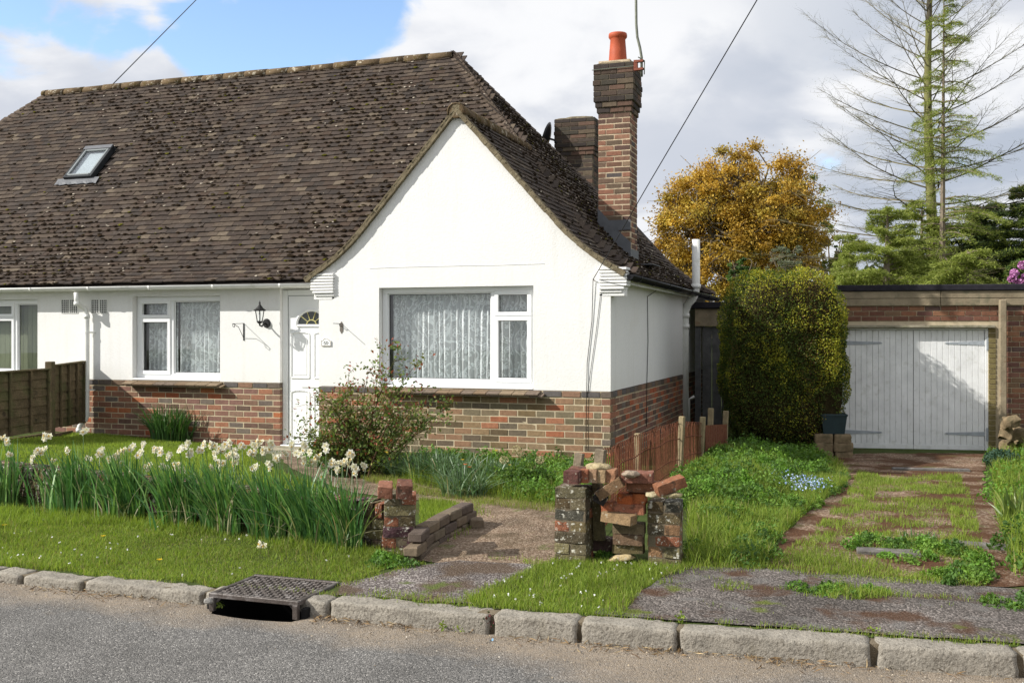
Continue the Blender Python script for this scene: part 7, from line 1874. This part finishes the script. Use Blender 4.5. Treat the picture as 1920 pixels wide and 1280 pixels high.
zc = 30.0; o_ = at_zc(1475, 500, zc); crown_tree('grey_leaf_shrub', o_, (48*zc/F, 45*zc/F, 55*zc/F), -.2, 12000, .06, [(.17, .19, .13), (.20, .22, .16), (.13, .16, .10)], 'grey green feathery shrub showing above the hedge', .08, 36, 6, cat='shrub', asp=.35)
zc = 27.0; o_ = at_zc(1392, 520, zc); crown_tree('holly_bush', o_, (40*zc/F, 36*zc/F, 48*zc/F), -.2, 12000, .07, [(.06, .11, .03), (.09, .16, .04), (.13, .2, .05)], 'mid green bush peeping over the left shoulder of the hedge', .08, 34, 7, cat='shrub')
zc = 48.0; o_ = at_zc(1560, 500, zc); crown_tree('broadleaf_tree', o_, (60*zc/F, 60*zc/F, 80*zc/F), -.2, 22000, .09, [(.17, .20, .05), (.22, .22, .06), (.13, .16, .04)], 'olive green tree low between the oak and the cedars', .15, 70, 15, gap=.5)
zc = 60.0; o_ = at_zc(1565, 520, zc); crown_tree('dark_conifer', o_, (22*zc/F, 20*zc/F, 66*zc/F), -.2, 9000, .11, [(.03, .05, .022), (.04, .065, .03)], 'narrow dark evergreen far behind, between oak and bare larch', .15, 30, 8)
# bare conifer with long rising side branches
def larch():
    zc = 27.0; E = empty('bare_conifer', at_zc(1745, 640, zc), label='tall nearly leafless conifer with long sweeping bare branches behind the garage', cat='tree'); r = random.Random(12); S = []
    Bp = at_zc(1746, 660, zc); top = at_zc(1741, -260, zc); col = (.16, .155, .06); H_ = (top-Bp).length
    at = lambda t: Bp.lerp(top, t)+Vector((.05*math.sin(t*9), 0, 0))
    n = 26
    for k in range(n): S.append((at(k/n), at((k+1)/n), .17*(1-.82*k/n), .17*(1-.82*(k+1)/n), col if k < 17 else (.07, .06, .04)))
    V, Fs, T_ = segs(S, 8); put('trunk', fast('trunk', V, Fs, T_, True), m['twig'], E)
    S = []; LP = []
    def col_(): return r.choice([(.10, .09, .05), (.16, .14, .07), (.20, .17, .10), (.07, .06, .04)])
    def limb(p, az, L, rad, el0, el1, depth=0):
        nseg = max(4, int(L/.26)); prev = p; c0 = col_(); w = r.uniform(-.12, .12)
        for k in range(nseg):
            t = k/nseg; el = el0+(el1-el0)*t; az += r.gauss(0, .10)+w/nseg; d = Vector((math.cos(az)*math.cos(el), math.sin(az)*math.cos(el), math.sin(el)))
            q = prev+d*(L/nseg); S.append((prev, q, rad*(1-.85*t), rad*(1-.85*(k+1)/nseg), c0)); prev = q
            if depth == 0 and t > .18:
                for s in (-1, 1):
                    if r.random() < .8: limb(q, az+s*r.uniform(.5, 1.0), L*r.uniform(.12, .34)*(1.15-t), rad*(1-.8*t)*.5, el+r.uniform(-.3, .2), el+r.uniform(-.2, .5), 1)
            elif depth == 1 and r.random() < .95: limb(q, az+r.uniform(-1.2, 1.2), r.uniform(.15, .5), .0035, el+r.uniform(-.6, .2), el-.2, 2)
            elif depth == 2 and r.random() < .18: LP.append(q)
    k = 0; t = .12
    while t < .97:
        az = k*2.4+r.uniform(-.3, .3); L = (5.0*(1-t)**.6+.5)*r.uniform(.62, 1.05); el = -.30+1.05*t+r.uniform(-.10, .14)
        limb(at(t), az, L, .028*(1-t)+.009, el+.10, el+.45 if t > .3 else el+.25); k += 1; t += .0085
    V, Fs, T_ = segs(S, 3); put('branches', fast('branches', V, Fs, T_), m['twig'], E)
    # thin green growth clings to some twigs
    P = np.repeat(np.array([tuple(p) for p in LP]), 6, 0)+rng.normal(0, .06, (len(LP)*6, 3)); nn = len(P)
    V, Fs, T_ = leaves(P, .035*rng.uniform(.5, 1.2, nn), pick([(.13, .17, .04), (.17, .20, .06)], nn, .2), .22); put('sparse_needles', fast('sparse_needles', V, Fs, T_), m['leaf'], E)
larch()
def spray(P, d, L, w, n, droop=.25, seed=0):
    """a flat needle frond: points and directions of needles along a drooping bough with side sprays"""
    out = []; dirs = []; side = Vector((-d.y, d.x, 0)).normalized(); t = rng.random(n)**.8; s = rng.uniform(-1, 1, n)*(1-.75*t)*w
    s2 = np.sign(s)*np.abs(s)
    base = np.array(P)+np.outer(t*L, np.array(d))+np.outer(s2, np.array(side))+np.outer(np.abs(s2)*.45, np.array(d)); base[:, 2] -= droop*L*t**2+.30*np.abs(s2)**1.2+np.abs(rng.normal(0, .035, n))
    base += rng.normal(0, .03, (n, 3))
    return base, np.array(d)*.5+np.outer(np.sign(s), np.array(side))*.5
def spruce(name, px, pyb, pyt, zc, label, r0, nwh, Lb, Lt, pal, needle, per, seed, tcol=(.20, .16, .12), dens=None, lo=0., el=.12, droop=.3):
    E = empty(name, at_zc(px, pyb, zc), label=label, cat='tree'); r = random.Random(seed); Bp, top = at_zc(px, pyb, zc), at_zc(px+4, pyt, zc); S = []; n = 16
    at = lambda t: Bp.lerp(top, t)
    for k in range(n): S.append((at(k/n), at((k+1)/n), r0*(1-.9*k/n), r0*(1-.9*(k+1)/n), tcol))
    PP = []; DD = []
    for w in range(nwh):
        t = lo+(1-lo)*(w+.5)/nwh; 
        for _ in range(r.choice([2, 3, 3])):
            az = r.uniform(0, 2*PI); dn = dens(t, r) if dens else 1.
            if dn <= 0: continue
            L = (Lb*(1-t)+Lt)*r.uniform(.6, 1.1); d = Vector((math.cos(az), math.sin(az), el+.25*t)).normalized(); p = at(t)
            b, dd = spray(p, d, L, L*.34, int(per*dn*L*.8), droop); PP.append(b); DD.append(dd)
            q = p; 
            for k in range(5): tt = (k+1)/5; e = p+d*L*tt-Vector((0, 0, droop*L*tt**2)); S.append((q, e, .02*(1-tt)+.006, .02*(1-tt)+.004, tcol)); q = e
    V, Fs, T_ = segs(S, 6); put('trunk', fast('trunk', V, Fs, T_), m['twig'], E)
    P = np.concatenate(PP); D_ = np.concatenate(DD); n = len(P); V, Fs, T_ = leaves(P, needle*rng.uniform(.5, 1.3, n), pick(pal, n, .25), .16, up=-.5, D=D_, fold=.1); put('foliage', fast('foliage', V, Fs, T_), m['leaf'], E)
CED = [(.21, .26, .045), (.26, .31, .06), (.15, .19, .035), (.30, .33, .08)]
spruce('slender_spruce', 1766, 640, -30, 25.0, 'slender bare stemmed spruce with pale green sprays beside the bare conifer', .10, 60, 2.0, .30, CED, .085, 560, 21, lo=.15, dens=lambda t, r: (0 if r.random() < .30 else .75), droop=.40)
DKC = [(.04, .065, .02), (.055, .085, .025), (.03, .05, .018), (.08, .12, .03)]
spruce('cedar', 1660, 660, 395, 23.0, 'broad pale green cedar with tiered drooping boughs above the garage roof', .16, 22, 1.9, .5, CED, .10, 1000, 22, lo=.18, el=.22, droop=.30)
spruce('cedar', 1725, 660, 380, 26.0, 'pale green cedar boughs around the foot of the bare conifer', .14, 20, 1.7, .5, CED, .10, 950, 26, lo=.2, el=.15, droop=.25)
spruce('cedar', 1590, 660, 440, 25.0, 'low spreading cedar at the left of the row, beside the hedge', .12, 14, 1.3, .4, CED, .09, 1100, 27, lo=.25, el=.15, droop=.3)
spruce('yew_tree', 1840, 660, 385, 27.0, 'dense dark evergreen right of the slender spruce', .25, 30, 2.6, .7, DKC, .15, 950, 23, lo=.1)
spruce('yew_tree', 1945, 660, 335, 25.0, 'tallest dark evergreen, at the right edge behind the pink flowers', .25, 32, 2.4, .5, DKC+CED[:2], .15, 950, 24, lo=.1)
spruce('cedar', 1810, 660, 470, 21.5, 'low pale cedar bough mass in front of the dark evergreens', .12, 12, 1.7, .5, CED, .10, 1050, 25, lo=.3, el=.1)
# flowering rhododendron at the right
def rhodo():
    zc = 20.5; c = at_zc(1925, 520, zc); E = empty('rhododendron', (c.x, c.y, 0), label='rhododendron with pink flower trusses over the garage roof at the right edge', cat='shrub'); n = 5000
    d = rng.normal(0, 1, (n, 3)); d /= np.linalg.norm(d, axis=1)[:, None]; P = np.array(c)+d*np.array([.42, .4, .38])*rng.uniform(.7, 1.05, (n, 1)); P2 = P.copy(); V, Fs, T_ = leaves(P, .10*rng.uniform(.6, 1.2, n), pick([(.05, .09, .02), (.08, .13, .03), (.16, .20, .04)], n), .3); put('foliage', fast('foliage', V, Fs, T_), m['leaf'], E)
    mb = MB(); mb.tube([(c.x, c.y, 0), (c.x, c.y, c.z)], .05, 6, col=(.1, .08, .05)); mb.put('stems', m['twig'], E)
    for px, py in ((1902, 512), (1917, 497), (1898, 523), (1922, 520), (1912, 530), (1930, 505)):
        q = at_zc(px, py, zc-.42); k = 120; Q = rng.normal(0, 1, (k, 3)); Q /= np.linalg.norm(Q, axis=1)[:, None]; Q = np.array(q)+Q*.075; V, Fs, T_ = leaves(Q, .055*np.ones(k), pick([(.55, .22, .48), (.62, .32, .56), (.45, .16, .38)], k, .15), .8); put('flower_truss', fast('flower_truss', V, Fs, T_), m['petal'], E)
rhodo()
# far woodland, one mass low on the horizon
def wood():
    P = []; C_ = []
    n = 26000; a = rng.uniform(-1.3, 1.2, n); D_ = rng.uniform(95, 125, n); X = np.sin(a)*D_; Y = np.cos(a)*D_; Hh = 6.0+2.2*np.sin(a*17)+1.4*np.sin(a*41+2)+.8*np.sin(a*97); Z = rng.random(n)**.7*Hh
    V, Fs, T_ = leaves(np.column_stack([X, Y, Z]), 1.3*rng.uniform(.6, 1.3, n), pick([(.05, .075, .025), (.07, .09, .03), (.10, .10, .03), (.06, .065, .035)], n), .8); put('woodland', fast('woodland', V, Fs, T_), m['leaf'], kind='stuff')
wood()
# ------------------------------------------------------------------ bank at the right, with stones
def bank_stones():
    lb = ['pale rough stone topmost in the little rockery by the garage', 'small upright stone left of the rockery heap', 'large stone in the middle of the rockery heap', 'stone at the rockery foot, half in the weeds', 'stone at the right edge of the rockery']
    for i, (px, py, sx, sz) in enumerate([(1896, 798, .22, .12), (1884, 822, .15, .16), (1906, 822, .22, .15), (1890, 846, .18, .15), (1915, 846, .24, .16)]):
        c = at_zc(px, py, 13.6+.1*i); me = stone_mesh('rock', sx, .18, sz, 60+i, .035, .022, (10, 8, 7)); me.materials.append(m['sandstone']); o = bpy.data.objects.new('rock', me); scene.collection.objects.link(o); o.location = c; o.rotation_euler = (random.uniform(-.2, .2), random.uniform(-.2, .2), random.uniform(-.4, .4)); tag(o, lb[i], 'rock')
bank_stones()
strap_thing('iris_clump', 1912, 985, 8.2, .12, 60, .36, .03, 'broad pale leaved iris clump at the right edge of the bank', 'plant', curve=.3, pal=[(.16, .22, .05), (.22, .26, .08), (.12, .18, .05)])
c = at_zc(1880, 868, 12.6); n = 1500; d = rng.normal(0, 1, (n, 3)); d /= np.linalg.norm(d, axis=1)[:, None]; P = np.array((c.x, c.y, gz(c.x, c.y)+.12))+d*np.array([.22, .2, .14])*rng.uniform(.5, 1, (n, 1)); V, Fs, T_ = leaves(P, .05*rng.uniform(.6, 1.2, n), pick([(.035, .08, .05), (.05, .10, .06)], n), .5)
put('bank_shrub', fast('bank_shrub', V, Fs, T_), m['leaf'], label='small blue green shrub on the bank beside the garage corner', cat='shrub')
# loose slab pieces on the drive
def slab(px, py, sx, sy, label, rot=0.): g = G(px, py); MB().box((g.x, g.y, g.z+.015), (sx, sy, .035), Matrix.Rotation(rot, 3, 'Z'), .006, jit=.004).put('paving_slab', m['slab'], label=label, cat='paving slab')
m['slab'] = MAT('slab', (.14, .13, .12), .9, .3, 14, .6, 60, .1, [((.30, .28, .25), 14, .56, .64, .6)])
slab(1665, 1038, .42, .16, 'dark worn slab half covered by weeds across the middle of the drive', .05)
slab(1845, 1026, .35, .12, 'grey slab strip beside the right hand bank', -.15)
slab(1745, 878, .9, .10, 'long pale threshold slab in the moss in front of the garage', GA)
# ------------------------------------------------------------------ dead grass, grit and leaf litter in the gutter
def litter():
    n = 2600; X = rng.uniform(-7.5, 2.2, n); Y = kerb_y(X)-np.abs(rng.normal(0, .07, n))-.0+.02; k = (vnoise(np.column_stack([X, Y]), 3.3, 1)+rng.normal(0, .3, n) > .15) & ((X < -3.75) | (X > -2.95)); X, Y = X[k], Y[k]; n = len(X)
    P = np.column_stack([X, Y, .004+rng.uniform(0, .012, n)]); D_ = rng.normal(0, 1, (n, 3)); D_[:, 2] = 0; V, Fs, T_ = leaves(P, rng.uniform(.02, .075, n), pick([(.30, .20, .10), (.22, .14, .07), (.36, .27, .15), (.12, .08, .05)], n, .25), .09, up=0, D=D_*1.5); 
    n2 = 2600; X = rng.uniform(-7.5, 2.2, n2); X = X[(X < -3.75) | (X > -2.95)]; n2 = len(X); Y = kerb_y(X)-np.abs(rng.normal(0, .22, n2)); P = np.column_stack([X, Y, .004+0*X+.0*Y]); P[:, 2] = .006+(.045*0); V2, F2, T2 = leaves(P, rng.uniform(.004, .012, n2), pick([(.32, .26, .18), (.20, .16, .12), (.4, .36, .3), (.12, .11, .1)], n2, .25), .8, up=0)
    V, Fs, T_ = merge([(V, Fs, T_), (V2, F2, T2)]); put('gutter_litter', fast('gutter_litter', V, Fs, T_), m['twig'], kind='stuff')
litter()
def sprout(px, py, label, n=16, h=.05, pal=GC, z=None, s=.025):
    g = at_z(px, py, .004 if z is None else z); P = np.array(g)+rng.normal(0, .018, (n, 3))*np.array([1, .6, 0])+np.column_stack([np.zeros(n), np.zeros(n), rng.uniform(.005, h, n)]); V, Fs, T_ = leaves(P, s*rng.uniform(.6, 1.3, n), pick(pal, n, .2), .5, up=.8); put('weed_sprout', fast('weed_sprout', V, Fs, T_), m['leaf'], label=label, cat='weed')
sprout(412, 1140, 'tiny weed at the left foot of the drain cover', 20)
sprout(832, 1180, 'small green weed under the long kerb stone')
sprout(863, 1186, 'second small weed a little right along the long kerb stone', 12)
sprout(916, 1176, 'dark red leaved weed in the kerb joint', 26, .09, [(.10, .03, .03), (.05, .09, .04)], .03, .03)
sprout(1279, 1168, 'light green tuft in the joint above the kerb', 26, .06, GY, .10)
sprout(1640, 1188, 'tiny weed in the kerb joint nearest the right edge', 12, .04, GY, .10)
V, Fs, T_ = leaves(np.array([tuple(at_z(922, 1198, .008))]*3)+rng.normal(0, .004, (3, 3)), np.full(3, .02), pick([(.2, .4, .6)], 3), .8); put('litter_scrap', fast('litter_scrap', V, Fs, T_), m['twig'], label='tiny pale blue scrap of litter on the road by the kerb joint', cat='litter')
